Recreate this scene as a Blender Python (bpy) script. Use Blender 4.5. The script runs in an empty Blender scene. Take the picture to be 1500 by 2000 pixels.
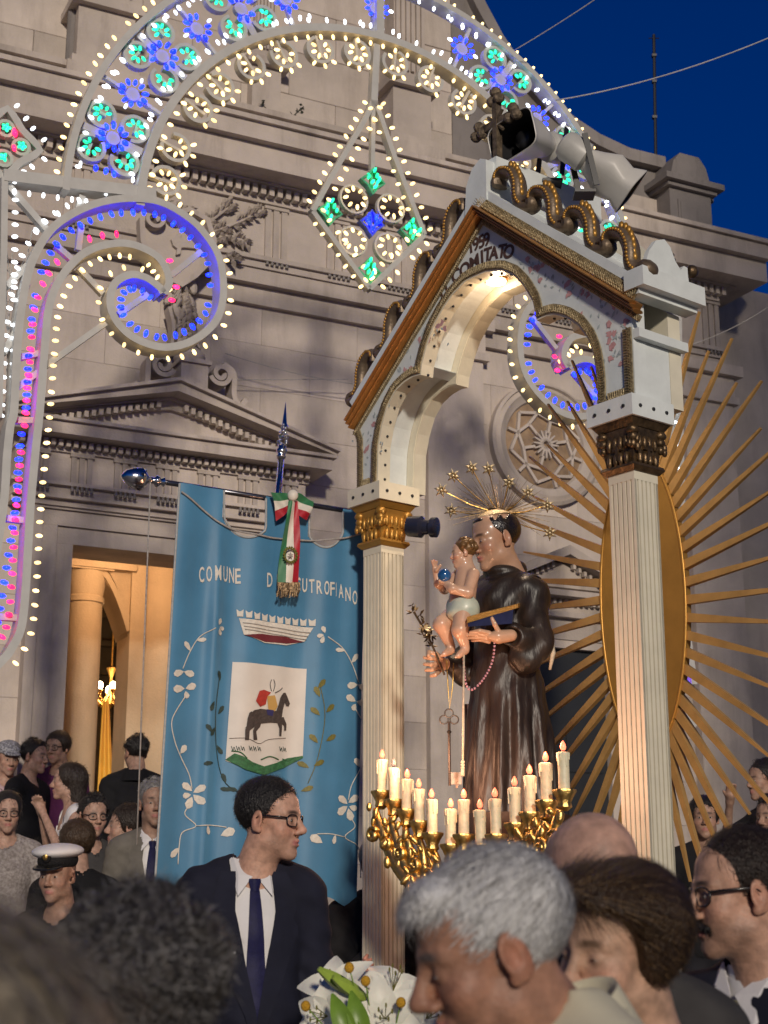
import bpy, bmesh, math, random
import numpy as np
from mathutils import Vector, Matrix
random.seed(7); np.random.seed(7)
SC = bpy.context.scene
COL = SC.collection
# ---------------------------------------------------------------- camera
FPX, HOR, CZ = 3000.0, 1790.0, 1.60
TILT = math.atan((HOR - 1000) / FPX); ST, CT = math.sin(TILT), math.cos(TILT)
cam = bpy.data.cameras.new('camera'); camo = bpy.data.objects.new('camera', cam); COL.objects.link(camo)
camo.location = (0, 0, CZ); camo.rotation_euler = (math.pi / 2 + TILT, 0, 0)
cam.sensor_fit = 'VERTICAL'; cam.sensor_height = 36; cam.lens = FPX / 2000 * 36
cam.clip_start = 0.05; cam.clip_end = 2000
cam.dof.use_dof = True; cam.dof.focus_distance = 6.6; cam.dof.aperture_fstop = 6.5
SC.camera = camo
# ---------------------------------------------------------------- world, sun, exposure
W = bpy.data.worlds.new('World'); SC.world = W; W.use_nodes = True
SUN_DIR = Vector((-0.14, 0.95, -0.26)).normalized()          # the way the light travels
nt = W.node_tree; bg = nt.nodes['Background']
sky = nt.nodes.new('ShaderNodeTexSky'); sky.sky_type = 'NISHITA'; sky.sun_disc = False
sky.sun_elevation = math.radians(2.0); sky.sun_rotation = math.radians(172); sky.altitude = 50
sky.air_density = 1.0; sky.dust_density = 0.3; sky.ozone_density = 8.0
nt.links.new(sky.outputs[0], bg.inputs[0]); bg.inputs[1].default_value = 0.14
sl = bpy.data.lights.new('sun', 'SUN'); sl.energy = 2.35; sl.angle = math.radians(4.0); sl.color = (1.0, 0.88, 0.73)
so = bpy.data.objects.new('sun', sl); COL.objects.link(so); so.location = (12, -8, 14)
so.rotation_euler = SUN_DIR.to_track_quat('-Z', 'Y').to_euler()
SC.view_settings.view_transform = 'Standard'; SC.view_settings.look = 'None'
SC.view_settings.exposure = 0.0; SC.view_settings.gamma = 1.0; SC.view_settings.use_curve_mapping = False
SC.render.engine = 'CYCLES'
SC.cycles.use_denoising = True
SC.cycles.max_bounces = 6; SC.cycles.diffuse_bounces = 3; SC.cycles.glossy_bounces = 3
SC.cycles.sample_clamp_indirect = 4.0; SC.cycles.use_light_tree = True

# ================================================================ helpers
def ray(px, py):
    u = (px - 750) / FPX; v = (1000 - py) / FPX
    return Vector((u, CT - ST * v, ST + CT * v))
def at(px, py, Y):
    """world point on the sight line of a photograph pixel at forward distance Y"""
    r = ray(px, py); k = Y / r.y
    return Vector((k * r.x, Y, CZ + k * r.z))
class Fr:
    """upright plane: s along it, z up, o out towards the viewer"""
    def __init__(f, x, y, ex):
        f.p = Vector((x, y, 0)); f.e = Vector((ex[0], ex[1], 0)).normalized(); f.n = Vector((f.e.y, -f.e.x, 0))
    def P(f, s, z, o=0.0): return f.p + f.e * s + f.n * o + Vector((0, 0, z))
    def px(f, px, py, o=0.0):
        r = ray(px, py); k = (f.p + f.n * o).dot(f.n) / r.dot(f.n)
        q = r * k; return (q - f.p).dot(f.e), CZ + q.z
    def pxs(f, pts, o=0.0): return [f.px(a, b, o) for a, b in pts]
    def M(f, s, z, o=0.0, rot=0.0):
        m = Matrix(((f.e.x, -f.n.x, 0, 0), (f.e.y, -f.n.y, 0, 0), (0, 0, 1, 0), (0, 0, 0, 1)))  # x=s y=into wall z=up
        return Matrix.Translation(f.P(s, z, o)) @ m @ Matrix.Rotation(-rot, 4, 'Y')
WM = {}
def wm(o): return WM.get(o.name, Matrix.Identity(4))
def tag(o, label, cat=None, group=None, kind=None):
    if label: o['label'] = label
    if cat: o['category'] = cat
    if group: o['group'] = group
    if kind: o['kind'] = kind
    return o
def thing(name, loc, label, cat, group=None):
    o = bpy.data.objects.new(name, None); COL.objects.link(o); o.location = loc; o.empty_display_size = .1
    WM[o.name] = Matrix.Translation(Vector(loc)); return tag(o, label, cat, group)
def inst(name, me, parent, M):
    o = bpy.data.objects.new(name, me); COL.objects.link(o); o.matrix_basis = M; WM[o.name] = M.copy()
    if parent: o.parent = parent; o.matrix_parent_inverse = wm(parent).inverted()
    return o
class MB:
    def __init__(b): b.v = []; b.f = []; b.mi = []; b.cur = 0
    def add(b, vs, fs):
        n = len(b.v); b.v += [tuple(x) for x in vs]
        for f in fs: b.f.append(tuple(i + n for i in f)); b.mi.append(b.cur)
    def hexa(b, p): b.add(p, [(0, 3, 2, 1), (4, 5, 6, 7), (0, 1, 5, 4), (1, 2, 6, 5), (2, 3, 7, 6), (3, 0, 4, 7)])
    def fbox(b, fr, s0, s1, z0, z1, o0, o1):
        P = fr.P; b.hexa([P(s0, z0, o1), P(s1, z0, o1), P(s1, z0, o0), P(s0, z0, o0), P(s0, z1, o1), P(s1, z1, o1), P(s1, z1, o0), P(s0, z1, o0)])
    def box(b, c, sz, M=None):
        x, y, z = [k / 2 for k in sz]; c = Vector(c)
        p = [Vector(q) for q in ((-x, -y, -z), (x, -y, -z), (x, y, -z), (-x, y, -z), (-x, -y, z), (x, -y, z), (x, y, z), (-x, y, z))]
        b.hexa([(M @ q if M else q) + c for q in p])
    def prism(b, fr, pts, o0, o1):
        n = len(pts); a = sum(pts[i][0] * pts[(i + 1) % n][1] - pts[(i + 1) % n][0] * pts[i][1] for i in range(n))
        if a < 0: pts = pts[::-1]
        vs = [fr.P(s, z, o1) for s, z in pts] + [fr.P(s, z, o0) for s, z in pts]
        fs = [tuple(range(n)), tuple(range(2 * n - 1, n - 1, -1))] + [(i, n + i, n + (i + 1) % n, (i + 1) % n) for i in range(n)]
        b.add(vs, fs)
    def bar(b, fr, path, w, o0, o1, closed=False):
        """flat bar of width w following a path in the plane"""
        n = len(path); L = []; R = []
        for i in range(n):
            a = path[i - 1] if (closed or i) else path[i]; c = path[(i + 1) % n] if (closed or i < n - 1) else path[i]
            dx, dz = c[0] - a[0], c[1] - a[1]; l = math.hypot(dx, dz) or 1
            ww = w[i] if isinstance(w, (list, tuple)) else w
            nx, nz = -dz / l * ww / 2, dx / l * ww / 2
            L.append((path[i][0] + nx, path[i][1] + nz)); R.append((path[i][0] - nx, path[i][1] - nz))
        vs = []
        for i in range(n): vs += [fr.P(*L[i], o1), fr.P(*R[i], o1), fr.P(*R[i], o0), fr.P(*L[i], o0)]
        fs = []
        for i in range(n if closed else n - 1):
            j = (i + 1) % n
            for k in range(4): fs.append((4 * i + k, 4 * i + (k + 1) % 4, 4 * j + (k + 1) % 4, 4 * j + k))
        if not closed: fs += [(3, 2, 1, 0), (4 * n - 4, 4 * n - 3, 4 * n - 2, 4 * n - 1)]
        b.add(vs, fs)
    def tube(b, pts, r, seg=6, closed=False, flat=1.0):
        pts = [Vector(p) for p in pts]; n = len(pts); vs = []; up = None
        for i, p in enumerate(pts):
            a = pts[i - 1] if (closed or i) else p; c = pts[(i + 1) % n] if (closed or i < n - 1) else p
            t = (c - a); t = t.normalized() if t.length > 1e-9 else Vector((0, 0, 1))
            if up is None: up = t.orthogonal().normalized()
            up = (up - t * up.dot(t)); up = up.normalized() if up.length > 1e-6 else t.orthogonal().normalized()
            bi = t.cross(up); rr = r[i] if hasattr(r, '__len__') else r
            for k in range(seg):
                an = 2 * math.pi * k / seg; vs.append(p + (up * math.cos(an) + bi * math.sin(an) * flat) * rr)
        fs = []
        for i in range(n if closed else n - 1):
            j = (i + 1) % n
            for k in range(seg): fs.append((i * seg + k, i * seg + (k + 1) % seg, j * seg + (k + 1) % seg, j * seg + k))
        if not closed: fs += [tuple(range(seg - 1, -1, -1)), tuple(range((n - 1) * seg, n * seg))]
        b.add(vs, fs)
    def lathe(b, M, prof, seg=16, mod=None):
        vs = []; n = len(prof)
        for r, z in prof:
            for k in range(seg):
                a = 2 * math.pi * k / seg; rr = r * (mod(a, z) if mod else 1); vs.append(M @ Vector((rr * math.cos(a), rr * math.sin(a), z)))
        fs = [(i * seg + k, i * seg + (k + 1) % seg, (i + 1) * seg + (k + 1) % seg, (i + 1) * seg + k) for i in range(n - 1) for k in range(seg)]
        fs += [tuple(range(seg - 1, -1, -1)), tuple(range((n - 1) * seg, n * seg))]
        b.add(vs, fs)
    def ball(b, c, r, seg=10, rings=6, M=None):
        r = r if hasattr(r, '__len__') else (r, r, r); c = Vector(c); vs = []
        for i in range(1, rings):
            th = math.pi * i / rings
            for k in range(seg):
                a = 2 * math.pi * k / seg; q = Vector((r[0] * math.sin(th) * math.cos(a), r[1] * math.sin(th) * math.sin(a), -r[2] * math.cos(th)))
                vs.append((M @ q if M else q) + c)
        t = Vector((0, 0, r[2])); vs += [(M @ -t if M else -t) + c, (M @ t if M else t) + c]; n = len(vs)
        fs = [(i * seg + k, i * seg + (k + 1) % seg, (i + 1) * seg + (k + 1) % seg, (i + 1) * seg + k) for i in range(rings - 2) for k in range(seg)]
        fs += [(n - 2, (k + 1) % seg, k) for k in range(seg)] + [((rings - 2) * seg + k, (rings - 2) * seg + (k + 1) % seg, n - 1) for k in range(seg)]
        b.add(vs, fs)
    def grid(b, rows, closed=False):
        nr, nc = len(rows), len(rows[0]); vs = [p for r in rows for p in r]; fs = []
        for i in range(nr - 1):
            for j in range(nc if closed else nc - 1): fs.append((i * nc + j, i * nc + (j + 1) % nc, (i + 1) * nc + (j + 1) % nc, (i + 1) * nc + j))
        b.add(vs, fs)
    def mesh(b, name, mats, smooth=False, origin=None):
        o = Vector(origin) if origin is not None else Vector((0, 0, 0))
        me = bpy.data.meshes.new(name); me.from_pydata([(x - o.x, y - o.y, z - o.z) for x, y, z in b.v], [], b.f)
        mats = mats if isinstance(mats, (list, tuple)) else [mats]
        for m in mats: me.materials.append(m)
        if len(mats) > 1: me.polygons.foreach_set('material_index', b.mi)
        if smooth:
            me.polygons.foreach_set('use_smooth', [True] * len(me.polygons))
            if smooth is not True: sharp(me, smooth)
        me.update(); return me
    def build(b, name, mats, parent=None, smooth=False, kind=None):
        V = np.array(b.v, dtype=float); o = Vector(((V[:, 0].min() + V[:, 0].max()) / 2, (V[:, 1].min() + V[:, 1].max()) / 2, V[:, 2].min()))
        ob = inst(name, b.mesh(name, mats, smooth, o), parent, Matrix.Translation(o))
        if kind: ob['kind'] = kind
        return ob
def sharp(me, deg):
    bm = bmesh.new(); bm.from_mesh(me); bm.normal_update()
    for e in bm.edges:
        if len(e.link_faces) == 2 and e.calc_face_angle(0) > math.radians(deg): e.smooth = False
    bm.to_mesh(me); bm.free()
def arr(base, mod_name, **kw): pass
def lerp(a, b, t): return a + (b - a) * t
def circ(c, r, n=32, a0=0.0, a1=360.0):
    k = n if abs(a1 - a0) >= 360 else n + 1
    return [(c[0] + r * math.cos(math.radians(a0 + (a1 - a0) * i / n)), c[1] + r * math.sin(math.radians(a0 + (a1 - a0) * i / n))) for i in range(k)]
def smoothpath(pts, n=8, closed=False):
    """Catmull-Rom through the points"""
    P = [np.array(p, float) for p in pts]; out = []; m = len(P)
    for i in range(m if closed else m - 1):
        p0 = P[i - 1] if (closed or i) else 2 * P[0] - P[1]; p1 = P[i]; p2 = P[(i + 1) % m]
        p3 = P[(i + 2) % m] if (closed or i < m - 2) else 2 * P[-1] - P[-2]
        for k in range(n):
            t = k / n; out.append(tuple(.5 * (2 * p1 + (p2 - p0) * t + (2 * p0 - 5 * p1 + 4 * p2 - p3) * t * t + (3 * p1 - p0 - 3 * p2 + p3) * t ** 3)))
    if not closed: out.append(tuple(P[-1]))
    return out
def resample(path, d, off=0.0):
    """points every d along the path, shifted sideways by off; returns (point, tangent)"""
    out = []; acc = d / 2
    for a, c in zip(path[:-1], path[1:]):
        dx, dz = c[0] - a[0], c[1] - a[1]; l = math.hypot(dx, dz)
        while l > 1e-9 and acc <= l:
            t = acc / l; tx, tz = dx / l, dz / l
            out.append(((a[0] + dx * t - tz * off, a[1] + dz * t + tx * off), (tx, tz))); acc += d
        acc -= l
    return out
# ---------------------------------------------------------------- materials
def mat(name, col, rough=.6, metal=0.0, var=.12, scale=6.0, bump=0.0, bscale=60.0, col2=None, stretch=(1, 1, 1), lo=.35, hi=.65, spec=.5, coat=0.0, sheen=0.0, sss=0.0, trans=0.0):
    m = bpy.data.materials.new(name); m.use_nodes = True; N = m.node_tree.nodes; L = m.node_tree.links; p = N['Principled BSDF']
    tc = N.new('ShaderNodeTexCoord'); mp = N.new('ShaderNodeMapping'); mp.inputs['Scale'].default_value = stretch
    L.new(tc.outputs['Object'], mp.inputs[0])
    no = N.new('ShaderNodeTexNoise'); no.inputs['Scale'].default_value = scale; no.inputs['Detail'].default_value = 6; no.inputs['Roughness'].default_value = .6
    L.new(mp.outputs[0], no.inputs[0])
    rp = N.new('ShaderNodeValToRGB'); e = rp.color_ramp.elements; e[0].position = lo; e[1].position = hi
    c1 = [max(0, c * (1 - var)) for c in col]; c2 = list(col2) if col2 else [min(1, c * (1 + var)) for c in col]
    e[0].color = (*c1, 1); e[1].color = (*c2, 1)
    L.new(no.outputs[0], rp.inputs[0]); L.new(rp.outputs[0], p.inputs['Base Color'])
    p.inputs['Roughness'].default_value = rough; p.inputs['Metallic'].default_value = metal; p.inputs['Specular IOR Level'].default_value = spec
    p.inputs['Coat Weight'].default_value = coat; p.inputs['Sheen Weight'].default_value = sheen
    if trans: p.inputs['Transmission Weight'].default_value = trans
    if sss: p.inputs['Subsurface Weight'].default_value = sss; p.inputs['Subsurface Radius'].default_value = (.012, .005, .003); p.inputs['Subsurface Scale'].default_value = 1.0
    if bump:
        n2 = N.new('ShaderNodeTexNoise'); n2.inputs['Scale'].default_value = bscale; n2.inputs['Detail'].default_value = 4
        L.new(mp.outputs[0], n2.inputs[0]); bu = N.new('ShaderNodeBump'); bu.inputs['Strength'].default_value = bump; bu.inputs['Distance'].default_value = .01
        L.new(n2.outputs[0], bu.inputs['Height']); L.new(bu.outputs[0], p.inputs['Normal'])
    return m
def emit(name, col, s):
    m = bpy.data.materials.new(name); m.use_nodes = True; p = m.node_tree.nodes['Principled BSDF']
    p.inputs['Base Color'].default_value = (*[min(1, c) for c in col], 1); p.inputs['Emission Color'].default_value = (*col, 1); p.inputs['Emission Strength'].default_value = s
    p.inputs['Roughness'].default_value = .3
    N = m.node_tree.nodes; L = m.node_tree.links; oi = N.new('ShaderNodeObjectInfo'); rr = N.new('ShaderNodeMapRange'); rr.inputs[3].default_value = .6 * s; rr.inputs[4].default_value = 1.35 * s; L.new(oi.outputs['Random'], rr.inputs[0]); L.new(rr.outputs[0], p.inputs['Emission Strength'])
    return m
def stone(name, col, dirt=(.10, .085, .07), amt=.5):
    """weathered limestone: blotches, dark rain streaks and soot"""
    m = mat(name, col, .85, 0, .14, 1.6, .35, 55); N = m.node_tree.nodes; L = m.node_tree.links; p = N['Principled BSDF']
    src = p.inputs['Base Color'].links[0].from_socket
    g = N.new('ShaderNodeNewGeometry'); mp = N.new('ShaderNodeMapping'); mp.inputs['Scale'].default_value = (3.2, 3.2, .55)
    L.new(g.outputs['Position'], mp.inputs[0])
    n1 = N.new('ShaderNodeTexNoise'); n1.inputs['Scale'].default_value = 1.3; n1.inputs['Detail'].default_value = 8; n1.inputs['Roughness'].default_value = .7; L.new(mp.outputs[0], n1.inputs[0])
    r = N.new('ShaderNodeValToRGB'); r.color_ramp.elements[0].position = .50; r.color_ramp.elements[1].position = .78; L.new(n1.outputs[0], r.inputs[0])
    mu = N.new('ShaderNodeMath'); mu.operation = 'MULTIPLY'; mu.inputs[1].default_value = amt; L.new(r.outputs[0], mu.inputs[0])
    mx = N.new('ShaderNodeMix'); mx.data_type = 'RGBA'; L.new(mu.outputs[0], mx.inputs[0]); L.new(src, mx.inputs[6]); mx.inputs[7].default_value = (*dirt, 1)
    oi = N.new('ShaderNodeObjectInfo'); rr = N.new('ShaderNodeMapRange'); rr.inputs[3].default_value = .88; rr.inputs[4].default_value = 1.07; L.new(oi.outputs['Random'], rr.inputs[0]); vs = N.new('ShaderNodeVectorMath'); vs.operation = 'SCALE'; L.new(mx.outputs[2], vs.inputs[0]); L.new(rr.outputs[0], vs.inputs['Scale'])
    L.new(vs.outputs[0], p.inputs['Base Color']); return m
M_STONE = stone('limestone', (.54, .465, .40), (.20, .16, .13), .42)
M_STONE2 = stone('limestone_carved', (.50, .43, .37), (.16, .125, .10), .55)
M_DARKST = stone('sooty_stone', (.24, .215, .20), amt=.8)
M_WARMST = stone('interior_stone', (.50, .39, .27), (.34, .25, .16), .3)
M_GOLD = mat('gilt', (.86, .56, .18), .38, 1.0, .18, 30, .25, 90)
M_GOLDP = mat('gold_paint', (.47, .25, .05), .42, .55, .12, 5, .12, 40, spec=.6)
M_OLDGOLD = mat('dull_bronze_gilt', (.15, .098, .052), .40, .75, .4, 22, .4, 60)
M_COPPER = mat('copper_gold_paint', (.52, .25, .075), .34, .7, .12, 12, .12, 70)
M_IVORY = mat('ivory_paint', (.72, .67, .53), .42, 0, .06, 9, .08, 60)
M_PALEBL = mat('pale_blue_paint', (.70, .74, .73), .5, 0, .07, 7, .08, 60)
M_WHITEP = mat('white_frame_paint', (.50, .49, .465), .5, 0, .06, 10)
M_BLACK = mat('black_metal', (.015, .015, .017), .45, 0, .2, 10)
M_SILVER = mat('polished_silver', (.72, .72, .74), .14, 1.0, .12, 25, .15, 60)
M_ROPE = mat('grey_cord', (.34, .32, .30), .8, 0, .2, 60)
# ================================================================ smooth solids (signed distance + surface nets)
def RZ(a): return Matrix.Rotation(a, 3, 'Z')
class SDF:
    def __init__(s): s.ops = []; s.lo = np.full(3, 1e9); s.hi = np.full(3, -1e9)
    def _bb(s, c, r): s.lo = np.minimum(s.lo, c - r); s.hi = np.maximum(s.hi, c + r)
    def cap(s, a, b, ra, rb=None, k=.02, sub=False):
        rb = ra if rb is None else rb; a = np.array(a, float); b = np.array(b, float)
        if not sub: s._bb(a, ra); s._bb(b, rb)
        s.ops.append(('c', a, b, ra, rb, k, sub)); return s
    def ell(s, c, r, k=.02, R=None, sub=False):
        c = np.array(c, float); r = np.array(r if hasattr(r, '__len__') else (r, r, r), float); R = np.array(R if R is not None else np.eye(3), float)
        if not sub: s._bb(c, r.max())
        s.ops.append(('e', c, r, R, k, sub)); return s
    def fn(s, f, mode='sub'): s.ops.append(('f', f, mode)); return s
    def eval(s, P):
        d = np.full(len(P), 1e3)
        for o in s.ops:
            if o[0] == 'f':
                v = o[1](P)
                d = np.maximum(d, -v) if o[2] == 'sub' else np.maximum(d, v) if o[2] == 'and' else d + v; continue
            if o[0] == 'c':
                _, a, b, ra, rb, k, sub = o; ba = b - a; L2 = ba @ ba + 1e-12; q = P - a; h = np.clip(q @ ba / L2, 0, 1)
                e = np.sqrt(((q - h[:, None] * ba) ** 2).sum(1)) - (ra + (rb - ra) * h)
            else:
                _, c, r, R, k, sub = o; q = (P - c) @ R; k0 = np.sqrt(((q / r) ** 2).sum(1)) + 1e-9; k1 = np.sqrt(((q / (r * r)) ** 2).sum(1)) + 1e-9; e = k0 * (k0 - 1) / k1
            if sub:
                h = np.clip(.5 - .5 * (e + d) / k, 0, 1); d = d * (1 - h) - e * h + k * h * (1 - h)
            else:
                h = np.clip(.5 + .5 * (d - e) / k, 0, 1); d = d * (1 - h) + e * h - k * h * (1 - h)
        return d
    def polys(s, h, lo=None, hi=None):
        lo = (s.lo - 3 * h) if lo is None else np.maximum(np.array(lo, float), s.lo - 3 * h); hi = (s.hi + 3 * h) if hi is None else np.minimum(np.array(hi, float), s.hi + 3 * h)
        n = np.maximum(4, np.ceil((hi - lo) / h).astype(int) + 1)
        # coarse pass picks the cells worth a fine look
        ax = [lo[i] + h * np.arange(n[i]) for i in range(3)]
        c = 4; nc = [int(math.ceil(n[i] / c)) for i in range(3)]
        cx = [lo[i] + h * (np.arange(nc[i]) * c + (c - 1) / 2) for i in range(3)]
        CG = np.stack(np.meshgrid(*cx, indexing='ij'), -1).reshape(-1, 3)
        near = (np.abs(s.eval(CG)) < h * (c + 2) * 1.35).reshape(nc)
        full = np.repeat(np.repeat(np.repeat(near, c, 0), c, 1), c, 2)[:n[0], :n[1], :n[2]]
        V = np.full(n, 1.0)
        sg = np.repeat(np.repeat(np.repeat((s.eval(CG) < 0).reshape(nc), c, 0), c, 1), c, 2)[:n[0], :n[1], :n[2]]; V[sg] = -1.0
        idx = np.argwhere(full); V[full] = s.eval(lo + idx * h)
        ins = V < 0; cnt = np.zeros(n - 1); acc = np.zeros((*(n - 1), 3))
        off = [(0, 0, 0), (1, 0, 0), (0, 1, 0), (1, 1, 0), (0, 0, 1), (1, 0, 1), (0, 1, 1), (1, 1, 1)]
        def sl(o, A): return A[o[0]:n[0] - 1 + o[0], o[1]:n[1] - 1 + o[1], o[2]:n[2] - 1 + o[2]]
        for i in range(8):
            for ax_ in range(3):
                if off[i][ax_]: continue
                a = off[i]; bo = list(a); bo[ax_] = 1; va, vb = sl(a, V), sl(bo, V); m = (va < 0) != (vb < 0)
                if not m.any(): continue
                w = np.nonzero(m); t = va[w] / (va[w] - vb[w]); p = np.tile(np.array(a, float), (len(t), 1)); p[:, ax_] += t
                acc[w] += p; cnt[w] += 1
        act = cnt > 0; ids = np.full(n - 1, -1); ids[act] = np.arange(act.sum()); cells = np.argwhere(act)
        verts = lo + h * (cells + acc[act] / cnt[act][:, None]); quads = []
        for ax_ in range(3):
            u, v = (ax_ + 1) % 3, (ax_ + 2) % 3; A0 = [slice(None)] * 3; A1 = [slice(None)] * 3; A0[ax_] = slice(0, n[ax_] - 1); A1[ax_] = slice(1, n[ax_])
            m = ins[tuple(A0)] != ins[tuple(A1)]; w = np.argwhere(m); w = w[(w[:, u] > 0) & (w[:, v] > 0) & (w[:, u] < n[u] - 1) & (w[:, v] < n[v] - 1)]
            if not len(w): continue
            fl = ins[tuple(A0)][tuple(w.T)]; q = []
            for du, dv in ((0, 0), (1, 0), (1, 1), (0, 1)):
                c_ = w.copy(); c_[:, u] -= du; c_[:, v] -= dv; q.append(ids[tuple(c_.T)])
            q = np.stack(q, 1); q[~fl] = q[~fl][:, ::-1]; quads.append(q[(q >= 0).all(1)])
        return verts, np.concatenate(quads) if quads else np.zeros((0, 4), int)
    def mesh(s, name, m, parent=None, h=.008, lo=None, hi=None, color=None, kind=None, relax=1):
        v, q = s.polys(h, lo, hi)
        for _ in range(relax):                                         # pull the net onto the true surface
            e = h * .5; g = np.stack([s.eval(v + np.eye(3)[i] * e) - s.eval(v - np.eye(3)[i] * e) for i in range(3)], 1) / (2 * e); d = s.eval(v)
            v = v - np.clip(d / np.maximum((g * g).sum(1), .2), -h, h)[:, None] * g
        return npmesh(name, v, q, m, parent, color)
def npmesh(name, v, q, m, parent=None, color=None, smooth=True):
    v = np.asarray(v, float); o = Vector(((v[:, 0].min() + v[:, 0].max()) / 2, (v[:, 1].min() + v[:, 1].max()) / 2, v[:, 2].min()))
    me = bpy.data.meshes.new(name); k = q.shape[1]; nq = len(q)
    me.vertices.add(len(v)); me.vertices.foreach_set('co', (v - np.array(o)).astype(np.float32).ravel())
    me.loops.add(nq * k); me.loops.foreach_set('vertex_index', q.astype(np.int32).ravel()); me.polygons.add(nq); me.polygons.foreach_set('loop_start', np.arange(0, nq * k, k, dtype=np.int32))
    if smooth: me.polygons.foreach_set('use_smooth', np.ones(nq, bool))
    me.update(calc_edges=True); me.validate()
    if color is not None:
        ca = me.color_attributes.new('tint', 'FLOAT_COLOR', 'POINT'); c = color(v) if callable(color) else color
        ca.data.foreach_set('color', np.concatenate([c, np.ones((len(c), 1))], 1).astype(np.float32).ravel())
    me.materials.append(m)
    return inst(name, me, parent, Matrix.Translation(o))
def tintmat(name, rough=.5, sss=0.0, bump=.1, bscale=300, var=.1, spec=.4, coat=0.0):
    """material whose colour is carried by the mesh"""
    m = bpy.data.materials.new(name); m.use_nodes = True; N = m.node_tree.nodes; L = m.node_tree.links; p = N['Principled BSDF']
    a = N.new('ShaderNodeAttribute'); a.attribute_name = 'tint'; tc = N.new('ShaderNodeTexCoord'); no = N.new('ShaderNodeTexNoise'); no.inputs['Scale'].default_value = 45; no.inputs['Detail'].default_value = 5; L.new(tc.outputs['Object'], no.inputs[0])
    mr = N.new('ShaderNodeMapRange'); mr.inputs[1].default_value = .3; mr.inputs[2].default_value = .7; mr.inputs[3].default_value = 1 - var; mr.inputs[4].default_value = 1 + var; L.new(no.outputs[0], mr.inputs[0])
    mx = N.new('ShaderNodeVectorMath'); mx.operation = 'SCALE'; L.new(a.outputs['Color'], mx.inputs[0]); L.new(mr.outputs[0], mx.inputs['Scale']); L.new(mx.outputs[0], p.inputs['Base Color'])
    p.inputs['Roughness'].default_value = rough; p.inputs['Specular IOR Level'].default_value = spec; p.inputs['Coat Weight'].default_value = coat
    if sss: p.inputs['Subsurface Weight'].default_value = sss; p.inputs['Subsurface Radius'].default_value = (.010, .004, .002); p.inputs['Subsurface Scale'].default_value = 1
    if bump:
        n2 = N.new('ShaderNodeTexNoise'); n2.inputs['Scale'].default_value = bscale; L.new(tc.outputs['Object'], n2.inputs[0]); bu = N.new('ShaderNodeBump'); bu.inputs['Strength'].default_value = bump; bu.inputs['Distance'].default_value = .002; L.new(n2.outputs[0], bu.inputs['Height']); L.new(bu.outputs[0], p.inputs['Normal'])
    return m
M_SKIN = tintmat('skin', .52, .10, .7, 150, .24)
M_SKINP = tintmat('painted_flesh', .28, 0, .04, 60, .06, .5, .3)
def headM(center, yaw, pitch=0.0, roll=0.0, scale=1.0):
    """yaw 0 faces away from the camera (+Y), 180 faces it, 90 faces left; pitch down positive"""
    return Matrix.Translation(Vector(center)) @ Matrix.Rotation(math.radians(yaw), 4, 'Z') @ Matrix.Rotation(math.radians(-pitch), 4, 'X') @ Matrix.Rotation(math.radians(roll), 4, 'Y') @ Matrix.Scale(scale, 4)
def add_head(S, M, nose=1.0, jaw=1.0, cheek=1.0, chin=1.0, neck=True, eyes=True, lips=1.0, ears=True, wide=1.0, child=False):
    sc = M.to_scale()[0]; R = np.array(M.to_3x3()) / sc; P = lambda *c: np.array(M @ Vector((c[0] * wide, c[1], c[2])))
    E = lambda c, r, k=.02, sub=False, rot=None: S.ell(P(*c), np.array(r) * sc, k * sc, R if rot is None else R @ np.array(rot), sub)
    C = lambda a, b, ra, rb=None, k=.015: S.cap(P(*a), P(*b), ra * sc, (ra if rb is None else rb) * sc, k * sc)
    E((0, -.018, .042), (.074 * wide, .096, .082)); E((0, .030, .048), (.060 * wide, .050, .055), .03); E((0, .036, -.020), (.057 * wide, .050, .070), .03)
    E((0, .028, -.066), (.052 * jaw, .050, .040 * jaw), .03); E((0, .070, -.098), (.021, .019 * chin, .017), .03)
    for s in (-1, 1):
        E((s * .046, .0, -.058), (.018 * jaw, .022, .024), .03); E((s * .039, .058, -.024), (.022 * cheek, .020 * cheek, .020), .025)
        C((s * .010, .083, .027), (s * .043, .068, .026), .0095, .009, .014)
        if eyes: E((s * .031, .097, .007), (.017, .016, .0105), .010, True); E((s * .031, .073, .005), (.0145, .0135, .0125), .005)
        E((s * .0125, .096, -.032), (.009 * nose, .010, .0075), .006)
        if ears:
            t = Matrix.Rotation(s * -.35, 3, 'Z') @ Matrix.Rotation(-.25, 3, 'X'); E((s * .078, -.012, .0), (.0085, .021, .034), .006, False, t); E((s * .0865, -.006, .004), (.006, .011, .018), .005, True, t); E((s * .076, -.004, -.026), (.007, .009, .010), .006)
    C((0, .084, .022), (0, .106 * (1 + .05 * (nose - 1)), -.020), .0075, .0105 * nose, .012); E((0, .109 + .006 * (nose - 1), -.025), (.0115 * nose, .0115 * nose, .0105), .008)
    C((-.020, .080, -.060), (0, .0905, -.056), .0055 * lips, .0065 * lips, .008); C((.020, .080, -.060), (0, .0905, -.056), .0055 * lips, .0065 * lips, .008); E((0, .0875, -.0685), (.0185, .008 * lips, .0065), .008)
    E((0, .100, -.0628), (.025, .012, .0016), .004, True)
    if neck: C((0, -.020, -.05), (0, -.048, -.17), .052, .060, .03)
    return S
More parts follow.
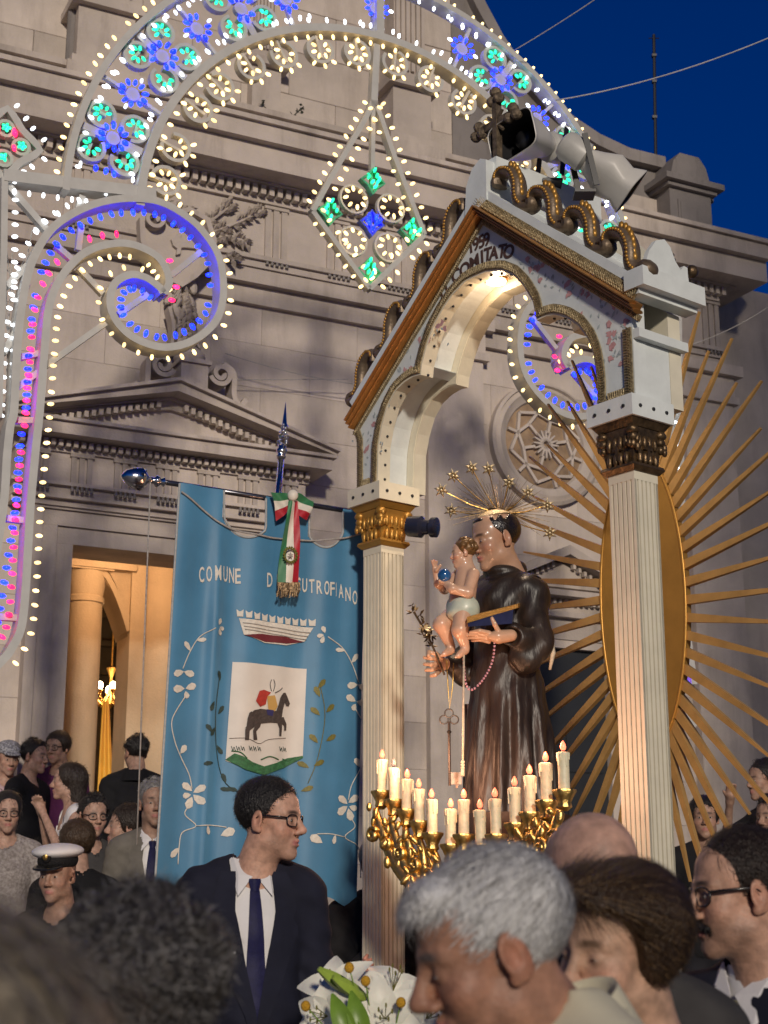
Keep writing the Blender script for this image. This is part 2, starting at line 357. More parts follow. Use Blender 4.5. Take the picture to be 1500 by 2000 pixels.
def face_tint(M, skin, lip=(.42, .16, .14), stubble=0.0, brow=(.05, .035, .03), blush=.25, wide=1.0, hairless=True):
    Mi = np.array(M.inverted()); skin = np.array(skin); lip = np.array(lip); brow = np.array(brow)
    def f(v):
        p = v @ Mi[:3, :3].T + Mi[:3, 3]; c = np.tile(skin, (len(v), 1)); x, y, z = p.T
        def mixin(w, col): nonlocal c; w = np.clip(w, 0, 1)[:, None]; c = c * (1 - w) + np.array(col) * w
        front = y > .05
        mixin(blush * np.exp(-(((np.abs(x) - .045) / .022) ** 2 + ((z + .025) / .022) ** 2)) * front, skin * np.array((1.15, .72, .66)))
        mixin(.5 * blush * np.exp(-((x / .018) ** 2 + ((z + .028) / .016) ** 2)) * (y > .085), skin * np.array((1.15, .7, .62)))
        mixin(.75 * np.exp(-(((np.abs(x) - .078) / .014) ** 2 + (z / .04) ** 2)) * (np.abs(y) < .05) * .5, skin * np.array((1.1, .68, .6)))
        if stubble: mixin(stubble * np.clip((-z - .036) / .025, 0, 1) * np.clip((y + .01) / .03, 0, 1) * (z > -.125), skin * .42)
        mixin(1.2 * np.exp(-((x / .021) ** 4 + ((z + .0625) / .0095) ** 4)) * (y > .072), lip)
        mixin(.95 * np.exp(-(((np.abs(x) - .028) / .019) ** 4 + ((z - .0305 + .12 * np.abs(np.abs(x) - .026)) / .0062) ** 4)) * front, brow)
        mixin(.5 * np.exp(-(((np.abs(x) - .031) / .018) ** 2 + ((z - .004) / .013) ** 2)) * front, skin * .62)
        return np.clip(c, 0, 1)
    return f
M_EYE = mat('eye_white', (.40, .36, .33), .15, 0, .05, 20, coat=.5); M_IRIS = mat('dark_iris', (.03, .018, .012), .1, 0, .3, 60, coat=.6)
def add_eyes(M, parent, gaze=(0, 0), open_=1.0):
    for s in (-1, 1):
        b = MB(); R = M.to_3x3(); b.ball(M @ Vector((s * .031, .0765, .0045)), (.0115, .0115, .0058 * open_), 14, 10, R); e = b.build('eye', M_EYE, parent, True)
        b = MB(); b.ball(M @ Vector((s * .031 + gaze[0] * .005, .0855, .0045 + gaze[1] * .004)), (.0052, .0032, .0052 * open_), 10, 8, R); b.build('iris', M_IRIS, e, True)
def hairmat(name, col, rough=.42, var=.35, spec=.5):
    m = mat(name, col, rough, 0, var, 90, .9, 160, spec=spec, stretch=(1, 1, .45)); return m
def strands(name, m, parent, pts, nrm, dirf, n, L, w, K=5, lift=.15, rng=None, jitter=.25, curl=0.0, M=None):
    """thin tapering ribbons combed over a surface; dirf(points)->directions"""
    rng = rng or np.random.default_rng(1); i = rng.integers(0, len(pts), n); p = pts[i] + rng.normal(0, .003, (n, 3)); N = nrm[i]
    d = dirf(p) + rng.normal(0, jitter, (n, 3)); d -= (d * N).sum(1)[:, None] * N; d /= np.linalg.norm(d, axis=1)[:, None] + 1e-9
    d = d + N * (lift * rng.uniform(.2, 1.4, (n, 1))); ll = L * rng.uniform(.5, 1.25, (n, 1)); P = [p]; cur = p
    ax = np.cross(d, N)
    for k in range(1, K):
        if M is not None:
            sc_ = M.to_scale()[0]; R_ = np.array(M.to_3x3()) / sc_; q_ = (cur - np.array(M.translation)) @ R_ / sc_ - np.array((0, -.022, .046)); nl = (q_ / np.array((.083, .104, .09)) ** 2) @ R_.T; nl /= np.linalg.norm(nl, axis=1)[:, None]; d = d - ((d * nl).sum(1)[:, None] - lift * (.5 - k / K)) * nl
        else: d = d - N * (lift * 1.1 / K)
        d /= np.linalg.norm(d, axis=1)[:, None]
        if curl: d = d + ax * curl * np.sin(k * 1.9 + rng.uniform(0, 6.3, (n, 1))) + rng.normal(0, curl * .4, (n, 3)); d /= np.linalg.norm(d, axis=1)[:, None]
        cur = cur + d * ll / (K - 1); P.append(cur)
    P = np.stack(P, 1); side = np.cross(d, N); side /= np.linalg.norm(side, axis=1)[:, None] + 1e-9
    ws = w * np.array([.8, 1, 1, .7, .15][:K] if K == 5 else np.linspace(1, .15, K)); V = np.concatenate([P + side[:, None] * ws[None, :, None], P - side[:, None] * ws[None, :, None]], 1).reshape(-1, 3)
    base = (np.arange(n) * 2 * K)[:, None]; k = np.arange(K - 1)[None]
    q = np.stack([base + k, base + k + 1, base + K + k + 1, base + K + k], -1).reshape(-1, 4)
    return npmesh(name, V, q, m, parent)
def mesh_pts(o):
    me = o.data; n = len(me.vertices); v = np.zeros(n * 3, np.float32); me.vertices.foreach_get('co', v); nn = np.zeros(n * 3, np.float32); me.vertices.foreach_get('normal', nn)
    return v.reshape(-1, 3).astype(float) + np.array(wm(o).translation), nn.reshape(-1, 3).astype(float)
# ================================================================ ground and steps
FA = Fr(0, 13.6, (1, .5))
b = MB(); b.add([(-300, -300, 0), (300, -300, 0), (300, 300, 0), (-300, 300, 0)], [(0, 1, 2, 3)])
M_PAVE = stone('paving_stone', (.20, .19, .18)); tag(b.build('ground', M_PAVE), None, kind='structure')
steps = MB()
for i in range(8): steps.fbox(FA, -9, 7, (i * .15 if i else -.05), (i + 1) * .15, -.2 if i == 7 else 0.0, 4.25 - i * .33)
st_o = steps.build('church_steps', M_PAVE); st_o['kind'] = 'structure'
# ================================================================ church
church = thing('church', FA.P(0, 1.2), 'pale weathered limestone church front with pediment over the lit doorway', 'church')
Z = lambda x, y, o=0.0: FA.px(x, y, o)[1]
S = lambda x, y, o=0.0: FA.px(x, y, o)[0]
sA = S(347, 736, .42); zL = Z(140, 1056, .12); dh = sA - S(140, 1058, .1)
sR = S(1497, 520, .5) - .5                      # right end of the front
# wall backing with the door opening left free, then single ashlar blocks in front of it
b = MB()
b.fbox(FA, -8, sA - dh, 1.0, 7.2, -.5, -.03); b.fbox(FA, sA + dh, sR, 1.0, 7.2, -.5, -.03); b.fbox(FA, sA - dh, sA + dh, zL, 7.2, -.5, -.03)
b.fbox(FA, -8, sR, 7.2, 8.6, -.5, -.03)
b.build('wall', M_STONE, church)
bmesh_cache = {}
def block_mesh(w, h, d, mt, bev=.006):
    k = (round(w, 3), round(h, 3), round(d, 3), mt.name)
    if k in bmesh_cache: return bmesh_cache[k]
    me = bpy.data.meshes.new('block'); bm = bmesh.new(); bmesh.ops.create_cube(bm, size=1.0)
    for v in bm.verts: v.co = Vector((v.co.x * w, v.co.y * d, v.co.z * h))
    if bev: bmesh.ops.bevel(bm, geom=list(bm.edges), offset=bev, segments=1, affect='EDGES')
    bm.to_mesh(me); bm.free(); me.materials.append(mt); bmesh_cache[k] = me; return me
def put_block(name, parent, s0, s1, z0, z1, o0, o1, mt, bev=.006, dz=0.0):
    me = block_mesh(s1 - s0, z1 - z0, o1 - o0, mt, bev)
    return inst(name, me, parent, FA.M((s0 + s1) / 2, (z0 + z1) / 2, (o0 + o1) / 2))
rnd = random.Random(3)
zc = 1.2; row = 0
while zc < 7.1:
    h = .415; sc = -4.6 + (.48 if row % 2 else 0)
    while sc < sR:
        w = .96; a, c = sc + .001, min(sc + w, sR) - .001
        o = rnd.uniform(-.003, .003)
        segs = [(a, c)]
        if zc < zL + .05:                        # keep the doorway clear
            segs = []
            if a < sA - dh: segs.append((a, min(c, sA - dh)))
            if c > sA + dh: segs.append((max(a, sA + dh), c))
        for p, q in segs:
            if q - p > .05: put_block('stone_block', church, p, q, zc + .001, zc + h - .001, -.032, o * .6, M_STONE, .002)
        sc += w
    zc += h; row += 1
# wall pilasters of the lower storey
def pilaster(x0, x1, y, z0=1.2, z1=7.2, o=.12):
    s0, s1 = S(x0, y, o), S(x1, y, o); b = MB()
    b.fbox(FA, s0, s1, z0 + .5, z1 - .42, 0, o); b.fbox(FA, s0 - .06, s1 + .06, z0, z0 + .5, 0, o + .06)
    b.fbox(FA, s0 - .05, s1 + .05, z1 - .42, z1 - .34, 0, o + .05); b.fbox(FA, s0 - .02, s1 + .02, z1 - .34, z1 - .12, 0, o + .02); b.fbox(FA, s0 - .09, s1 + .09, z1 - .12, z1 - .004, 0, o + .09)
    n = 3
    b.build('pilaster', M_STONE, church)
pilaster(1338, 1432, 800); pilaster(836, 945, 800, o=.08)
# main entablature: architrave, frieze with triglyphs, dentils, corona, gutter
zt = Z(430, 488, .14)
b = MB(); z0 = Z(440, 541, .14)
b.fbox(FA, -8, sR + .04, z0 - .17, z0 - .002, -.03, .06); b.fbox(FA, -8, sR + .1, z0, z0 + .14, -.03, .14); b.fbox(FA, -8, sR + .12, z0 + .143, zt - .045, -.03, .165); b.fbox(FA, -8, sR + .16, zt - .042, zt, -.03, .20)
b.build('architrave', M_STONE2, church)
zd0 = Z(400, 352, .26); zd1 = Z(400, 334, .26)
b = MB(); b.fbox(FA, -8, sR + .1, zt + .003, zd0 - .05, -.03, .13); b.build('frieze', M_STONE, church)
tri0 = S(517, 470, .17)
def triglyph(s, z0, z1, w, o):
    b = MB()
    for k in range(3): b.fbox(FA, s + k * w / 3 + .012, s + (k + 1) * w / 3 - .012, z0, z1, o - .035, o + .022)
    b.fbox(FA, s, s + w, z1, z1 + .03, o - .035, o + .034)
    t = b.build('triglyph', M_STONE2, church)
    g = MB()
    for k in range(5): g.lathe(Matrix.Translation(FA.P(s + (k + .5) * w / 5, z0 - .085, o + .055)), [(.017, 0), (.010, .045)], 6)
    g.build('guttae', M_DARKST, t)
for k in range(-3, 9):
    if -2.9 < tri0 + k * .62 < sA + .95 and k < 0: continue
    triglyph(tri0 + k * .62, zt + .01, zd0 - .09, .24, .13)
me = block_mesh(.048, zd1 - zd0, .10, M_STONE2, 0)
s = -4.3
while s < sR + .15:
    inst('dentil', me, church, FA.M(s, (zd0 + zd1) / 2, .20)); s += .082
zc0 = Z(400, 331, .3); zc1 = Z(330, 250, .52); zc2 = Z(330, 197, .60)
b = MB(); b.fbox(FA, -8, sR + .12, zd0 - .048, zd0 - .003, -.03, .17); b.fbox(FA, -8, sR + .12, zd0 - .002, zd1 + .002, -.03, .155); b.fbox(FA, -8, sR + .26, zd1 + .003, zc0 + .03, -.03, .27)
b.fbox(FA, -8, sR + .5, zc0 + .033, zc0 + .26, -.5, .50)
b.prism(Fr(*FA.P(0, 0)[:2], FA.e), [(-8, zc0 + .262), (sR + .5, zc0 + .262), (sR + .62, zc0 + .42), (-8, zc0 + .42)], -.5, .58)
b.fbox(FA, -8, sR + .62, zc0 + .423, zc0 + .47, -.5, .62)
b.build('cornice', M_STONE2, church); zTop = zc0 + .47
# upper storey, set back, with pilasters on pedestals
b = MB(); sU = S(905, 0, -.3); b.fbox(FA, -8, sU, zTop, 14.5, -1.2, -.3)
b.fbox(FA, -8, sU + .3, zTop - .002, zTop + .30, -1.2, .12); b.fbox(FA, -8, sU + .35, zTop + .303, zTop + .36, -1.2, .17)
b.build('upper_wall', M_STONE2, church)
zb = zTop + .36; row = 0; zc = zb
while zc < 12.2:
    sc = -4.4 + (.5 if row % 2 else 0)
    while sc < sU:
        q = min(sc + 1.0, sU)
        if q - sc > .05: put_block('stone_block', church, sc + .002, q - .002, zc + .002, zc + .478, -.3, -.27 + rnd.uniform(-.004, .004), M_STONE, .005)
        sc += 1.0
    zc += .48; row += 1
def upper_pilaster(x0, x1, y, o):
    s0, s1 = S(x0, y, o), S(x1, y, o); b = MB()
    b.fbox(FA, s0, s1, zb, zb + .62, -.3, o); b.fbox(FA, s0 - .07, s1 + .07, zb + .623, zb + .70, -.3, o + .07); b.fbox(FA, s0 - .04, s1 + .04, zb + .703, zb + .76, -.3, o + .04)
    b.fbox(FA, s0 - .10, s1 + .10, zb - .12, zb - .003, -.3, o + .10); b.fbox(FA, s0 - .05, s1 + .05, zb + .0, zb + .09, -.3, o + .05)
    b.fbox(FA, s0 + .04, s1 - .04, zb + .763, zb + 3.2, -.3, o - .06)
    n = 6; w = (s1 - s0 - .08) / n
    for k in range(n): b.fbox(FA, s0 + .04 + (k + .2) * w, s0 + .04 + (k + .8) * w, zb + .85, zb + 3.2, o - .06, o - .03)
    b.build('pilaster', M_STONE2, church)
upper_pilaster(150, 262, 90, .10); upper_pilaster(492, 548, 200, -.14); upper_pilaster(768, 842, 220, .12)
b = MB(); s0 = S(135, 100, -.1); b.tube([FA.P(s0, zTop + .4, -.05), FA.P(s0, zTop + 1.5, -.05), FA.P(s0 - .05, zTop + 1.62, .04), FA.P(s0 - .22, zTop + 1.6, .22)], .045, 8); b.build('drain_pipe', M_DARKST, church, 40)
# side wing: scroll-shaped parapet, pinnacle, attic
o = -.25
top = FA.pxs([(880, -70), (905, -35), (930, 20), (965, 85), (1010, 150), (1060, 205), (1110, 250), (1160, 283), (1220, 311), (1290, 328)], o)
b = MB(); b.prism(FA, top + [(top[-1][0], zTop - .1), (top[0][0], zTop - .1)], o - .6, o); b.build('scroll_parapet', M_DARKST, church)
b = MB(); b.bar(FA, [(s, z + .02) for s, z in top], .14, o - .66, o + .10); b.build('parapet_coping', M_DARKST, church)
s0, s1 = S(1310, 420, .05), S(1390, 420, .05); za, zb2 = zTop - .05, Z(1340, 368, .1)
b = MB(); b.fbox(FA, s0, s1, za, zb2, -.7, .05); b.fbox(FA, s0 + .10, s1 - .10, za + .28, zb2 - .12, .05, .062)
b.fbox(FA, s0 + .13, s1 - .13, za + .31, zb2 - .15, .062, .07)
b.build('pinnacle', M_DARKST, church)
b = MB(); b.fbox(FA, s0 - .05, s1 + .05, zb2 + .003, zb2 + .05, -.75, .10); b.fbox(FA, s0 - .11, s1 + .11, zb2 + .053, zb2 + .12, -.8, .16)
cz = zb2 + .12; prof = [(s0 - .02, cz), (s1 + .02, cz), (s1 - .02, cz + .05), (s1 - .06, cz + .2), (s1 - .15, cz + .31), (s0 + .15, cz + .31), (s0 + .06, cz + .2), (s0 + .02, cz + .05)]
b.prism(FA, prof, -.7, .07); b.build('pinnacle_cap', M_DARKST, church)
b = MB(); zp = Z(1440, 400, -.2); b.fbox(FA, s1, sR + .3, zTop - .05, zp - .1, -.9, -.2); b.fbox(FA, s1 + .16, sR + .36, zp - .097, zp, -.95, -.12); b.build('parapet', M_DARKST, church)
s2 = S(1170, 420, -.1); b = MB(); b.fbox(FA, s2, s0, zTop - .05, Z(1240, 372, -.1), -.9, -.18); b.build('attic_panel', M_STONE2, church)
b = MB(); b.fbox(FA, sR - .1, sR + 5, 1.0, Z(1490, 572, -.35), -1.2, -.35); b.build('side_wing', M_STONE, church)
# ---------------------------------------------------------------- main doorway
b = MB(); oJ = .10
for sg in (-1, 1):
    q = lambda d: sA + sg * d
    for d0, d1, oo in ((dh - .02, dh + .12, .07), (dh + .122, dh + .25, .10), (dh + .252, dh + .34, .13)):
        b.fbox(FA, min(q(d0), q(d1)), max(q(d0), q(d1)), 1.2, zL + (d0 - dh) + .0, -.2, oo)
for d0, d1, oo in ((-.02, .12, .07), (.122, .25, .10), (.252, .34, .13)):
    b.fbox(FA, sA - dh - d1, sA + dh + d1, zL + d0 + .001, zL + d1, -.2, oo + .002)
b.build('door_surround', M_STONE, church)
zh0 = Z(130, 972, .24); zh1 = Z(130, 943, .24)
hw = S(604, 930, .3) - sA
b = MB(); b.fbox(FA, sA - hw, sA + hw, zh0 - .05, zh0 - .003, -.03, .16); b.fbox(FA, sA - hw, sA + hw, zh0, zh0 + .09, -.03, .22); b.fbox(FA, sA - hw - .01, sA + hw + .01, zh0 + .092, zh1 - .03, -.03, .24); b.fbox(FA, sA - hw - .03, sA + hw + .03, zh1 - .028, zh1, -.03, .27)
zf1 = Z(100, 871, .27)
b.fbox(FA, sA - hw, sA + hw, zh1 + .002, zf1 - .03, -.03, .22); b.fbox(FA, sA - hw - .02, sA + hw + .02, zf1 - .028, zf1, -.03, .25)
hood = b.build('door_entablature', M_STONE, church)
for k in range(7): triglyph(sA - hw + .08 + k * (2 * hw - .36) / 6, zh1 + .008, zf1 - .06, .2, .22)
zg0 = Z(100, 869, .30); zg1 = Z(100, 857, .30); s = sA - hw + .03; me = block_mesh(.036, zg1 - zg0, .07, M_STONE2, 0)
b = MB(); b.fbox(FA, sA - hw - .03, sA + hw + .03, zf1 + .002, zg1 + .01, -.03, .255)
while s < sA + hw + .02: inst('dentil', me, hood, FA.M(s, (zg0 + zg1) / 2, .29)); s += .0625
zk0 = zg1 + .012; zk1 = Z(360, 868, .48)
b.fbox(FA, sA - hw - .15, sA + hw + .15, zk0, zk0 + .10, -.03, .46); b.fbox(FA, sA - hw - .18, sA + hw + .18, zk0 + .102, zk0 + .13, -.03, .50)
b.build('pediment_cornice', M_STONE2, church); zk1 = zk0 + .13
za = Z(347, 736, .5)                             # apex
wt = hw + .20
b = MB(); b.prism(FA, [(sA - wt + .1, zk1 + .002), (sA + wt - .1, zk1 + .002), (sA, za - .19)], -.03, .22); b.build('tympanum', M_STONE, church)
sl = (za - (zk1 + .06)) / wt
for sg in (-1, 1):
    b = MB()
    for d0, d1, oo in ((.0, .03, .52), (.032, .11, .47), (.112, .135, .30), (.135, .195, .255), (.197, .215, .27)):
        pts = [(sA + sg * .0, za - d0), (sA + sg * wt, zk1 + .06 - d0 + .0), (sA + sg * wt, zk1 + .06 - d1), (sA, za - d1)]
        pts = [(s, max(z, zk1 + .003)) for s, z in pts]; b.prism(FA, pts, -.03, oo - (.001 if sg > 0 else 0))
    rk = b.build('raking_cornice', M_STONE2, church)
    L = math.hypot(wt, za - zk1 - .06); n = int(L / .0625)
    for i in range(2, n):
        t = i / n; s_, z_ = sA + sg * wt * t, lerp(za - .166, zk1 + .06 - .166, t)
        if z_ > zk1 + .03: inst('dentil', me, rk, FA.M(s_, z_, .29))
# crest on the apex: block with two scrolls
b = MB(); b.fbox(FA, sA + .02, sA + .26, za - .1, za + .16, .15, .45); b.fbox(FA, sA - .0, sA + .28, za + .162, za + .20, .13, .48); b.ball(FA.P(sA + .14, za + .26, .3), (.14, .14, .09), 12, 8)
b.build('crest_block', M_STONE2, church, 30)
def scroll(c, r, turns=1.6, a0=0.0, sg=1, n=40, shrink=.25):
    return [(c[0] + sg * r * lerp(1, shrink, i / n) * math.cos(a0 + turns * 2 * math.pi * i / n), c[1] + r * lerp(1, shrink, i / n) * math.sin(a0 + turns * 2 * math.pi * i / n)) for i in range(n + 1)]
b = MB()
for sg, cs in ((-1, -.12), (1, .40)):
    b = MB(); b.bar(FA, scroll((sA + cs, za + .13), .10, 1.5, math.pi * 1.1, sg), .04, .22, .40)
    b.bar(FA, smoothpath([(sA + cs + sg * .02, za + .23), (sA + cs + sg * .12, za + .16), (sA + cs + sg * .13, za - .04), (sA + cs + sg * .19, za - .12), (sA + cs + sg * .24, za - .06)]), .045, .22, .38); b.build('crest_scroll', M_STONE2, church, 35)
# carved arms above: shield, garland, hanging swag
def leafs(b, pts, n, l, w, o, seed=1, spread=1.2):
    r = random.Random(seed)
    for i in range(n):
        t = r.random() * (len(pts) - 1); k = int(t); f = t - k; a = pts[k]; c = pts[min(k + 1, len(pts) - 1)]
        p = (lerp(a[0], c[0], f), lerp(a[1], c[1], f)); an = math.atan2(c[1] - a[1], c[0] - a[0]) + r.choice((-1, 1)) * r.uniform(.3, spread)
        ll = l * r.uniform(.7, 1.2); q = (p[0] + math.cos(an) * ll, p[1] + math.sin(an) * ll); m = ((p[0] + q[0]) / 2 - math.sin(an) * w, (p[1] + q[1]) / 2 + math.cos(an) * w); m2 = ((p[0] + q[0]) / 2 + math.sin(an) * w, (p[1] + q[1]) / 2 - math.cos(an) * w)
        oo = o + r.uniform(0, .05)
        P = FA.P; b.add([P(*p, oo), P(*m, oo + .03), P(*q, oo + .02), P(*m2, oo + .03), P((p[0] + q[0]) / 2, (p[1] + q[1]) / 2, oo + .07)], [(0, 4, 1), (1, 4, 2), (2, 4, 3), (3, 4, 0)])
b = MB(); o = .16
sh = FA.pxs([(268, 440), (300, 425), (330, 432), (360, 420), (395, 440), (408, 480), (400, 520), (372, 548), (345, 566), (318, 552), (285, 524), (270, 480)], o)
b.prism(FA, sh, .1, .24); b.bar(FA, sh, .05, .2, .30, True)
b.bar(FA, scroll(FA.px(290, 440, o), .10, 1.4, 1.5, -1), .035, .2, .33); b.bar(FA, scroll(FA.px(330, 430, o), .09, 1.4, 1.5, 1), .035, .2, .33)
arms = b.build('coat_of_arms', M_STONE2, church, 35)
b = MB(); H = FA.pxs([(332, 470), (342, 462), (348, 452), (352, 458), (350, 468), (362, 474), (382, 472), (390, 480), (388, 490), (392, 500), (386, 500), (380, 488), (362, 486), (352, 486), (350, 498), (342, 500), (344, 488), (336, 482)], .24); b.prism(FA, H, .23, .275); b.build('horse_relief', M_STONE2, arms)
b = MB()
g1 = FA.pxs([(395, 445), (420, 425), (440, 410), (448, 400)], .16); g2 = FA.pxs([(400, 460), (440, 445), (470, 432), (500, 418), (508, 412)], .16); g3 = FA.pxs([(400, 470), (440, 462), (470, 470), (480, 478)], .16)
for i, g in enumerate((g1, g2, g3)):
    b.tube([FA.P(s, z, .17) for s, z in g], .018, 6); leafs(b, g, 40, .10, .02, .13, 5 + i)
leafs(b, FA.pxs([(290, 400), (330, 405), (390, 420)], .16), 40, .11, .025, .13, 12); leafs(b, FA.pxs([(435, 500), (452, 512)], .16), 12, .1, .02, .2, 14)
b.build('laurel_relief', M_STONE2, church)
b = MB(); r = random.Random(4)
for i in range(60):
    t = r.random(); x = lerp(352, 372, t) + r.uniform(-24, 24) * (1 - .4 * t); y = lerp(552, 668, t); s_, z_ = FA.px(x, y, .2)
    b.ball(FA.P(s_, z_, .10 + r.uniform(0, .10)), (r.uniform(.02, .045), .04, r.uniform(.05, .1)), 6, 5, Matrix.Rotation(r.uniform(-.7, .7), 3, 'Y'))
leafs(b, FA.pxs([(350, 548), (362, 610), (366, 680)], .2), 70, .13, .025, .16, 21, 1.0)
for k in range(3): b.bar(FA, smoothpath(FA.pxs([(330 + 14 * k, 600), (338 + 12 * k, 640), (332 + 14 * k, 690)], .2)), .03, .1, .22)
b.build('carved_swag', M_STONE2, church)
# ---------------------------------------------------------------- vestibule behind the door
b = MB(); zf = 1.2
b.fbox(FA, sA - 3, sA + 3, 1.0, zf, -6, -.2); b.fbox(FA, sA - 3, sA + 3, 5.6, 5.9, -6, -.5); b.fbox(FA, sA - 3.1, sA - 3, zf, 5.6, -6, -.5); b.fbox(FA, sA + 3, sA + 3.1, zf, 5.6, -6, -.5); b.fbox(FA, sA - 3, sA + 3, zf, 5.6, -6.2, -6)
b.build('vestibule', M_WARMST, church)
oI = -1.6
def icol(x0, x1, y, o, zt):
    s0, s1 = S(x0, y, o), S(x1, y, o); c = (s0 + s1) / 2; r = (s1 - s0) / 2; b = MB()
    b.lathe(Matrix.Translation(FA.P(c, zf, o - r)), [(r * 1.25, 0), (r * 1.25, .15), (r * 1.1, .25), (r, .35), (r * .97, zt - zf - .3), (r * 1.05, zt - zf - .29), (r * 1.05, zt - zf - .24), (r * .97, zt - zf - .23), (r * 1.12, zt - zf - .06), (r * 1.14, zt - zf)], 40)
    b.fbox(FA, c - r * 1.25, c + r * 1.25, zt + .002, zt + .12, o - 2.3 * r, o + r * .2)
    b.build('column', M_WARMST, church, 30)
zci = Z(170, 1112, oI); icol(134, 207, 1250, oI, zci); icol(283, 420, 1250, oI + .1, Z(300, 1000, oI))
b = MB(); s0, s1 = S(253, 1250, oI), S(281, 1250, oI); b.fbox(FA, s0, s1, zf, 5.55, oI - .4, oI); b.build('pier', M_WARMST, church)
# arch springing from the left column to the pier
b = MB(); c0 = S(207, 1120, oI); zc_ = zci + .02; R = s0 - c0 + .15
arc = [(s0 - (s0 - c0 + .12) * math.cos(a), zc_ - .55 + .62 * math.sin(a)) for a in [math.pi * .5 * i / 10 for i in range(11)]]
arc = [(lerp(c0 - .2, s0, t), zci - .02 + .05 - .62 * t ** 2.2) for t in [i / 12 for i in range(13)]]
b.prism(FA, arc + [(s0, 5.55), (c0 - .2, 5.55)], oI - .45, oI - .05); b.bar(FA, [(s, z + .05) for s, z in arc], .05, oI - .3, oI - .02); b.bar(FA, [(s, z + .15) for s, z in arc], .03, oI - .3, oI - .03)
b.fbox(FA, c0 - .9, c0 - .2, zci + .13, 5.55, oI - .5, oI - .06); b.fbox(FA, c0 - .9, c0 + .28, 4.75, 4.82, oI - .06, oI + .06)
b.build('arch', M_WARMST, church)
# nave far inside: dark coffered vault glimpsed in the gap
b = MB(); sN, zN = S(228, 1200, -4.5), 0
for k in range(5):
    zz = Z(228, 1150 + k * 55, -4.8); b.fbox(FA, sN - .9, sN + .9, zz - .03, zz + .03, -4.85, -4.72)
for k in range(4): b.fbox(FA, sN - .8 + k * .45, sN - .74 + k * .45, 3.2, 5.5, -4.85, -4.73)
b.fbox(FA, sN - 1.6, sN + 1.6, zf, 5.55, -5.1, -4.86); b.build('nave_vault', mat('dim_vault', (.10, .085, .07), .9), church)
# yellow drape hung in the doorway
b = MB(); oD = -2.2
rows = []
for i in range(15):
    t = i / 14; xl, xr = lerp(200, 185, t), lerp(213, 222, t); y = lerp(1370, 1600, t); rw = []
    for j in range(19):
        u = j / 18; s_, z_ = FA.px(lerp(xl, xr, u), y, oD); rw.append(FA.P(s_, z_, oD + .035 * math.sin(u * 19 + t)))
    rows.append(rw)
b.grid(rows); tag(b.build('drape', mat('yellow_satin', (.75, .42, .03), .45, 0, .1, 5, sheen=.3), None, True), 'yellow satin drape hanging inside the lit church doorway', 'drape')
# chandelier
cp = FA.P(*FA.px(216, 1352, -2.6), -2.6)
ch = thing('chandelier', cp, 'small gilt chandelier with glowing bulbs inside the doorway', 'chandelier')
b = MB(); T = Matrix.Translation(cp); b.lathe(T, [(.01, -.16), (.05, -.12), (.02, -.06), (.035, 0), (.015, .08), (.02, .16), (.05, .24), (.012, .26)], 12); b.tube([cp + Vector((0, 0, .26)), Vector((cp.x, cp.y, 5.58))], .008, 5); b.build('stem', M_GOLD, ch, 40)
M_WARMB = emit('warm_lamp', (1, .70, .42), 22)
me_b = MB(); me_b.ball((0, 0, 0), (.030, .030, .042), 8, 6); me_b = me_b.mesh('bulb', M_WARMB, True)
for k in range(8):
    a = 2 * math.pi * k / 8 + .3; q = Vector((math.cos(a), math.sin(a), 0)); b = MB()
    b.tube([cp + q * .02 + Vector((0, 0, -.02)), cp + q * .09 + Vector((0, 0, -.12)), cp + q * .16 + Vector((0, 0, -.06)), cp + q * .17 + Vector((0, 0, -.0))], .009, 5); b.lathe(Matrix.Translation(cp + q * .17), [(.008, -.03), (.028, 0), (.026, .012)], 8)
    for d in range(3): b.ball(cp + q * (.17 - d * .03) + Vector((0, 0, -.07 - .03 * d)), (.009, .009, .02), 5, 4)
    arm = b.build('arm', M_GOLD, ch, 40); inst('bulb', me_b, arm, Matrix.Translation(cp + q * .17 + Vector((0, 0, .045))))
def lamp(name, loc, col, w, r=.05):
    l = bpy.data.lights.new(name, 'POINT'); l.energy = w; l.color = col; l.shadow_soft_size = r
    o = bpy.data.objects.new(name, l); COL.objects.link(o); o.location = loc; return o
lamp('chandelier_light', cp + Vector((0, 0, .12)), (1, .60, .28), 30, .16)
# ceiling lantern just inside the lintel
lp = FA.P(sA + .05, 4.98, -.85)
ln = thing('ceiling_lantern', lp, 'warm lantern under the ceiling just behind the door lintel', 'lantern')
b = MB(); b.lathe(Matrix.Translation(lp), [(.06, -.12), (.10, -.08), (.10, .08), (.05, .14)], 12); b.build('globe', emit('lantern_glass', (1, .6, .28), 5), ln, True)
b = MB(); b.tube([lp + Vector((0, 0, .14)), lp + Vector((0, 0, .62))], .01, 6); b.build('rod', M_GOLD, ln)
lamp('lantern_light', lp + Vector((0, 0, -.2)), (1, .60, .31), 36, .12)
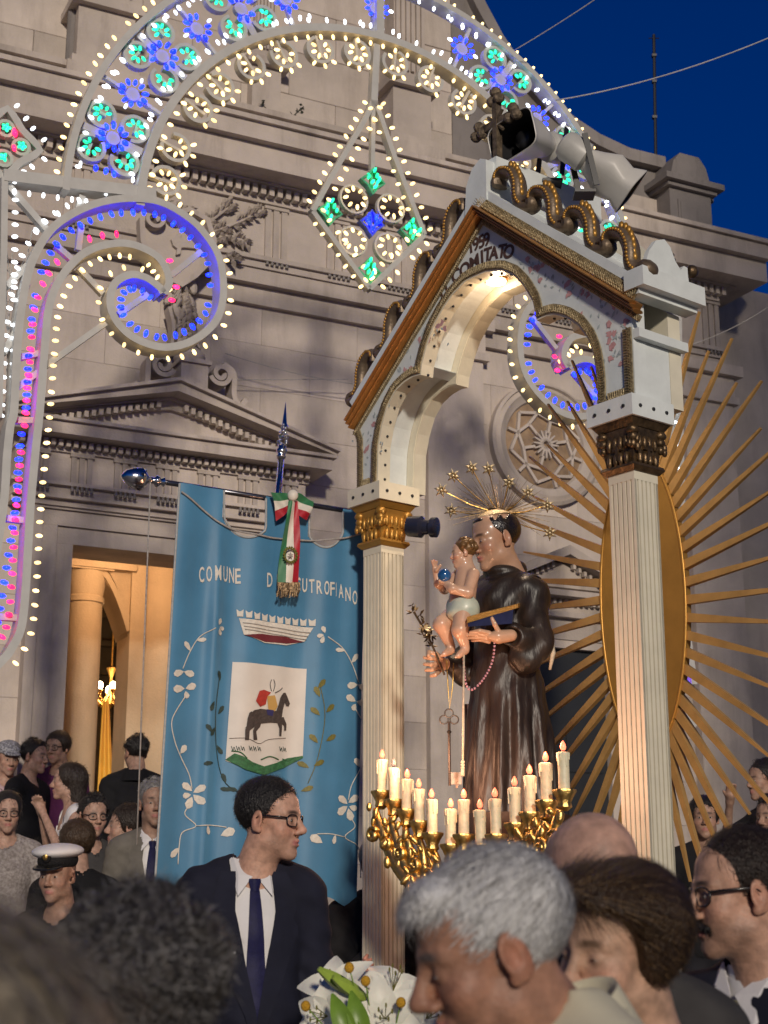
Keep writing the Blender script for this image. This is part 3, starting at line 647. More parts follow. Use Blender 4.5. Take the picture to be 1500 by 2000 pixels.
# ---------------------------------------------------------------- right-hand bay: round window and small door
cs, czz = FA.px(1066, 868, .05); R = cs - S(959, 862, .05)
MW = Matrix.Translation(FA.P(cs, czz, 0)) @ FA.M(0, 0).to_3x3().to_4x4() @ Matrix.Rotation(math.pi / 2, 4, 'X')
win = MB(); win.lathe(MW, [(R, 0), (R, .08), (R * .95, .10), (R * .93, .07), (R * .86, .09), (R * .82, .07), (R * .73, .045), (R * .71, .02), (R * .69, .0)], 56)
window = win.build('round_window', M_STONE, church, 30)
b = MB(); b.lathe(MW, [(R * .72, .008), (R * .72, .012)], 48)
M_PANE = mat('amber_pane', (.30, .21, .13), .22, 0, .3, 5, .1, 12); b.build('pane', M_PANE, window)
b = MB()
for k in range(6):
    a = math.radians(60 * k + 15); q = lambda r, d: (cs + r * R * math.cos(a + d), czz + r * R * math.sin(a + d)); h = math.radians(30)
    for p0, p1 in ((q(.20, 0), q(.42, 0)), (q(.42, 0), q(.52, h)), (q(.42, 0), q(.52, -h)), (q(.52, h), q(.70, h)), (q(.52, h), q(.66, .0)), (q(.52, -h), q(.66, 0))):
        b.bar(FA, [p0, p1], .028, .012, .05)
for k in range(16):
    a = math.radians(22.5 * k); b.bar(FA, [(cs + .05 * R * math.cos(a), czz + .05 * R * math.sin(a)), (cs + .23 * R * math.cos(a), czz + .23 * R * math.sin(a))], [.03, .012], .012, .062)
b.build('tracery', M_STONE, window)
s_d = S(1114, 1070, .3); zpa = Z(1114, 1064, .3); zpb = Z(1114, 1140, .3); wd = .78
b = MB(); b.prism(FA, [(s_d - wd + .1, zpb), (s_d + wd - .1, zpb), (s_d, zpa - .14)], -.02, .12)
for sg in (-1, 1): b.prism(FA, [(s_d, zpa), (s_d + sg * wd, zpb + .02), (s_d + sg * wd, zpb - .06), (s_d, zpa - .09)], -.02, .30 + sg * .001)
b.fbox(FA, s_d - wd, s_d + wd, zpb - .12, zpb - .063, -.02, .302); b.fbox(FA, s_d - wd + .1, s_d + wd - .1, zpb - .5, zpb - .123, -.02, .12); b.fbox(FA, s_d - wd + .06, s_d + wd - .06, zpb - .3, zpb - .25, -.02, .2)
hd2 = b.build('small_pediment', M_STONE2, church); me = block_mesh(.03, .045, .05, M_STONE2, 0)
for k in range(22): inst('dentil', me, hd2, FA.M(s_d - wd + .1 + k * .063, zpb - .15, .16))
for sg in (-1, 1):
    for k in range(2, 12): inst('dentil', me, hd2, FA.M(s_d + sg * k * .06, lerp(zpa, zpb, k * .06 / wd) - .12, .16))
zdt = Z(1120, 1272, 0); b = MB(); w2 = .52
b.fbox(FA, s_d - w2 - .14, s_d - w2, 1.2, zdt, -.02, .1); b.fbox(FA, s_d + w2, s_d + w2 + .14, 1.2, zdt, -.02, .1); b.fbox(FA, s_d - w2 - .14, s_d + w2 + .14, zdt + .002, zdt + .15, -.02, .102)
b.build('door_surround', M_STONE, church)
b = MB(); b.fbox(FA, s_d - w2, s_d + w2, 1.2, zdt, .004, .03)
for i in range(2):
    for j in range(4): b.fbox(FA, s_d - w2 + .06 + i * w2, s_d - .06 + i * w2, 1.4 + j * .5, 1.8 + j * .5, .03, .045)
b.build('door', mat('dark_door_paint', (.02, .022, .025), .5), church)
b = MB()
for k in range(6): b.fbox(FA, S(1180, 1500), sR + .05, 1.2 + k * .12, 1.2 + (k + 1) * .12 - .006, 0, .30 - k * .04)
b.build('plinth', M_STONE, church)
# ---------------------------------------------------------------- small things fixed to the church
b = MB(); p0 = at(1279, 300, 15.4); p1 = at(1277, 68, 15.4); b.tube([p0 - Vector((0, 0, .3)), p1], .018, 6)
for t in (.3, .6, .82): b.box(lerp(p0, p1, t), (.05, .05, .03))
b.tube([lerp(p0, p1, .97) - Vector((.06, 0, 0)), lerp(p0, p1, .97) + Vector((.06, 0, 0))], .006, 5)
tag(b.build('antenna_mast', M_BLACK), 'thin dark antenna mast rising above the stone pinnacle', 'antenna')
b = MB(); r = random.Random(8); oP = -.2; root = FA.px(548, 262, oP)
for tip in ((505, 215), (525, 238), (585, 218), (540, 240)):
    q = FA.px(*tip, oP); pts = [FA.P(lerp(root[0], q[0], t), lerp(root[1], q[1], t) + .03 * math.sin(t * 3), oP + .05 + .05 * t) for t in (0, .3, .6, 1)]; b.tube(pts, .006, 4)
    for i in range(26):
        t = r.uniform(.25, 1); c = Vector(pts[0]).lerp(Vector(pts[3]), t) + Vector((r.uniform(-.03, .03), r.uniform(-.03, .03), r.uniform(-.03, .05)))
        an = r.uniform(0, 6.3); l = r.uniform(.015, .03); d = FA.e * math.cos(an) * l + Vector((0, 0, math.sin(an) * l)); e = FA.e * -math.sin(an) * l * .5 + Vector((0, 0, math.cos(an) * l * .5)) + FA.n * .01
        b.add([c - d, c + e, c + d, c - e], [(0, 1, 2, 3)])
tag(b.build('wall_weed', mat('dry_weed', (.03, .035, .02), .8)), 'dark scraggly weed growing from the upper cornice ledge', 'plant')
def wire(name, pts, r, label, m=None, n=14, sag=.1):
    P = [Vector(pts[0]).lerp(Vector(pts[1]), i / n) - Vector((0, 0, sag * 4 * (i / n) * (1 - i / n))) for i in range(n + 1)]
    b = MB(); b.tube(P, r, 5); return tag(b.build(name, m or M_ROPE, None, True), label, 'cable')
wire('cable', (at(1085, 196, 9.9), at(1530, 62, 9.0)), .005, 'thin pale cable strung from the lit arch across the sky', mat('pale_cable', (.5, .5, .5), .5), sag=.06)
wire('cable', (at(1005, 98, 9.9), at(1190, -20, 9.6)), .004, 'faint dark cable slanting up above the lit arch', sag=.01)
wire('cable', (at(440, 690, 12.6), at(690, 750, 13.2)), .004, 'faint wire sloping across the bare church wall', sag=.03)
wire('cable', (at(420, 742, 12.7), at(680, 741, 13.2)), .004, 'faint level wire across the bare church wall', sag=.0)
wire('cable', (at(1345, 675, 12), at(1500, 600, 12)), .004, 'thin wire behind the golden rays', sag=.03)
# ================================================================ festive light structures (parallel to the church front)
LU = Fr(0, 9.6, (1, .5)); SCN, ZCN, RO, RI = -.072, 5.89, 2.125, 1.655
B_WARM = emit('warm_bulb', (1.0, .68, .28), 3.2); B_WHITE = emit('white_bulb', (.88, .94, 1.0), 2.6)
B_BLUE = emit('blue_bulb', (.003, .012, 1.0), 11.0); B_GREEN = emit('green_bulb', (.02, 1.0, .42), 1.6); B_RED = emit('red_bulb', (1.0, .012, .075), 5.5)
def bulbmesh(m, r=.0135, l=.023):
    b = MB(); b.ball((0, 0, l * .9), (r, r, l), 6, 4); return b.mesh('bulb', m, True)
BM = {k: bulbmesh(m, *((.0145, .024) if k in 'br' else (.012, .021))) for k, m in dict(w=B_WARM, i=B_WHITE, b=B_BLUE, g=B_GREEN, r=B_RED).items()}
BMAT = dict(w=B_WARM, i=B_WHITE, b=B_BLUE, g=B_GREEN, r=B_RED)
class Lum:
    def __init__(s, root): s.root = root; s.bl = []
    def bulb(s, p, d, c, o=.03): s.bl.append((p, d, c, o))
    def along(s, path, step, off, c, o=.03):
        for (p, t) in resample(path, step, off): sg = 1 if off > 0 else -1; s.bulb(p, (-t[1] * sg, t[0] * sg), c, o)
    def finish(s):
        rng = random.Random(11); s.bl = [q for q in s.bl if rng.random() > .045]
        def cd(q): return (LU.P(*q[0]) - Vector((0, 0, CZ))).length
        s.bl.sort(key=cd)
        for i, (p, d, c, o) in enumerate(s.bl[:300]):
            D = (LU.e * d[0] + Vector((0, 0, d[1])) + LU.n * rng.uniform(-.1, .35) + Vector((rng.uniform(-.2, .2), 0, rng.uniform(-.2, .2)))).normalized()
            inst('bulb', BM[c], s.root, Matrix.Translation(LU.P(*p, o)) @ D.to_track_quat('Z', 'Y').to_matrix().to_4x4())
        rest = {}
        for p, d, c, o in s.bl[300:]:
            bb = rest.setdefault(c, MB()); D = (LU.e * d[0] + Vector((0, 0, d[1])) + LU.n * .1).normalized()
            bb.ball(LU.P(*p, o) + D * .018, (.012, .012, .021), 6, 4, D.to_track_quat('Z', 'Y').to_matrix())
        for c, bb in rest.items(): bb.build('bulb', BMAT[c], s.root, True, 'stuff')
def pol(r, a): return (SCN + r * math.cos(a), ZCN + r * math.sin(a))
def angle_of(px, py): s, z = LU.px(px, py); return math.atan2(z - ZCN, s - SCN)
# ---------------------------------------------------------------- big arch
arch = thing('light_arch', LU.P(SCN, ZCN), 'big arch of white frames with blue, green and white bulbs before the church', 'light arch')
A = Lum(arch)
b = MB(); b.bar(LU, circ((SCN, ZCN), RO, 120, 0, 180), .045, -.06, .06); b.build('outer_band', M_WHITEP, arch)
b = MB(); b.bar(LU, circ((SCN, ZCN), RI, 100, 0, 180), .055, -.06, .06); b.build('inner_band', M_WHITEP, arch)
b = MB(); b.bar(LU, [(SCN + .02, ZCN + RI), (SCN + .02, ZCN + RO)], .06, -.05, .05); b.build('centre_post', M_WHITEP, arch)
outer = circ((SCN, ZCN), RO, 160, 180, 0); inner = circ((SCN, ZCN), RI, 160, 180, 0)
A.along(outer, .080, .040, 'w', .02)
big = [angle_of(*p) for p in ((225, 275), (312, 109), (467, 17))]; small = [angle_of(*p) for p in ((258, 187), (380, 55), (556, 5))]
big = big + [math.pi - a for a in big]; small = small + [math.pi - a for a in small]
RM = (RO + RI) / 2
def rosette(a, curls):
    c = pol(RM, a); b = MB(); b.prism(LU, circ(c, .046, 18), -.02, .02); ro = b.build('rosette', M_WHITEP, arch)
    for k in range(10):
        t = 2 * math.pi * k / 10 + a; A.bulb((c[0] + .058 * math.cos(t), c[1] + .058 * math.sin(t)), (math.cos(t), math.sin(t)), 'b')
    b = MB(); e = (math.cos(a), math.sin(a)); f = (-e[1], e[0])
    if not curls:
        for sg in (-1, 1): b.bar(LU, [(c[0] + e[0] * sg * .05, c[1] + e[1] * sg * .05), (c[0] + e[0] * sg * .21, c[1] + e[1] * sg * .21)], .022, -.02, .015)
        b.build('spoke', M_WHITEP, ro)
        for sr in (-1, 1):
            for st in (-.16, -.06, .06, .16):
                A.bulb((c[0] + e[0] * sr * .175 + f[0] * st * (1 if sr > 0 else .8), c[1] + e[1] * sr * .175 + f[1] * st), (-sr * e[0], -sr * e[1]), 'i')
            A.bulb((c[0] + f[0] * sr * .13, c[1] + f[1] * sr * .13), (-sr * f[0], -sr * f[1]), 'i')
        return
    for se in (-1, 1): b.bar(LU, [(c[0] + e[0] * se * .05, c[1] + e[1] * se * .05), (c[0] + e[0] * se * .2, c[1] + e[1] * se * .2)], .05, -.02, .015)
    b.build('spoke', M_WHITEP, ro)
    for se in (-1, 1):
        for sf in (-1, 1):
            q = (c[0] + e[0] * se * .112 + f[0] * sf * .125, c[1] + e[1] * se * .112 + f[1] * sf * .125); b = MB(); an = math.degrees(math.atan2(c[1] - q[1], c[0] - q[0]))
            pth = circ(q, .086, 22, an + 40, an + 40 + 320 * 1); b.bar(LU, pth, .024, -.025, .025)
            an2 = math.radians(an + 180); b.bar(LU, [(q[0] + .07 * math.cos(an2 + .6), q[1] + .07 * math.sin(an2 + .6)), (q[0] + .03 * math.cos(an2 - 2.2), q[1] + .03 * math.sin(an2 - 2.2))], .02, -.02, .02)
            b.build('curl', M_WHITEP, ro)
            for k in range(6):
                t = math.radians(an + 70 + k * 48); A.bulb((q[0] + .062 * math.cos(t), q[1] + .062 * math.sin(t)), (-math.cos(t), -math.sin(t)), 'g')
for a in big: rosette(a, True)
for a in small: rosette(a, False)
rosette(math.pi / 2, False)
for a in [angle_of(205, 345), math.pi - angle_of(205, 345)]:
    for k in range(3): A.bulb(pol(RM - .06 + .06 * k, a), (0, 1), 'b')
    for k in (-.18, .16): A.bulb(pol(RM + k, a), (0, 1), 'i')
# curls hanging inside the inner band
cl = [angle_of(*p) for p in ((384, 215), (430, 176), (490, 135), (553, 113), (625, 110), (696, 117), (346, 294), (338, 362))]
for j, a in enumerate(cl + [math.pi - a for a in cl]):
    q = pol(RI - .150, a); an = math.degrees(a); b = MB(); sg = 1 if j % 2 else -1
    b.bar(LU, circ(q, .092, 24, an + 60 * sg, an + 60 * sg + 290 * sg), .024, -.025, .03)
    b.bar(LU, [pol(RI - .03, a), (q[0] - .055 * math.cos(a), q[1] - .055 * math.sin(a))], .018, -.02, .02)
    b.build('hanging_curl', M_WHITEP, arch)
    for k in range(6):
        t = a + math.radians(50 + 52 * k); A.bulb((q[0] + .074 * math.cos(t), q[1] + .074 * math.sin(t)), (-math.cos(t), -math.sin(t)), 'w')
    for t in (a + 2.5, a - 2.5, a + math.pi): A.bulb((q[0] + .106 * math.cos(t), q[1] + .106 * math.sin(t)), (math.cos(t), math.sin(t)), 'w')
A.along(inner, .10, -.04, 'w'); A.along(outer, .125, -.045, 'i'); A.along(inner, .135, .05, 'i')
A.finish()
# ---------------------------------------------------------------- scroll posts, left and its mirror image right
O_PX = [(36 - 18 - 54, 1228), (0, 1004), (8, 900), (15, 836), (22, 808), (29, 680), (40, 588), (59, 515), (95, 456), (147, 420), (202, 401), (257, 396), (312, 405), (367, 438), (403, 478), (422, 515), (429, 563), (425, 607), (407, 643), (367, 673), (319, 685), (275, 676), (238, 654), (214, 621), (209, 588), (220, 559), (249, 544), (279, 550), (304, 568), (312, 579)]
I_PX = [(-40, 1330), (0, 1292), (17, 1270), (36, 1228), (45, 1144), (53, 1004), (63, 892), (72, 808), (82, 680), (90, 607), (110, 555), (147, 511), (183, 491), (227, 483), (264, 489), (301, 509), (319, 537), (323, 563), (312, 579)]
def mir(path, m): return [(2 * SCN - s, z) for s, z in path] if m else path
def scrollpost(m, label):
    op = smoothpath(mir(LU.pxs(O_PX), m), 6); ip = smoothpath(mir(LU.pxs(I_PX), m), 6); sg = -1 if m else 1
    root = thing('light_scroll_post', LU.P(*op[0]), label, 'light post', 'scroll-topped light posts')
    T = Lum(root)
    b = MB(); b.bar(LU, op, .048, -.07, .07); b.build('outer_band', M_WHITEP, root)
    b = MB(); b.bar(LU, ip, .048, -.07, .07); b.build('inner_band', M_WHITEP, root)
    for p, q in (((23, 822), (72, 822)), ((2, 1012), (54, 1018)), ((-20, 1204), (38, 1208)), ((32, 700), (82, 690)), ((30, 760), (74, 728)), ((108, 480), (140, 508)), ((158, 440), (152, 490)), ((332, 540), (392, 492)), ((230, 615), (288, 576)), ((85, 718), (205, 632)), ((152, 524), (200, 575)), ((312, 579), (324, 575))):
        b = MB(); b.bar(LU, mir(LU.pxs([p, q]), m), .036, -.02, .02); b.build('strut', M_WHITEP, root)
    n = len(op); i0 = 6 * 3; i1 = 6 * 11
    T.along(op, .080, -.055 * sg, 'b'); T.along(op[i1:], .082, .045 * sg, 'w'); T.along(op[i0:i1], .085, .045 * sg, 'i')
    j1 = 6 * 14; T.along(ip[6 * 2:j1], .080, .052 * sg, 'r'); T.along(ip[6 * 1:6 * 16], .080, -.05 * sg, 'w')
    for q in ((322, 512), (335, 562), (326, 588)): T.bulb(mir(LU.pxs([q]), m)[0], (sg, 0), 'r')
    T.finish(); return root
scrollpost(False, 'tall post of blue and red bulbs curling into a spiral, at the left edge')
scrollpost(True, 'spiral-topped light post seen through the canopy arch behind the rays')
# wing frame that carries the arch foot, left and mirrored
for m in (False, True):
    root = thing('light_wing_frame', LU.P(*mir([LU.px(5, 800)], m)[0]), ('white lattice frame with cold white bulbs behind the canopy pier' if m else 'white lattice frame with cold white bulbs left of the spiral'), 'light frame', 'lattice frames under the arch feet'); T = Lum(root)
    b = MB(); b.bar(LU, mir(LU.pxs([(4, 348), (300, 384)]), m), .075, -.06, .055); b.build('beam', M_WHITEP, root)
    b = MB(); b.bar(LU, mir(LU.pxs([(6, 352), (4, 500), (-6, 820)]), m), .04, -.05, .05); b.build('post', M_WHITEP, root)
    for p, q in (((14, 362), (92, 452)), ((160, 384), (152, 412)), ((12, 560), (52, 520)), ((6, 690), (36, 640))):
        b = MB(); b.bar(LU, mir(LU.pxs([p, q]), m), .04, -.03, .02); b.build('strut', M_WHITEP, root)
    sg = -1 if m else 1; T.along(mir(LU.pxs([(12, 362), (190, 386)]), m), .088, -.03 * sg, 'i'); T.along(mir(LU.pxs([(12, 380), (6, 800)]), m), .08, .03 * sg, 'i')
    T.along(mir(LU.pxs([(70, 470), (100, 440), (150, 418)]), m), .085, 0.02, 'i')
    T.finish()
    b = MB(); r = random.Random(5)
    for k in range(7):
        x0, y0 = r.uniform(0, 20), r.uniform(430, 760); x1, y1 = r.uniform(25, 70), r.uniform(430, 560) if k < 4 else r.uniform(560, 760)
        p, q = mir([LU.px(x0, y0)], m)[0], mir([LU.px(min(x1, 40 if y1 > 560 else 70), y1)], m)[0]
        b.tube([LU.P(lerp(p[0], q[0], t), lerp(p[1], q[1], t) - .08 * math.sin(math.pi * t), -.03) for t in [i / 10 for i in range(11)]], .0035, 4)
    b.build('loose_cable', M_ROPE, root)
# small four-pointed star over the left wing
root = thing('light_star', LU.P(*LU.px(5, 345)), 'small star with green and red bulbs above the left lattice frame', 'light star'); T = Lum(root)
c = LU.px(8, 282); tp = LU.px(14, 216); ra = tp[1] - c[1]; rb = LU.px(80, 291)[0] - c[0]
pts = []
for k in range(4):
    a0, a1 = k * math.pi / 2, (k + 1) * math.pi / 2
    for i in range(8):
        t = i / 8; w = 1 - .34 * math.sin(math.pi * t); a = lerp(a0, a1, t); pts.append((c[0] + rb * w * math.cos(a) * .95, c[1] + ra * w * math.sin(a)))
b = MB(); b.bar(LU, pts, .045, -.03, .03, True); b.build('frame', M_WHITEP, root)
for k in range(4):
    a = k * math.pi / 2; q = (c[0] + .1 * math.cos(a), c[1] + .1 * math.sin(a)); b = MB(); b.bar(LU, circ(q, .05, 16), .02, -.02, .02, True); b.build('ring', M_WHITEP, root)
    for j in range(5): t = 2 * math.pi * j / 5; T.bulb((q[0] + .03 * math.cos(t), q[1] + .03 * math.sin(t)), (-math.cos(t), -math.sin(t)), 'g')
    for j in (-.4, .4): T.bulb((c[0] + .075 * math.cos(a + .8 + j * .3), c[1] + .075 * math.sin(a + .8 + j * .3)), (0, 1), 'r')
T.along(pts + pts[:1], .085, -.04, 'i'); T.finish()
# ---------------------------------------------------------------- pendant under the arch crown
zp0 = ZCN + RI - .02
pend = thing('light_pendant', LU.P(SCN, zp0), 'kite-shaped pendant of warm bulbs with green and blue diamonds hanging from the arch', 'light pendant'); T = Lum(pend)
topn, rc, bo, lc = [LU.px(*p) for p in ((728, 192), (826, 461), (719, 566), (608, 415))]
st = LU.px(733, 90)
b = MB(); b.bar(LU, [st, topn, LU.px(728, 212)], .05, -.03, .03); b.bar(LU, [LU.px(727, 205), LU.px(726, 335)], .03, -.02, .02); b.build('stem', M_WHITEP, pend)
kite = [topn, rc, bo, lc]; 
edges = [smoothpath([LU.px(728, 200), LU.px(741, 232), LU.px(768, 310), rc], 5), [rc, bo], [bo, lc], smoothpath([lc, LU.px(655, 330), LU.px(712, 232), LU.px(726, 200)], 5)]
for e in edges: b = MB(); b.bar(LU, e, .036, -.03, .03); b.build('frame', M_WHITEP, pend); T.along(e, .085, .035, 'w'); T.along(e[: max(2, len(e))], .095, -.04, 'w')
rr = .10
for i, p in enumerate(((690, 390), (762, 408), (688, 472), (757, 485))):
    c = LU.px(*p); b = MB(); a0 = (0, 0, 0, 0)[i]; b.bar(LU, circ(c, rr, 26), .014, -.02, .015, True); b.build('ring', M_WHITEP, pend)
    for k in range(8): t = 2 * math.pi * k / 8 + .2; T.bulb((c[0] + (rr - .010) * math.cos(t), c[1] + (rr - .014) * math.sin(t)), (-math.cos(t), -math.sin(t)), 'w')
M_GRN = mat('green_tinted_panel', (.10, .45, .25), .4); M_BLU = mat('blue_tinted_panel', (.10, .14, .55), .4)
for p, cc, m_ in (((726, 356), 'g', M_GRN), ((642, 416), 'g', M_GRN), ((802, 455), 'g', M_GRN), ((719, 532), 'g', M_GRN), ((724, 438), 'b', M_BLU)):
    c = LU.px(*p); d = []
    for k in range(4):
        for i in range(6):
            t = i / 6; w = 1 - .42 * math.sin(math.pi * t) ** .8; a = k * math.pi / 2 + t * math.pi / 2; d.append((c[0] + .088 * w * math.cos(a), c[1] + .095 * w * math.sin(a)))
    b = MB(); b.bar(LU, d, .014, -.025, .025, True); b.bar(LU, [(c[0], c[1] - .085), (c[0], c[1] + .085)], .022, -.02, -.002); b.build('diamond', m_, pend)
    for q in ((0, .06), (0, -.06), (.045, 0), (-.045, 0), (.022, .022), (-.022, .022), (.02, -.025), (-.02, -.025)): T.bulb((c[0] + q[0], c[1] + q[1]), (0, .3), cc)
T.finish()
# ================================================================ processional canopy
G = Fr(1.02, 6.0, (.6217, -.7833)); SD = Fr(1.02, 6.0, (.7833, .6217))     # gable front; right-hand side
ZA = G.px(1233, 769)[1]                                                 # top of the capitals' abacus
sL = -1.675                                                             # front corner line of the far column
canopy = thing('processional_canopy', G.P(sL / 2, .9), 'cream and gold gabled canopy with trefoil arch, fluted columns and lettering', 'canopy')
DEP = .30                                                               # depth of column and arch
def rbar(b, fr, path, w, d, o, seg=8):
    n = len(path); vs = []
    for i in range(n):
        a = path[max(i - 1, 0)]; c = path[min(i + 1, n - 1)]; dx, dz = c[0] - a[0], c[1] - a[1]; l = math.hypot(dx, dz) or 1
        ww = w[i] if hasattr(w, '__len__') else w; dd = d[i] if hasattr(d, '__len__') else d
        for k in range(seg):
            t = 2 * math.pi * k / seg; vs.append(fr.P(path[i][0] - dz / l * ww * math.cos(t), path[i][1] + dx / l * ww * math.cos(t), o + dd * math.sin(t)))
    fs = [(i * seg + k, i * seg + (k + 1) % seg, (i + 1) * seg + (k + 1) % seg, (i + 1) * seg + k) for i in range(n - 1) for k in range(seg)]
    b.add(vs, fs + [tuple(range(seg - 1, -1, -1)), tuple(range((n - 1) * seg, n * seg))])
M_BRAID = mat('tarnished_gold_lace', (.36, .29, .17), .5, .5, .4, 70, .5, 120)
def braid(fr, path, w, o, parent):
    b = MB(); b.bar(fr, path, w, o - .008, o)
    L = sum(math.dist(p, q) for p, q in zip(path[:-1], path[1:])); n = max(8, int(L / .006))
    den = resample(path, L / n)
    for ph in (0, math.pi):
        pts = []
        for i, (p, t) in enumerate(den):
            a = i * .006 / .024 * 2 * math.pi + ph; h = math.sin(a) * w * .42; g = .006 * math.cos(a)
            pts.append(fr.P(p[0] - t[1] * h + t[0] * g, p[1] + t[0] * h + t[1] * g, o + .004))
        b.tube(pts, .0028, 4)
    return b.build('lace_trim', M_BRAID, parent, 40)
# columns -------------------------------------------------------------------
WC = .142
zB, zCap, zNeck = .9, G.px(1238, 815)[1], G.px(1238, 905)[1]
def column(sr):
    """sr: s of the column's right front corner"""
    s1, s0 = sr - .045, sr - .045 - WC; o1, o0 = -.045, -.045 - WC; c = ((s0 + s1) / 2, (o0 + o1) / 2)
    b = MB(); h0, h1 = zB + .12, zNeck - .012
    ins = .012; b.fbox(G, s0 + ins, s1 - ins, h0, h1, o0 + ins, o1 - ins)
    n = 5; w = WC / n; rib = .017
    for k in range(n + 1):
        a = s0 + k * (WC - rib) / n; b.fbox(G, a, a + rib, h0, h1, o1 - ins, o1 - (.001 if k in (0, n) else 0)); b.fbox(G, a, a + rib, h0, h1, o0, o0 + ins)
        a = o0 + k * (WC - rib) / n; b.fbox(G, s1 - ins, s1, h0, h1, a, a + rib); b.fbox(G, s0, s0 + ins, h0, h1, a, a + rib)
    for e in (h1 - .035, h0):
        b.fbox(G, s0 - .001, s1 + .001, e, e + .04, o0 - .001, o1 + .001)
    col = b.build('column_shaft', M_IVORY, canopy)
    b = MB()
    def ring(z0, z1, g0, g1):
        P = G.P; b.hexa([P(s0 - g0, z0, o1 + g0), P(s1 + g0, z0, o1 + g0), P(s1 + g0, z0, o0 - g0), P(s0 - g0, z0, o0 - g0), P(s0 - g1, z1, o1 + g1), P(s1 + g1, z1, o1 + g1), P(s1 + g1, z1, o0 - g1), P(s0 - g1, z1, o0 - g1)])
    ring(zNeck - .010, zNeck + .008, .008, .024); ring(zNeck + .009, zNeck + .022, .024, .020)
    cap = b
    ring(zNeck + .023, zCap - .02, .004, .022); ring(zCap - .018, zCap + .012, .026, .046)
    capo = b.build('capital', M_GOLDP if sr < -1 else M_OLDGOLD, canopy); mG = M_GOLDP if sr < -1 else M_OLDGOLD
    b = MB(); hh = zCap - zNeck; r = random.Random(int(sr * 100) % 77)
    # acanthus: corner volutes, leaves and a small cross on each face
    for (su, ou) in ((s0 - .012, o1 + .012), (s1 + .012, o1 + .012), (s1 + .012, o0 - .012), (s0 - .012, o0 - .012)):
        for kk in range(3): b.ball(G.P(su, zCap - .035 - kk * .030, ou), (.030 - .006 * kk, .030 - .006 * kk, .022), 8, 6)
        for kk in range(5):
            an = r.uniform(0, 6.3); b.ball(G.P(su + .018 * math.cos(an), zCap - .04 - r.uniform(0, .07), ou + .018 * math.sin(an)), (.012, .012, .02), 6, 5)
    for t in (.18, .42, .62, .84):
        for u in (0, 1):
            hz = zNeck + .045 + (.02 if u else 0)
            p = G.P(lerp(s0, s1, t), hz + u * .05, o1 + .016); q = G.P(s1 + .016, hz + u * .05, lerp(o0, o1, t))
            for w_ in (p, q): b.ball(w_, (.013, .013, .030), 6, 5)
    b.build('acanthus', mG, capo, True, 'stuff')
    b = MB(); mid = zNeck + .075
    for fr_ in (0, 1):
        if fr_ == 0: cs_, oo = (s0 + s1) / 2, o1 + .018; b.fbox(G, cs_ - .008, cs_ + .008, mid - .035, mid + .04, o1, oo + .006); b.fbox(G, cs_ - .026, cs_ + .026, mid + .008, mid + .024, o1, oo + .004)
        else: cs_ = (o0 + o1) / 2; b.fbox(G, s1, s1 + .024, mid - .035, mid + .04, cs_ - .008, cs_ + .008); b.fbox(G, s1, s1 + .022, mid + .008, mid + .024, cs_ - .026, cs_ + .026)
    b.build('cross_relief', mG, capo)
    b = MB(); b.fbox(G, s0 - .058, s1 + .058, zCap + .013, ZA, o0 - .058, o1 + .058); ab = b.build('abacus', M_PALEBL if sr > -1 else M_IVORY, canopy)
    b = MB()
    for k in range(3):
        t = (k + .5) / 3
        for q, ax in ((G.P(lerp(s0 - .05, s1 + .05, t), (zCap + ZA) / 2 + .006, o1 + .060), G.n), (G.P(s1 + .060, (zCap + ZA) / 2 + .006, lerp(o0 - .05, o1 + .05, t)), G.e)):
            b.lathe(Matrix.Translation(q) @ ax.to_track_quat('Z', 'Y').to_matrix().to_4x4(), [(.009, -.003), (.008, .003), (.003, .005)], 8)
    b.build('screw', M_BLACK, ab, kind='stuff')
    b = MB(); ring(zB, zB + .08, .06, .06); ring(zB + .082, zB + .119, .04, .01); b.build('column_base', M_IVORY, canopy)
    return (s0, s1, o0, o1)
cR = column(0.0); cL = column(sL)
# gable body -----------------------------------------------------------------
oF = -.05
OPEN_PX = [(738, 938), (740, 870), (747, 830), (758, 792), (774, 762), (793, 744), (809, 734), (823, 731), (825, 711), (834, 676), (847, 638), (866, 603), (885, 575), (912, 547), (950, 530), (981, 527), (1006, 537), (1026, 558), (1044, 589), (1051, 625), (1068, 616), (1085, 613), (1108, 619), (1132, 634), (1151, 660), (1162, 690), (1167, 720), (1170, 753), (1169, 781)]
op = G.pxs(OPEN_PX, oF)
zl = ZA + .002; op[0] = (op[0][0], zl); op[-1] = (op[-1][0], zl)
apex = G.px(914, 418, oF); sMid = apex[0]
eL = G.px(690, 822, oF); eR = G.px(1246, 592, oF)
ze = (eL[1] + eR[1]) / 2; eL = (eL[0], ze); eR = (-.022, ze + .03)
print('canopy', 'open', [tuple(round(c, 3) for c in p) for p in (op[0], op[7], op[15], op[19], op[-1])], 'apex', apex, eL, eR, 'ZA', ZA)
pL = G.px(700, 930, oF)[0]; pR = -.022
outline = [(pL, zl), (pL, ze - .16), (pL + .01, ze - .12), (pL - .03, ze - .06), eL, apex, eR, (pR, ze - .06), (pR, zl)] + op[::-1]
TH = .075
for i, (o1, nm, mt) in enumerate(((oF, 'gable_front', M_PALEBL), (oF - DEP + TH, 'gable_back', M_IVORY))):
    b = MB(); b.prism(G, outline, o1 - TH, o1); b.build(nm, mt, canopy)
b = MB(); b.bar(G, op, .010, oF - TH + .004, oF + .006); b.bar(G, op, .010, oF - DEP - .006, oF - DEP + TH - .004); b.build('arch_lining', M_IVORY, canopy)
b = MB()
for (p, t) in resample(op, .075): b.ball(G.P(p[0] + t[1] * .007, p[1] - t[0] * .007, oF - TH / 2), .0075, 6, 4)
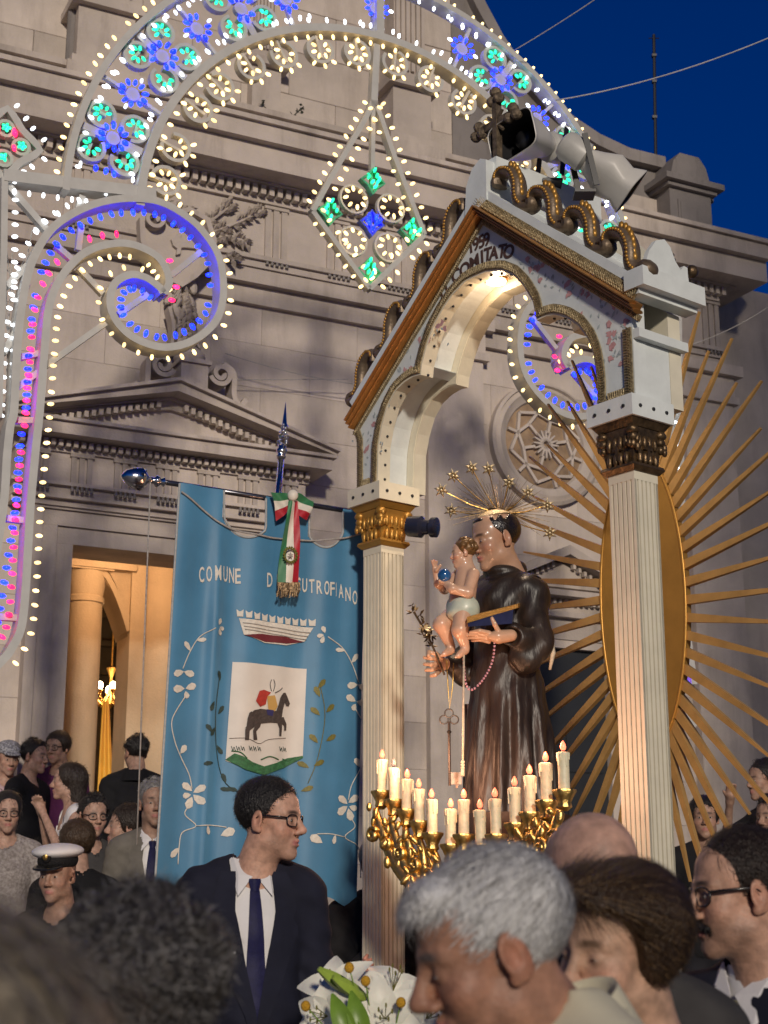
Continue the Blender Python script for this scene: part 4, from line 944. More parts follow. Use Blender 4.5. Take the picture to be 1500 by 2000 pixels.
b.build('screw', M_BLACK, canopy, True)
ctr = (sMid, zl + .25)
rec = []
for (p, t) in [(op[0], (0, 1))] + resample(op, .03): rec.append((p[0] - t[1] * .055, p[1] + t[0] * .055))
b = MB(); b.bar(G, rec, .012, oF - DEP + TH + .002, oF - TH - .002); b.build('arch_soffit', M_PALEBL, canopy)
for s0_ in (pL, pR - .09, pR - .014): b = MB(); b.fbox(G, s0_, s0_ + .012, zl, ze - .1, oF - DEP + TH + .002, oF - TH - .002); b.build('pier_side', M_PALEBL, canopy)
b = MB()                                                                # stepped ledge on the right-hand side
b.fbox(G, pR + .002, pR + .035, ze - .14, ze - .10, oF - DEP - .01, oF); b.fbox(G, pR + .002, pR + .070, ze + .035, ze + .095, oF - DEP - .04, oF + .03)
b.build('side_ledge', M_PALEBL, canopy)
# slopes: gilt moulding between two lace bands
def off(path, d):
    out = []
    for i in range(len(path)):
        a = path[max(i - 1, 0)]; c = path[min(i + 1, len(path) - 1)]
        out.append(path[i])
    return out
aT = G.px(914, 398, .05); lT = G.px(664, 818, .05); rT = (2 * aT[0] - lT[0] - .02, lT[1]); rT = (.03, G.px(1249, 572, .05)[1]); print('eaves', lT, rT)
slope = [lT, aT, rT]
def shift(path, dz): return [(s, z + dz) for s, z in path]
for k, (dz, w, o1) in enumerate(((-.006, .016, .030), (.012, .015, .048), (.028, .013, .058))):
    b = MB(); rbar(b, G, shift(slope, dz - .030), w * .62, .030, oF + o1 - .01, 10); b.build('gilt_moulding', M_COPPER, canopy, 50)
b = MB(); b.bar(G, shift(slope, -.020), .040, oF + .002, oF + .042); b.build('moulding_bed', M_COPPER, canopy)
braid(G, shift(slope, -.066), .026, oF + .012, canopy); br = braid(G, shift(slope, .040), .052, oF + .03, canopy)
braid(G, [(p[0] - t[1] * .025, p[1] + t[0] * .025) for p, t in resample(op, .03)], .040, oF + .012, canopy)
braid(G, [(pR - .026, zl), (pR - .026, ze - .09)], .046, oF + .012, canopy); braid(G, [(pL + .024, zl), (pL + .022, ze - .13), (pL - .004, ze - .07)], .042, oF + .012, canopy)
braid(G, [(pL + .04, zl + .028), (op[0][0] - .06, zl + .028)], .05, oF + .011, canopy); braid(G, [(op[-1][0] + .06, zl + .028), (pR - .05, zl + .028)], .05, oF + .011, canopy)
# roof boards behind the slopes, depth of the arch
b = MB(); up = shift(slope, .092)
P3 = [G.P(*p, o) for p in up for o in (oF - .0, oF - DEP - .05)]; P4 = [G.P(p[0], p[1] - .045, o) for p in up for o in (oF - .0, oF - DEP - .05)]
b.hexa([P4[0], P4[2], P4[3], P4[1], P3[0], P3[2], P3[3], P3[1]]); b.hexa([P4[2], P4[4], P4[5], P4[3], P3[2], P3[4], P3[5], P3[3]]); b.build('roof_board', M_PALEBL, canopy)
b = MB(); b.bar(G, up, .05, oF + .001, oF + .028); b.bar(G, up, .05, oF - DEP - .07, oF - DEP - .05); b.build('roof_edge', M_PALEBL, canopy)
# eave box and scalloped boards at the right
zE = rT[1] + .12
b = MB(); b.fbox(G, -.02, .088, zE - .055, zE + .030, oF - DEP - .05, oF + .045); b.build('eave_block', M_PALEBL, canopy)
b = MB(); pts = SD.pxs([(1252, 556), (1258, 520), (1266, 490), (1280, 470), (1296, 468), (1308, 484), (1318, 512), (1328, 528), (1334, 520), (1341, 524), (1342, 540), (1345, 562)], .05)
zlow = min(z for s, z in pts); b.prism(SD, [(s, max(z, zE + .037)) for s, z in pts], .03, .055); b.build('scalloped_board', M_PALEBL, canopy)
b = MB()
for (p, t) in resample(SD.pxs([(1300, 468), (1318, 490), (1328, 525)], .05), .022): b.ball(SD.P(*p, .02), (.02, .02, .014), 6, 5)
b.ball(SD.P(*SD.px(1358, 528, .04), .02), .03, 8, 6); b.build('gilt_edging', M_OLDGOLD, canopy, True, 'stuff')
# back arch board with rounded top
b = MB(); c0 = (sMid + .05, ze + .05); pts = [(c0[0] + .80 * math.cos(a) * (1 if math.cos(a) > 0 else .9), c0[1] + .62 * math.sin(a) ** .8) for a in [math.pi * i / 30 for i in range(31)]]
b.bar(G, pts[2:17], .12, oF - DEP - .10, oF - DEP - .075); b.build('rounded_back_board', M_IVORY, canopy)
# S-scrolls riding the slopes
M_SCROLL = mat('grey_bronze_paint', (.16, .115, .075), .45, .45, .3, 18, .3, 50)
def s_scroll(p0, p1, parent, flip):
    d = (p1[0] - p0[0], p1[1] - p0[1]); L = math.hypot(*d); t = (d[0] / L, d[1] / L); nn = (-t[1], t[0])
    if nn[1] < 0: nn = (-nn[0], -nn[1])
    loc = [(.10, .10), (.06, .16), (.03, .24), (.06, .34), (.14, .40), (.26, .42), (.38, .36), (.48, .26), (.56, .13), (.66, .04), (.78, .02), (.88, .07), (.90, .15), (.83, .19), (.78, .15)]
    cur = [(.22, .20), (.22, .26), (.17, .29), (.11, .27), (.07, .20), (.10, .12), (.18, .09), (.25, .14)]
    def mp(q): return (p0[0] + t[0] * q[0] * L + nn[0] * q[1] * L * .74, p0[1] + t[1] * q[0] * L + nn[1] * q[1] * L * .74)
    b = MB(); pa = smoothpath([mp(q) for q in loc], 5); n = len(pa)
    rbar(b, G, pa, [.024 + .010 * math.sin(math.pi * i / n) for i in range(n)], .045, oF - .02, 10)
    so_ = b.build('roof_scroll', M_SCROLL, parent, 50)
    b = MB()
    for i in range(6, n - 22, 2): b.ball(G.P(pa[i][0] + nn[0] * .012, pa[i][1] + nn[1] * .012, oF + .022), .0085, 6, 4)
    for i in range(n - 50, n - 26, 3): b.ball(G.P(pa[i][0] + nn[0] * .035, pa[i][1] + nn[1] * .035, oF - .01), (.014, .014, .022), 6, 4)
    b.build('beading', M_GOLDP, so_, True, 'stuff')
rs = shift(slope, .130)
for k in range(4):
    a, c = rs[1], rs[2]; f = lambda t: (lerp(a[0], c[0], t), lerp(a[1], c[1], t)); s_scroll(f(.05 + k * .235), f(.05 + k * .235 + .29), canopy, 0)
    a2, c2 = rs[1], rs[0]; f2 = lambda t: (lerp(a2[0], c2[0], t), lerp(a2[1], c2[1], t)); s_scroll(f2(.10 + k * .235), f2(.10 + k * .235 + .25), canopy, 1)
# apex pedestal with painted shield, ridge beam and cross
aZ = aT[1] + .10; s_ = aT[0]
b = MB(); pts = [(s_ - .10, aZ - .14), (s_ + .06, aZ - .08), (s_ + .06, aZ + .13), (s_ + .02, aZ + .15), (s_ - .04, aZ + .12), (s_ - .085, aZ + .04)]
b.prism(G, pts, oF - .2, oF + .035); b.build('apex_block', M_PALEBL, canopy)
b = MB(); b.fbox(G, s_ - .03, s_ + .075, aZ + .02, aZ + .16, oF - .74, oF - .02); b.build('ridge_beam', M_PALEBL, canopy)
b = MB(); cz = aZ + .16; co = oF - .09; b.fbox(G, s_ - .012, s_ + .018, cz, cz + .36, co - .025, co + .012); b.fbox(G, s_ - .10, s_ + .11, cz + .21, cz + .25, co - .02, co + .008)
for q in ((s_ + .003, cz + .37), (s_ - .12, cz + .23), (s_ + .125, cz + .23)):
    for k in range(3): a = 2 * math.pi * k / 3 + math.pi / 2; b.ball(G.P(q[0] + .028 * math.cos(a), q[1] + .028 * math.sin(a), co), (.03, .024, .03), 8, 6)
for a in (.8, 2.35, 3.9, 5.5): b.tube([G.P(s_ + .03 * math.cos(a), cz + .23 + .03 * math.sin(a), co), G.P(s_ + .075 * math.cos(a), cz + .23 + .075 * math.sin(a), co)], .009, 5)
b.build('apex_cross', mat('worn_dark_gilt', (.16, .12, .08), .6, .5, .5, 30, .6, 50), canopy)
# painted roses on the gable: flat print, so thin petals a millimetre proud
M_PINK = mat('pink_paint', (.55, .30, .30), .6, 0, .2, 30); M_LEAFP = mat('grey_leaf_paint', (.40, .46, .46), .6, 0, .2, 30)
b = MB(); r = random.Random(9)
spots = []
for x, y, n in ((1035, 520, 9), (1070, 535, 9), (1105, 555, 8), (1140, 575, 10), (1185, 595, 12), (1200, 625, 8), (1195, 660, 10), (1200, 700, 8), (860, 640, 8), (835, 665, 8), (800, 700, 9), (770, 720, 7), (727, 805, 8), (718, 850, 8), (722, 885, 8), (1055, 495, 6)):
    for i in range(n): spots.append((x + r.gauss(0, 13), y + r.gauss(0, 13)))
for i, (x, y) in enumerate(spots):
    q = G.px(x, y, oF + .0015); pk = r.random() < .30
    b.cur = 0 if pk else 1
    for k in range(4 if pk else 1):
        an = r.uniform(0, 6.3); l, w = (r.uniform(.012, .020), .010) if pk else (r.uniform(.010, .017), .0065)
        c = (q[0] + (r.uniform(-.008, .008) if pk else 0), q[1] + (r.uniform(-.008, .008) if pk else 0)); oo = oF + .0012 + .0003 * (i % 7) + .0001 * k
        b.add([G.P(c[0] - math.cos(an) * l, c[1] - math.sin(an) * l, oo), G.P(c[0] + math.sin(an) * w, c[1] - math.cos(an) * w, oo), G.P(c[0] + math.cos(an) * l, c[1] + math.sin(an) * l, oo), G.P(c[0] - math.sin(an) * w, c[1] + math.cos(an) * w, oo)], [(0, 1, 2, 3)])
b.build('painted_roses', [M_PINK, M_LEAFP], canopy, kind='stuff')
# lettering
def letter(ch, fr, s, z, o, h, rot, m, parent, wscale=1.0, depth=.002, name='lettering', bold=0.0, skew=0.0):
    cu = bpy.data.curves.new('t', 'FONT'); cu.body = ch; cu.size = h / .69; cu.align_x = 'CENTER'; cu.extrude = depth; cu.offset = bold
    to = bpy.data.objects.new('t', cu); COL.objects.link(to)
    dg = bpy.context.evaluated_depsgraph_get(); me = bpy.data.meshes.new_from_object(to.evaluated_get(dg)); bpy.data.objects.remove(to); bpy.data.curves.remove(cu)
    me.materials.clear(); me.materials.append(m)
    for v in me.vertices: v.co.x = v.co.x * wscale + v.co.y * skew
    A = Matrix(((fr.e.x, 0, fr.n.x, 0), (fr.e.y, 0, fr.n.y, 0), (0, 1, 0, 0), (0, 0, 0, 1)))
    return inst(name, me, parent, Matrix.Translation(fr.P(s, z, o)) @ A @ Matrix.Rotation(rot, 4, 'Z') @ Matrix.Translation((0, -h / 2, 0)))
M_LET = mat('brown_letter_paint', (.085, .045, .035), .6, 0, .2, 40)
txt = [('I', 862, 573), ('L', 874, 558), ('C', 891, 538), ('O', 908, 525), ('M', 927, 511), ('I', 942, 501), ('T', 953, 496), ('A', 965, 494), ('T', 981, 490), ('O', 994, 491)]
P_ = [G.px(x, y, oF) for _, x, y in txt]
for i, (c, x, y) in enumerate(txt):
    a = P_[max(i - 1, 0)]; d = P_[min(i + 1, len(P_) - 1)]; letter(c, G, P_[i][0], P_[i][1], oF + .001, .062, math.atan2(d[1] - a[1], d[0] - a[0]) * .75, M_LET, canopy, 1.02, bold=.0025)
for c, x, y in (('1', 920, 482), ('9', 930, 476), ('5', 941, 471), ('9', 951, 467)):
    q = G.px(x, y, oF); letter(c, G, q[0], q[1], oF + .001, .064, .12, M_LET, canopy, 1.0, bold=.002)
# lamp under the crown of the arch
lq = G.px(963, 546, oF - .12); 
lamp_c = G.P(lq[0], lq[1] - .0, oF - .14)
lm = thing('canopy_lamp', lamp_c, 'round warm spotlight glowing under the crown of the canopy arch', 'lamp')
b = MB(); b.lathe(Matrix.Translation(lamp_c), [(.055, -.002), (.062, .004), (.05, .035)], 24); b.build('housing', M_COPPER, lm, 40)
b = MB(); b.lathe(Matrix.Translation(lamp_c), [(.048, -.010), (.049, -.003)], 24); b.build('lens', emit('lamp_lens', (1, .62, .45), 7), lm, True)
spt = bpy.data.lights.new('canopy_spot', 'SPOT'); spt.energy = 60; spt.color = (1, .74, .50); spt.spot_size = math.radians(100); spt.spot_blend = .6; spt.shadow_soft_size = .05
lamp('canopy_lamp_glow', lamp_c + Vector((0, 0, -.045)), (1, .70, .44), 2.2, .03)
spo = bpy.data.objects.new('canopy_spot', spt); COL.objects.link(spo); spo.location = lamp_c + Vector((0, 0, -.02)); spo.rotation_euler = Vector((.12, .05, -1)).to_track_quat('-Z', 'Y').to_euler()
# horn loudspeakers on the ridge
def horn(base, axis, L, wm_, hm, label, roll=0.0):
    ax = Vector(axis).normalized(); up = Vector((0, 0, 1)); up = (up - ax * up.dot(ax)).normalized(); rt = ax.cross(up)
    if roll: R_ = Matrix.Rotation(roll, 3, ax); up = R_ @ up; rt = R_ @ rt
    t_ = thing('horn_loudspeaker', base, label, 'loudspeaker', 'horn loudspeakers on the canopy ridge'); base = Vector(base)
    def sec(d, w, h, e, n=28):
        out = []
        for k in range(n):
            a = 2 * math.pi * k / n; c, s = math.cos(a), math.sin(a); out.append(base + ax * d + rt * (w * math.copysign(abs(c) ** e, c)) + up * (h * math.copysign(abs(s) ** e, s)))
        return out
    prof = [(0, .045, .045, 1), (.1, .055, .05, .9), (.3, .08, .062, .8), (.55, .115, .08, .65), (.8, wm_ * .82, hm * .8, .5), (.95, wm_ * .96, hm * .95, .42), (1, wm_, hm, .40)]
    b = MB(); b.grid([sec(d * L, w, h, e) for d, w, h, e in prof], True); hi_ = MB(); hi_.grid([sec(d * L, w - .006, h - .006, e) for d, w, h, e in reversed(prof)], True); hi_.build('horn_throat', M_BLACK, t_, 50)
    b.grid([sec(L, wm_, hm, .4), sec(L + .003, wm_ - .003, hm - .003, .4), sec(L, wm_ - .006, hm - .006, .4)], True)
    b.build('horn', mat('grey_horn_plastic', (.55, .53, .49), .35, 0, .05, 6), t_, 50)
    Rm = ax.to_track_quat('Z', 'Y').to_matrix().to_4x4()
    b = MB(); b.lathe(Matrix.Translation(base) @ Rm, [(.03, -.12), (.06, -.11), (.075, -.08), (.075, .02), (.05, .04)], 24); b.build('driver', mat('grey_driver', (.45, .44, .41), .4), t_, 40)
    b = MB(); b.lathe(Matrix.Translation(base + ax * L * .45) @ Rm, [(.012, 0), (.05, L * .22), (.045, L * .3), (.0, L * .32)], 16); b.build('centre_cone', M_BLACK, t_, True)
    b = MB()
    for sg in (-1, 1): b.bar(Fr(*(base + rt * sg * .085)[:2], (ax.x, ax.y)), [(-.02, base.z + .08), (.03, base.z - .19)], .028, -.004, .004)
    b.box(base + ax * .01 - Vector((0, 0, .2)), (.10, .10, .015)); b.build('bracket', M_BLACK, t_)
    return t_
h1 = at(1078, 288, 6.95); horn(h1, (-.72, -.66, -.16), .30, .150, .105, 'grey horn loudspeaker with its dark mouth turned left on the ridge', .1)
h2 = at(1135, 304, 6.75); horn(h2, (.74, .06, -.56), .30, .10, .105, 'grey horn loudspeaker pointing right and down on the ridge', -.5)
# ---------------------------------------------------------------- sunburst behind the statue
SB = Fr(*(G.P(sL / 2 - .06, 0, -.86))[:2], G.e)
cS, cZ = SB.px(1259, 1172)
M_RAY = mat('muted_gold_paint', (.50, .30, .10), .5, .4, .15, 8, .15, 40)
sun = thing('sunburst', SB.P(cS, .9), 'tall gold-painted oval board with long tapering wooden rays', 'sunburst')
hwS = SB.px(1341, 1172)[0] - cS; hwS2 = cS - SB.px(1176, 1172)[0]; aw = (hwS + hwS2) / 2; ah = SB.px(1259, 885)[1] - cZ
tw = cS - SB.px(990, 1062)[0]; th_ = (SB.px(1396, 568)[1] - cZ) * 1.06
print('sunburst', aw, ah, tw, th_, 'z', cZ, SB.P(cS, cZ))
b = MB(); b.prism(SB, [(cS + aw * math.cos(a), cZ + ah * math.sin(a)) for a in [2 * math.pi * k / 72 for k in range(72)]], -.02, .02); b.build('board', M_GOLDP, sun)
b = MB(); b.tube([SB.P(cS + aw * math.cos(a), cZ + ah * math.sin(a), .018) for a in [2 * math.pi * k / 72 for k in range(72)]], .008, 6, True); b.build('rim', M_GOLDP, sun, True)
N = 54
for k in range(N):
    t = 2 * math.pi * (k + .5) / N; lf = 1.0 if k % 2 else .9
    p = (cS + aw * .99 * math.cos(t), cZ + ah * .99 * math.sin(t)); q = (cS + tw * lf * math.cos(t), cZ + th_ * lf * math.sin(t))
    if q[1] < .95: q = (lerp(p[0], q[0], .55), max(.95, lerp(p[1], q[1], .55)))
    d = (q[0] - p[0], q[1] - p[1]); L = math.hypot(*d); nx, nz = -d[1] / L, d[0] / L; b = MB(); P = SB.P; w = .0215; e = .0045
    b.hexa([P(p[0] + nx * w, p[1] + nz * w, -.016), P(p[0] - nx * w, p[1] - nz * w, -.016), P(p[0] - nx * w, p[1] - nz * w, .016), P(p[0] + nx * w, p[1] + nz * w, .016), P(q[0] + nx * e, q[1] + nz * e, -.006), P(q[0] - nx * e, q[1] - nz * e, -.006), P(q[0] - nx * e, q[1] - nz * e, .006), P(q[0] + nx * e, q[1] + nz * e, .006)])
    b.build('ray', M_RAY, sun)
b = MB(); b.fbox(SB, cS - .035, cS + .035, .9, cZ - ah * .9, -.06, -.021); b.build('support', M_GOLDP, sun)
# ================================================================ float platform, statue, candles
plat = MB(); MIDP = G.P(sL / 2, 0, -.15)
plat.fbox(G, sL - .5, .45, .55, .9, -1.3, 1.6); pt = plat.build('float_platform', mat('dark_float_wood', (.06, .035, .02), .5, 0, .3, 4, .2, 30)); tag(pt, 'dark wooden platform carrying canopy, statue and candles', 'platform')
b = MB()
for s_ in (sL - .4, .35):
    for o_ in (-1.2, 1.5): b.fbox(G, s_ - .06, s_ + .06, 0, .549, o_ - .06, o_ + .06)
lg = b.build('leg', M_BLACK, pt)
YS = 6.66
def A_(px, py, d=0.0): return at(px, py, YS + d)
zS = A_(1000, 1592).z
b = MB(); c = A_(1000, 1600); b.lathe(Matrix.Translation((c.x, c.y, .9)), [(.34, 0), (.34, .1), (.25, .16), (.23, zS - 1.05), (.25, zS - .98), (.25, zS - .9)], 8); tag(b.build('statue_plinth', mat('dark_walnut', (.03, .018, .012), .5, 0, .3, 6, .2, 30), None, 30), 'octagonal dark wooden plinth under the friar statue', 'plinth')
b = MB(); rows = []
for i in range(8):
    t = i / 7; y = lerp(1375, 1600, t); rows.append([A_(lerp(906, 926, u) + 2 * math.sin(t * 7), y, .30 + .03 * math.sin(u * 9)) for u in [j / 10 for j in range(11)]])
b.grid(rows); tag(b.build('velvet_cloth', mat('dark_velvet', (.05, .006, .02), .8, 0, .3, 10, col2=(.02, .015, .08), sheen=.5), None, True), 'dark red and blue velvet strip hanging behind the friar statue', 'cloth')
statue = thing('friar_statue', (c.x, c.y, zS), 'glossy painted statue of a tonsured friar in dark brown habit holding a book', 'statue')
M_HABIT = mat('dark_brown_lacquer', (.020, .014, .011), .42, 0, .5, 6, .5, 26, col2=(.040, .028, .022), spec=.45, stretch=(1.5, 1.5, .4))
S_ = SDF()
S_.cap(A_(985, 1185), A_(1000, 1590), .125, .205, .03); S_.ell(A_(1000, 1172), (.165, .13, .12), .04); S_.cap(A_(960, 1150, .08), A_(1035, 1160, -.06), .075, .085, .04)
S_.cap(A_(1036, 1165, -.07), A_(1054, 1262, -.15), .068, .062, .025); S_.cap(A_(1054, 1262, -.15), A_(1003, 1240, -.22), .056, .052, .02); S_.ell(A_(1028, 1278, -.18), (.07, .045, .085), .02)
S_.cap(A_(945, 1170, .12), A_(930, 1260, .16), .06, .055, .03); S_.cap(A_(930, 1260, .16), A_(885, 1298, .06), .055, .045, .03); S_.ell(A_(905, 1318, .08), (.05, .05, .06), .03)
S_.ell(A_(995, 1245, -.25), (.042, .03, .042), .012, None, True)
S_.ell(A_(980, 1118), (.085, .075, .035), .02)                        # rolled hood at the neck
S_.cap(A_(985, 1118, .05), A_(1012, 1112, .06), .055, .04, .03)
cs_ = np.array(A_(1000, 1590))
zNk = A_(985, 1135).z
def folds(P):
    th = np.arctan2(P[:, 1] - cs_[1], P[:, 0] - cs_[0]); t = np.clip((A_(1000, 1290).z - P[:, 2]) / .4, 0, 1)
    return t * (.013 * np.sin(th * 11 + P[:, 2] * 3) + .007 * np.sin(th * 19 - P[:, 2] * 5 + 1)) + (.004 * np.sin(P[:, 2] * 34 + th * 3) + .003 * np.sin(P[:, 0] * 60 - P[:, 2] * 46)) * (1 - t) * (P[:, 2] < zNk)
S_.fn(folds, 'add'); S_.mesh('habit', M_HABIT, statue, .008)
# head with tonsure
def hl_(M, z0):
    Mi = np.array(M.inverted())
    if z0 is not None: return lambda P: z0 - (P @ Mi[2, :3] + Mi[2, 3])
    def f(P):
        p = P @ Mi[:3, :3].T + Mi[:3, 3]; return np.maximum(np.interp(p[:, 1], (-.13, -.05, -.015, .02, .045, .06), (-.05, -.04, .0, .035, .06, .2)) - p[:, 2], p[:, 2] - .088 - .01 * np.sin(p[:, 0] * 160 + p[:, 1] * 130))
    return f
HM = headM(A_(967, 1058, -.02), 116, 12, 0, 1.10)
hs = SDF(); add_head(hs, HM, nose=1.1, jaw=.95); hs.mesh('head', M_SKINP, statue, .0045, color=face_tint(HM, (.44, .27, .18), blush=.5, brow=(.06, .035, .02)))
add_eyes(HM, statue, (0, -.4), .7)
hs = SDF(); sc = 1.10; P_h = lambda *c: np.array(HM @ Vector(c)); RH = np.array(HM.to_3x3()) / sc
hs.ell(P_h(0, -.022, .046), np.array((.083, .102, .085)) * sc, .01, RH); hs.fn(hl_(HM, None), 'and'); hs.ell(P_h(0, .060, .090), np.array((.036, .014, .013)) * sc, .012, RH)
hs.mesh('tonsure_hair', mat('black_lacquer_hair', (.012, .009, .008), .25, 0, .3, 60, .4, 90, coat=.4), statue, .0045)
hs = SDF(); hs.ell(P_h(0, -.018, .076), np.array((.066, .086, .055)) * sc, .01, RH); hs.fn(hl_(HM, .104), 'and'); hs.mesh('gilt_skullcap', mat('cream_gilt', (.72, .55, .32), .4, .3, .25, 30, .5, 50, stretch=(3, 3, .5)), statue, .004)
# hands
def finger(S, pts, r0, r1): 
    for i in range(len(pts) - 1): S.cap(pts[i], pts[i + 1], lerp(r0, r1, i / (len(pts) - 1)), lerp(r0, r1, (i + 1) / (len(pts) - 1)), .004)
h1_ = SDF(); h1_.cap(A_(998, 1241, -.24), A_(974, 1244, -.25), .026, .030, .02); h1_.ell(A_(966, 1243, -.25), (.036, .026, .020), .012)
for k, (dy, L) in enumerate(((-4, 36), (2, 42), (8, 40), (13, 32))): finger(h1_, [A_(955, 1240 + dy, -.26 + .01 * k), A_(955 - L * .5, 1236 + dy, -.27 + .012 * k), A_(955 - L, 1238 + dy, -.25 + .012 * k)], .0105, .0075)
finger(h1_, [A_(975, 1236, -.26), A_(966, 1219, -.275), A_(961, 1208, -.275)], .012, .008)
h1_.mesh('hand', M_SKINP, statue, .0042, color=lambda v: np.tile((.55, .34, .22), (len(v), 1)))
h2_ = SDF(); h2_.cap(A_(885, 1298, .06), A_(866, 1297, .03), .024, .026, .02); h2_.ell(A_(861, 1297, .02), (.026, .026, .036), .012)
for k, (p, q, r_) in enumerate((((855, 1288), (842, 1286), (829, 1284)), ((854, 1296), (842, 1298), (829, 1297)), ((855, 1304), (844, 1308), (832, 1309)), ((857, 1312), (850, 1318), (842, 1320)))): finger(h2_, [A_(*p, 0), A_(*q, -.03), A_(*r_, -.02)], .0105, .0075)
finger(h2_, [A_(862, 1285, -.01), A_(850, 1276, -.03), A_(838, 1274, -.03), A_(837, 1280, -.04)], .012, .009)
h2_.mesh('hand', M_SKINP, statue, .0042, color=lambda v: np.tile((.55, .34, .22), (len(v), 1)))
# child on the arm: body is one mesh, cloth and hair its parts
child = thing('child_figure', A_(905, 1280, -.15), 'painted figure of a seated child in pale loincloth holding a blue ball', 'statue')
CMX = headM(A_(904, 1083, -.16), 96, 4, 0, .50); cb = SDF(); add_head(cb, CMX, nose=.8, jaw=1.1, cheek=1.5, neck=False, chin=.9)
D = -.16
cb.cap(A_(912, 1098, D), A_(913, 1115, D), .026, .03, .02); cb.cap(A_(912, 1128, D), A_(902, 1185, D), .050, .054, .03); cb.ell(A_(900, 1170, D - .01), (.05, .05, .045), .02)
for pts, r0, r1 in ((((896, 1122, D + .05), (868, 1150, D + .06), (856, 1140, D + .03), (850, 1112, D + .02)), .026, .014), (((925, 1122, D - .05), (914, 1158, D - .08), (884, 1150, D - .09), (872, 1139, D - .07)), .027, .016)):
    for i in range(3): cb.cap(A_(*pts[i]), A_(*pts[i + 1]), lerp(r0, r1, i / 3), lerp(r0, r1, (i + 1) / 3), .012)
for k in range(4): cb.cap(A_(850, 1112, D + .02), A_(844 + 3 * k, 1095 + abs(k - 1), D + .012 * k), .009, .006, .006)
cb.cap(A_(852, 1114, D), A_(860, 1104, D - .01), .008, .006, .006)
for k in range(4): cb.cap(A_(874, 1139, D - .07), A_(858, 1134 + 2 * k, D - .08 + .012 * k), .008, .006, .006)
for hip, kn, an, ft in (((893, 1195, D + .04), (862, 1220, D + .01), (880, 1262, D + .03), (868, 1277, D + .0)), ((905, 1198, D - .05), (899, 1230, D - .07), (908, 1262, D - .04), (896, 1280, D - .07))):
    cb.cap(A_(*hip), A_(*kn), .042, .036, .02); cb.cap(A_(*kn), A_(*an), .034, .020, .012); cb.cap(A_(an[0], an[1] + 8, an[2]), A_(*ft), .019, .013, .012)
    for k in range(4): cb.cap(A_(*ft), A_(ft[0] - 6 + k, ft[1] + 3, ft[2] - .012 + .008 * k), .007, .006, .004)
cb.mesh('body', M_SKINP, child, .0045, color=face_tint(CMX, (.60, .37, .25), lip=(.5, .18, .16), brow=(.2, .12, .06), blush=.7))
ch_ = SDF(); PC = lambda *c: np.array(CMX @ Vector(c)); RC = np.array(CMX.to_3x3()) / .50; rr_ = random.Random(2)
ch_.ell(PC(0, -.025, .055), np.array((.085, .10, .085)) * .52, .01, RC); ch_.ell(PC(0, .11, -.02), np.array((.10, .075, .11)) * .52, .01, RC, True)
for i in range(40):
    a, e_ = rr_.uniform(0, 6.3), rr_.uniform(-.3, 1.3); q = (.09 * math.cos(a) * math.cos(e_), -.025 + .10 * math.sin(a) * math.cos(e_), .05 + .085 * math.sin(e_))
    if q[1] < .05 or q[2] > .09: ch_.ell(PC(*q), .010, .006)
ch_.mesh('curly_hair', mat('golden_brown_curls', (.16, .085, .03), .35, .2, .4, 60, .3, 80), child, .0045)
lc_ = SDF(); lc_.cap(A_(900, 1186, D + .02), A_(908, 1190, D - .03), .064, .064, .03); lc_.ell(A_(897, 1198, D - .02), (.055, .06, .03), .02); lc_.mesh('loincloth', mat('pale_green_cloth_paint', (.50, .56, .47), .35, 0, .1, 20, .2, 30), child, .006)
b = MB(); b.ball(A_(868, 1124, D - .075), .030, 18, 12); tag(b.build('ball', mat('blue_enamel', (.02, .10, .28), .15, 0, .3, 30, coat=.8), child, True), 'blue globe held in the hand')
# book
bk = thing('open_book', A_(960, 1215, -.25), 'thick book with golden page edges and blue cover on the friar hand', 'book')
b = MB(); p0, p1 = A_(912, 1217, -.30), A_(1012, 1187, -.24); dv = (p1 - p0); sd = Vector((.02, .12, .03)); up = Vector((0, 0, .032))
b.hexa([p0, p0 + dv, p0 + dv + sd, p0 + sd, p0 + up * .8, p0 + dv + up * .5, p0 + dv + sd + up * .5, p0 + sd + up * .8]); b.build('pages', mat('gilt_page_edge', (.42, .22, .05), .4, .4, .25, 40, .4, 120, stretch=(1, 1, 8)), bk)
b = MB(); q0, q1 = A_(914, 1224, -.31), A_(1000, 1218, -.25); b.hexa([q0, q1, q1 + sd, q0 + sd, q0 + Vector((0, 0, .014)), p1 - Vector((.02, 0, .004)), p1 + sd - Vector((.02, 0, .004)), q0 + sd + Vector((0, 0, .014))]); b.build('cover', mat('blue_book_cover', (.012, .016, .06), .3, 0, .2, 20), bk)
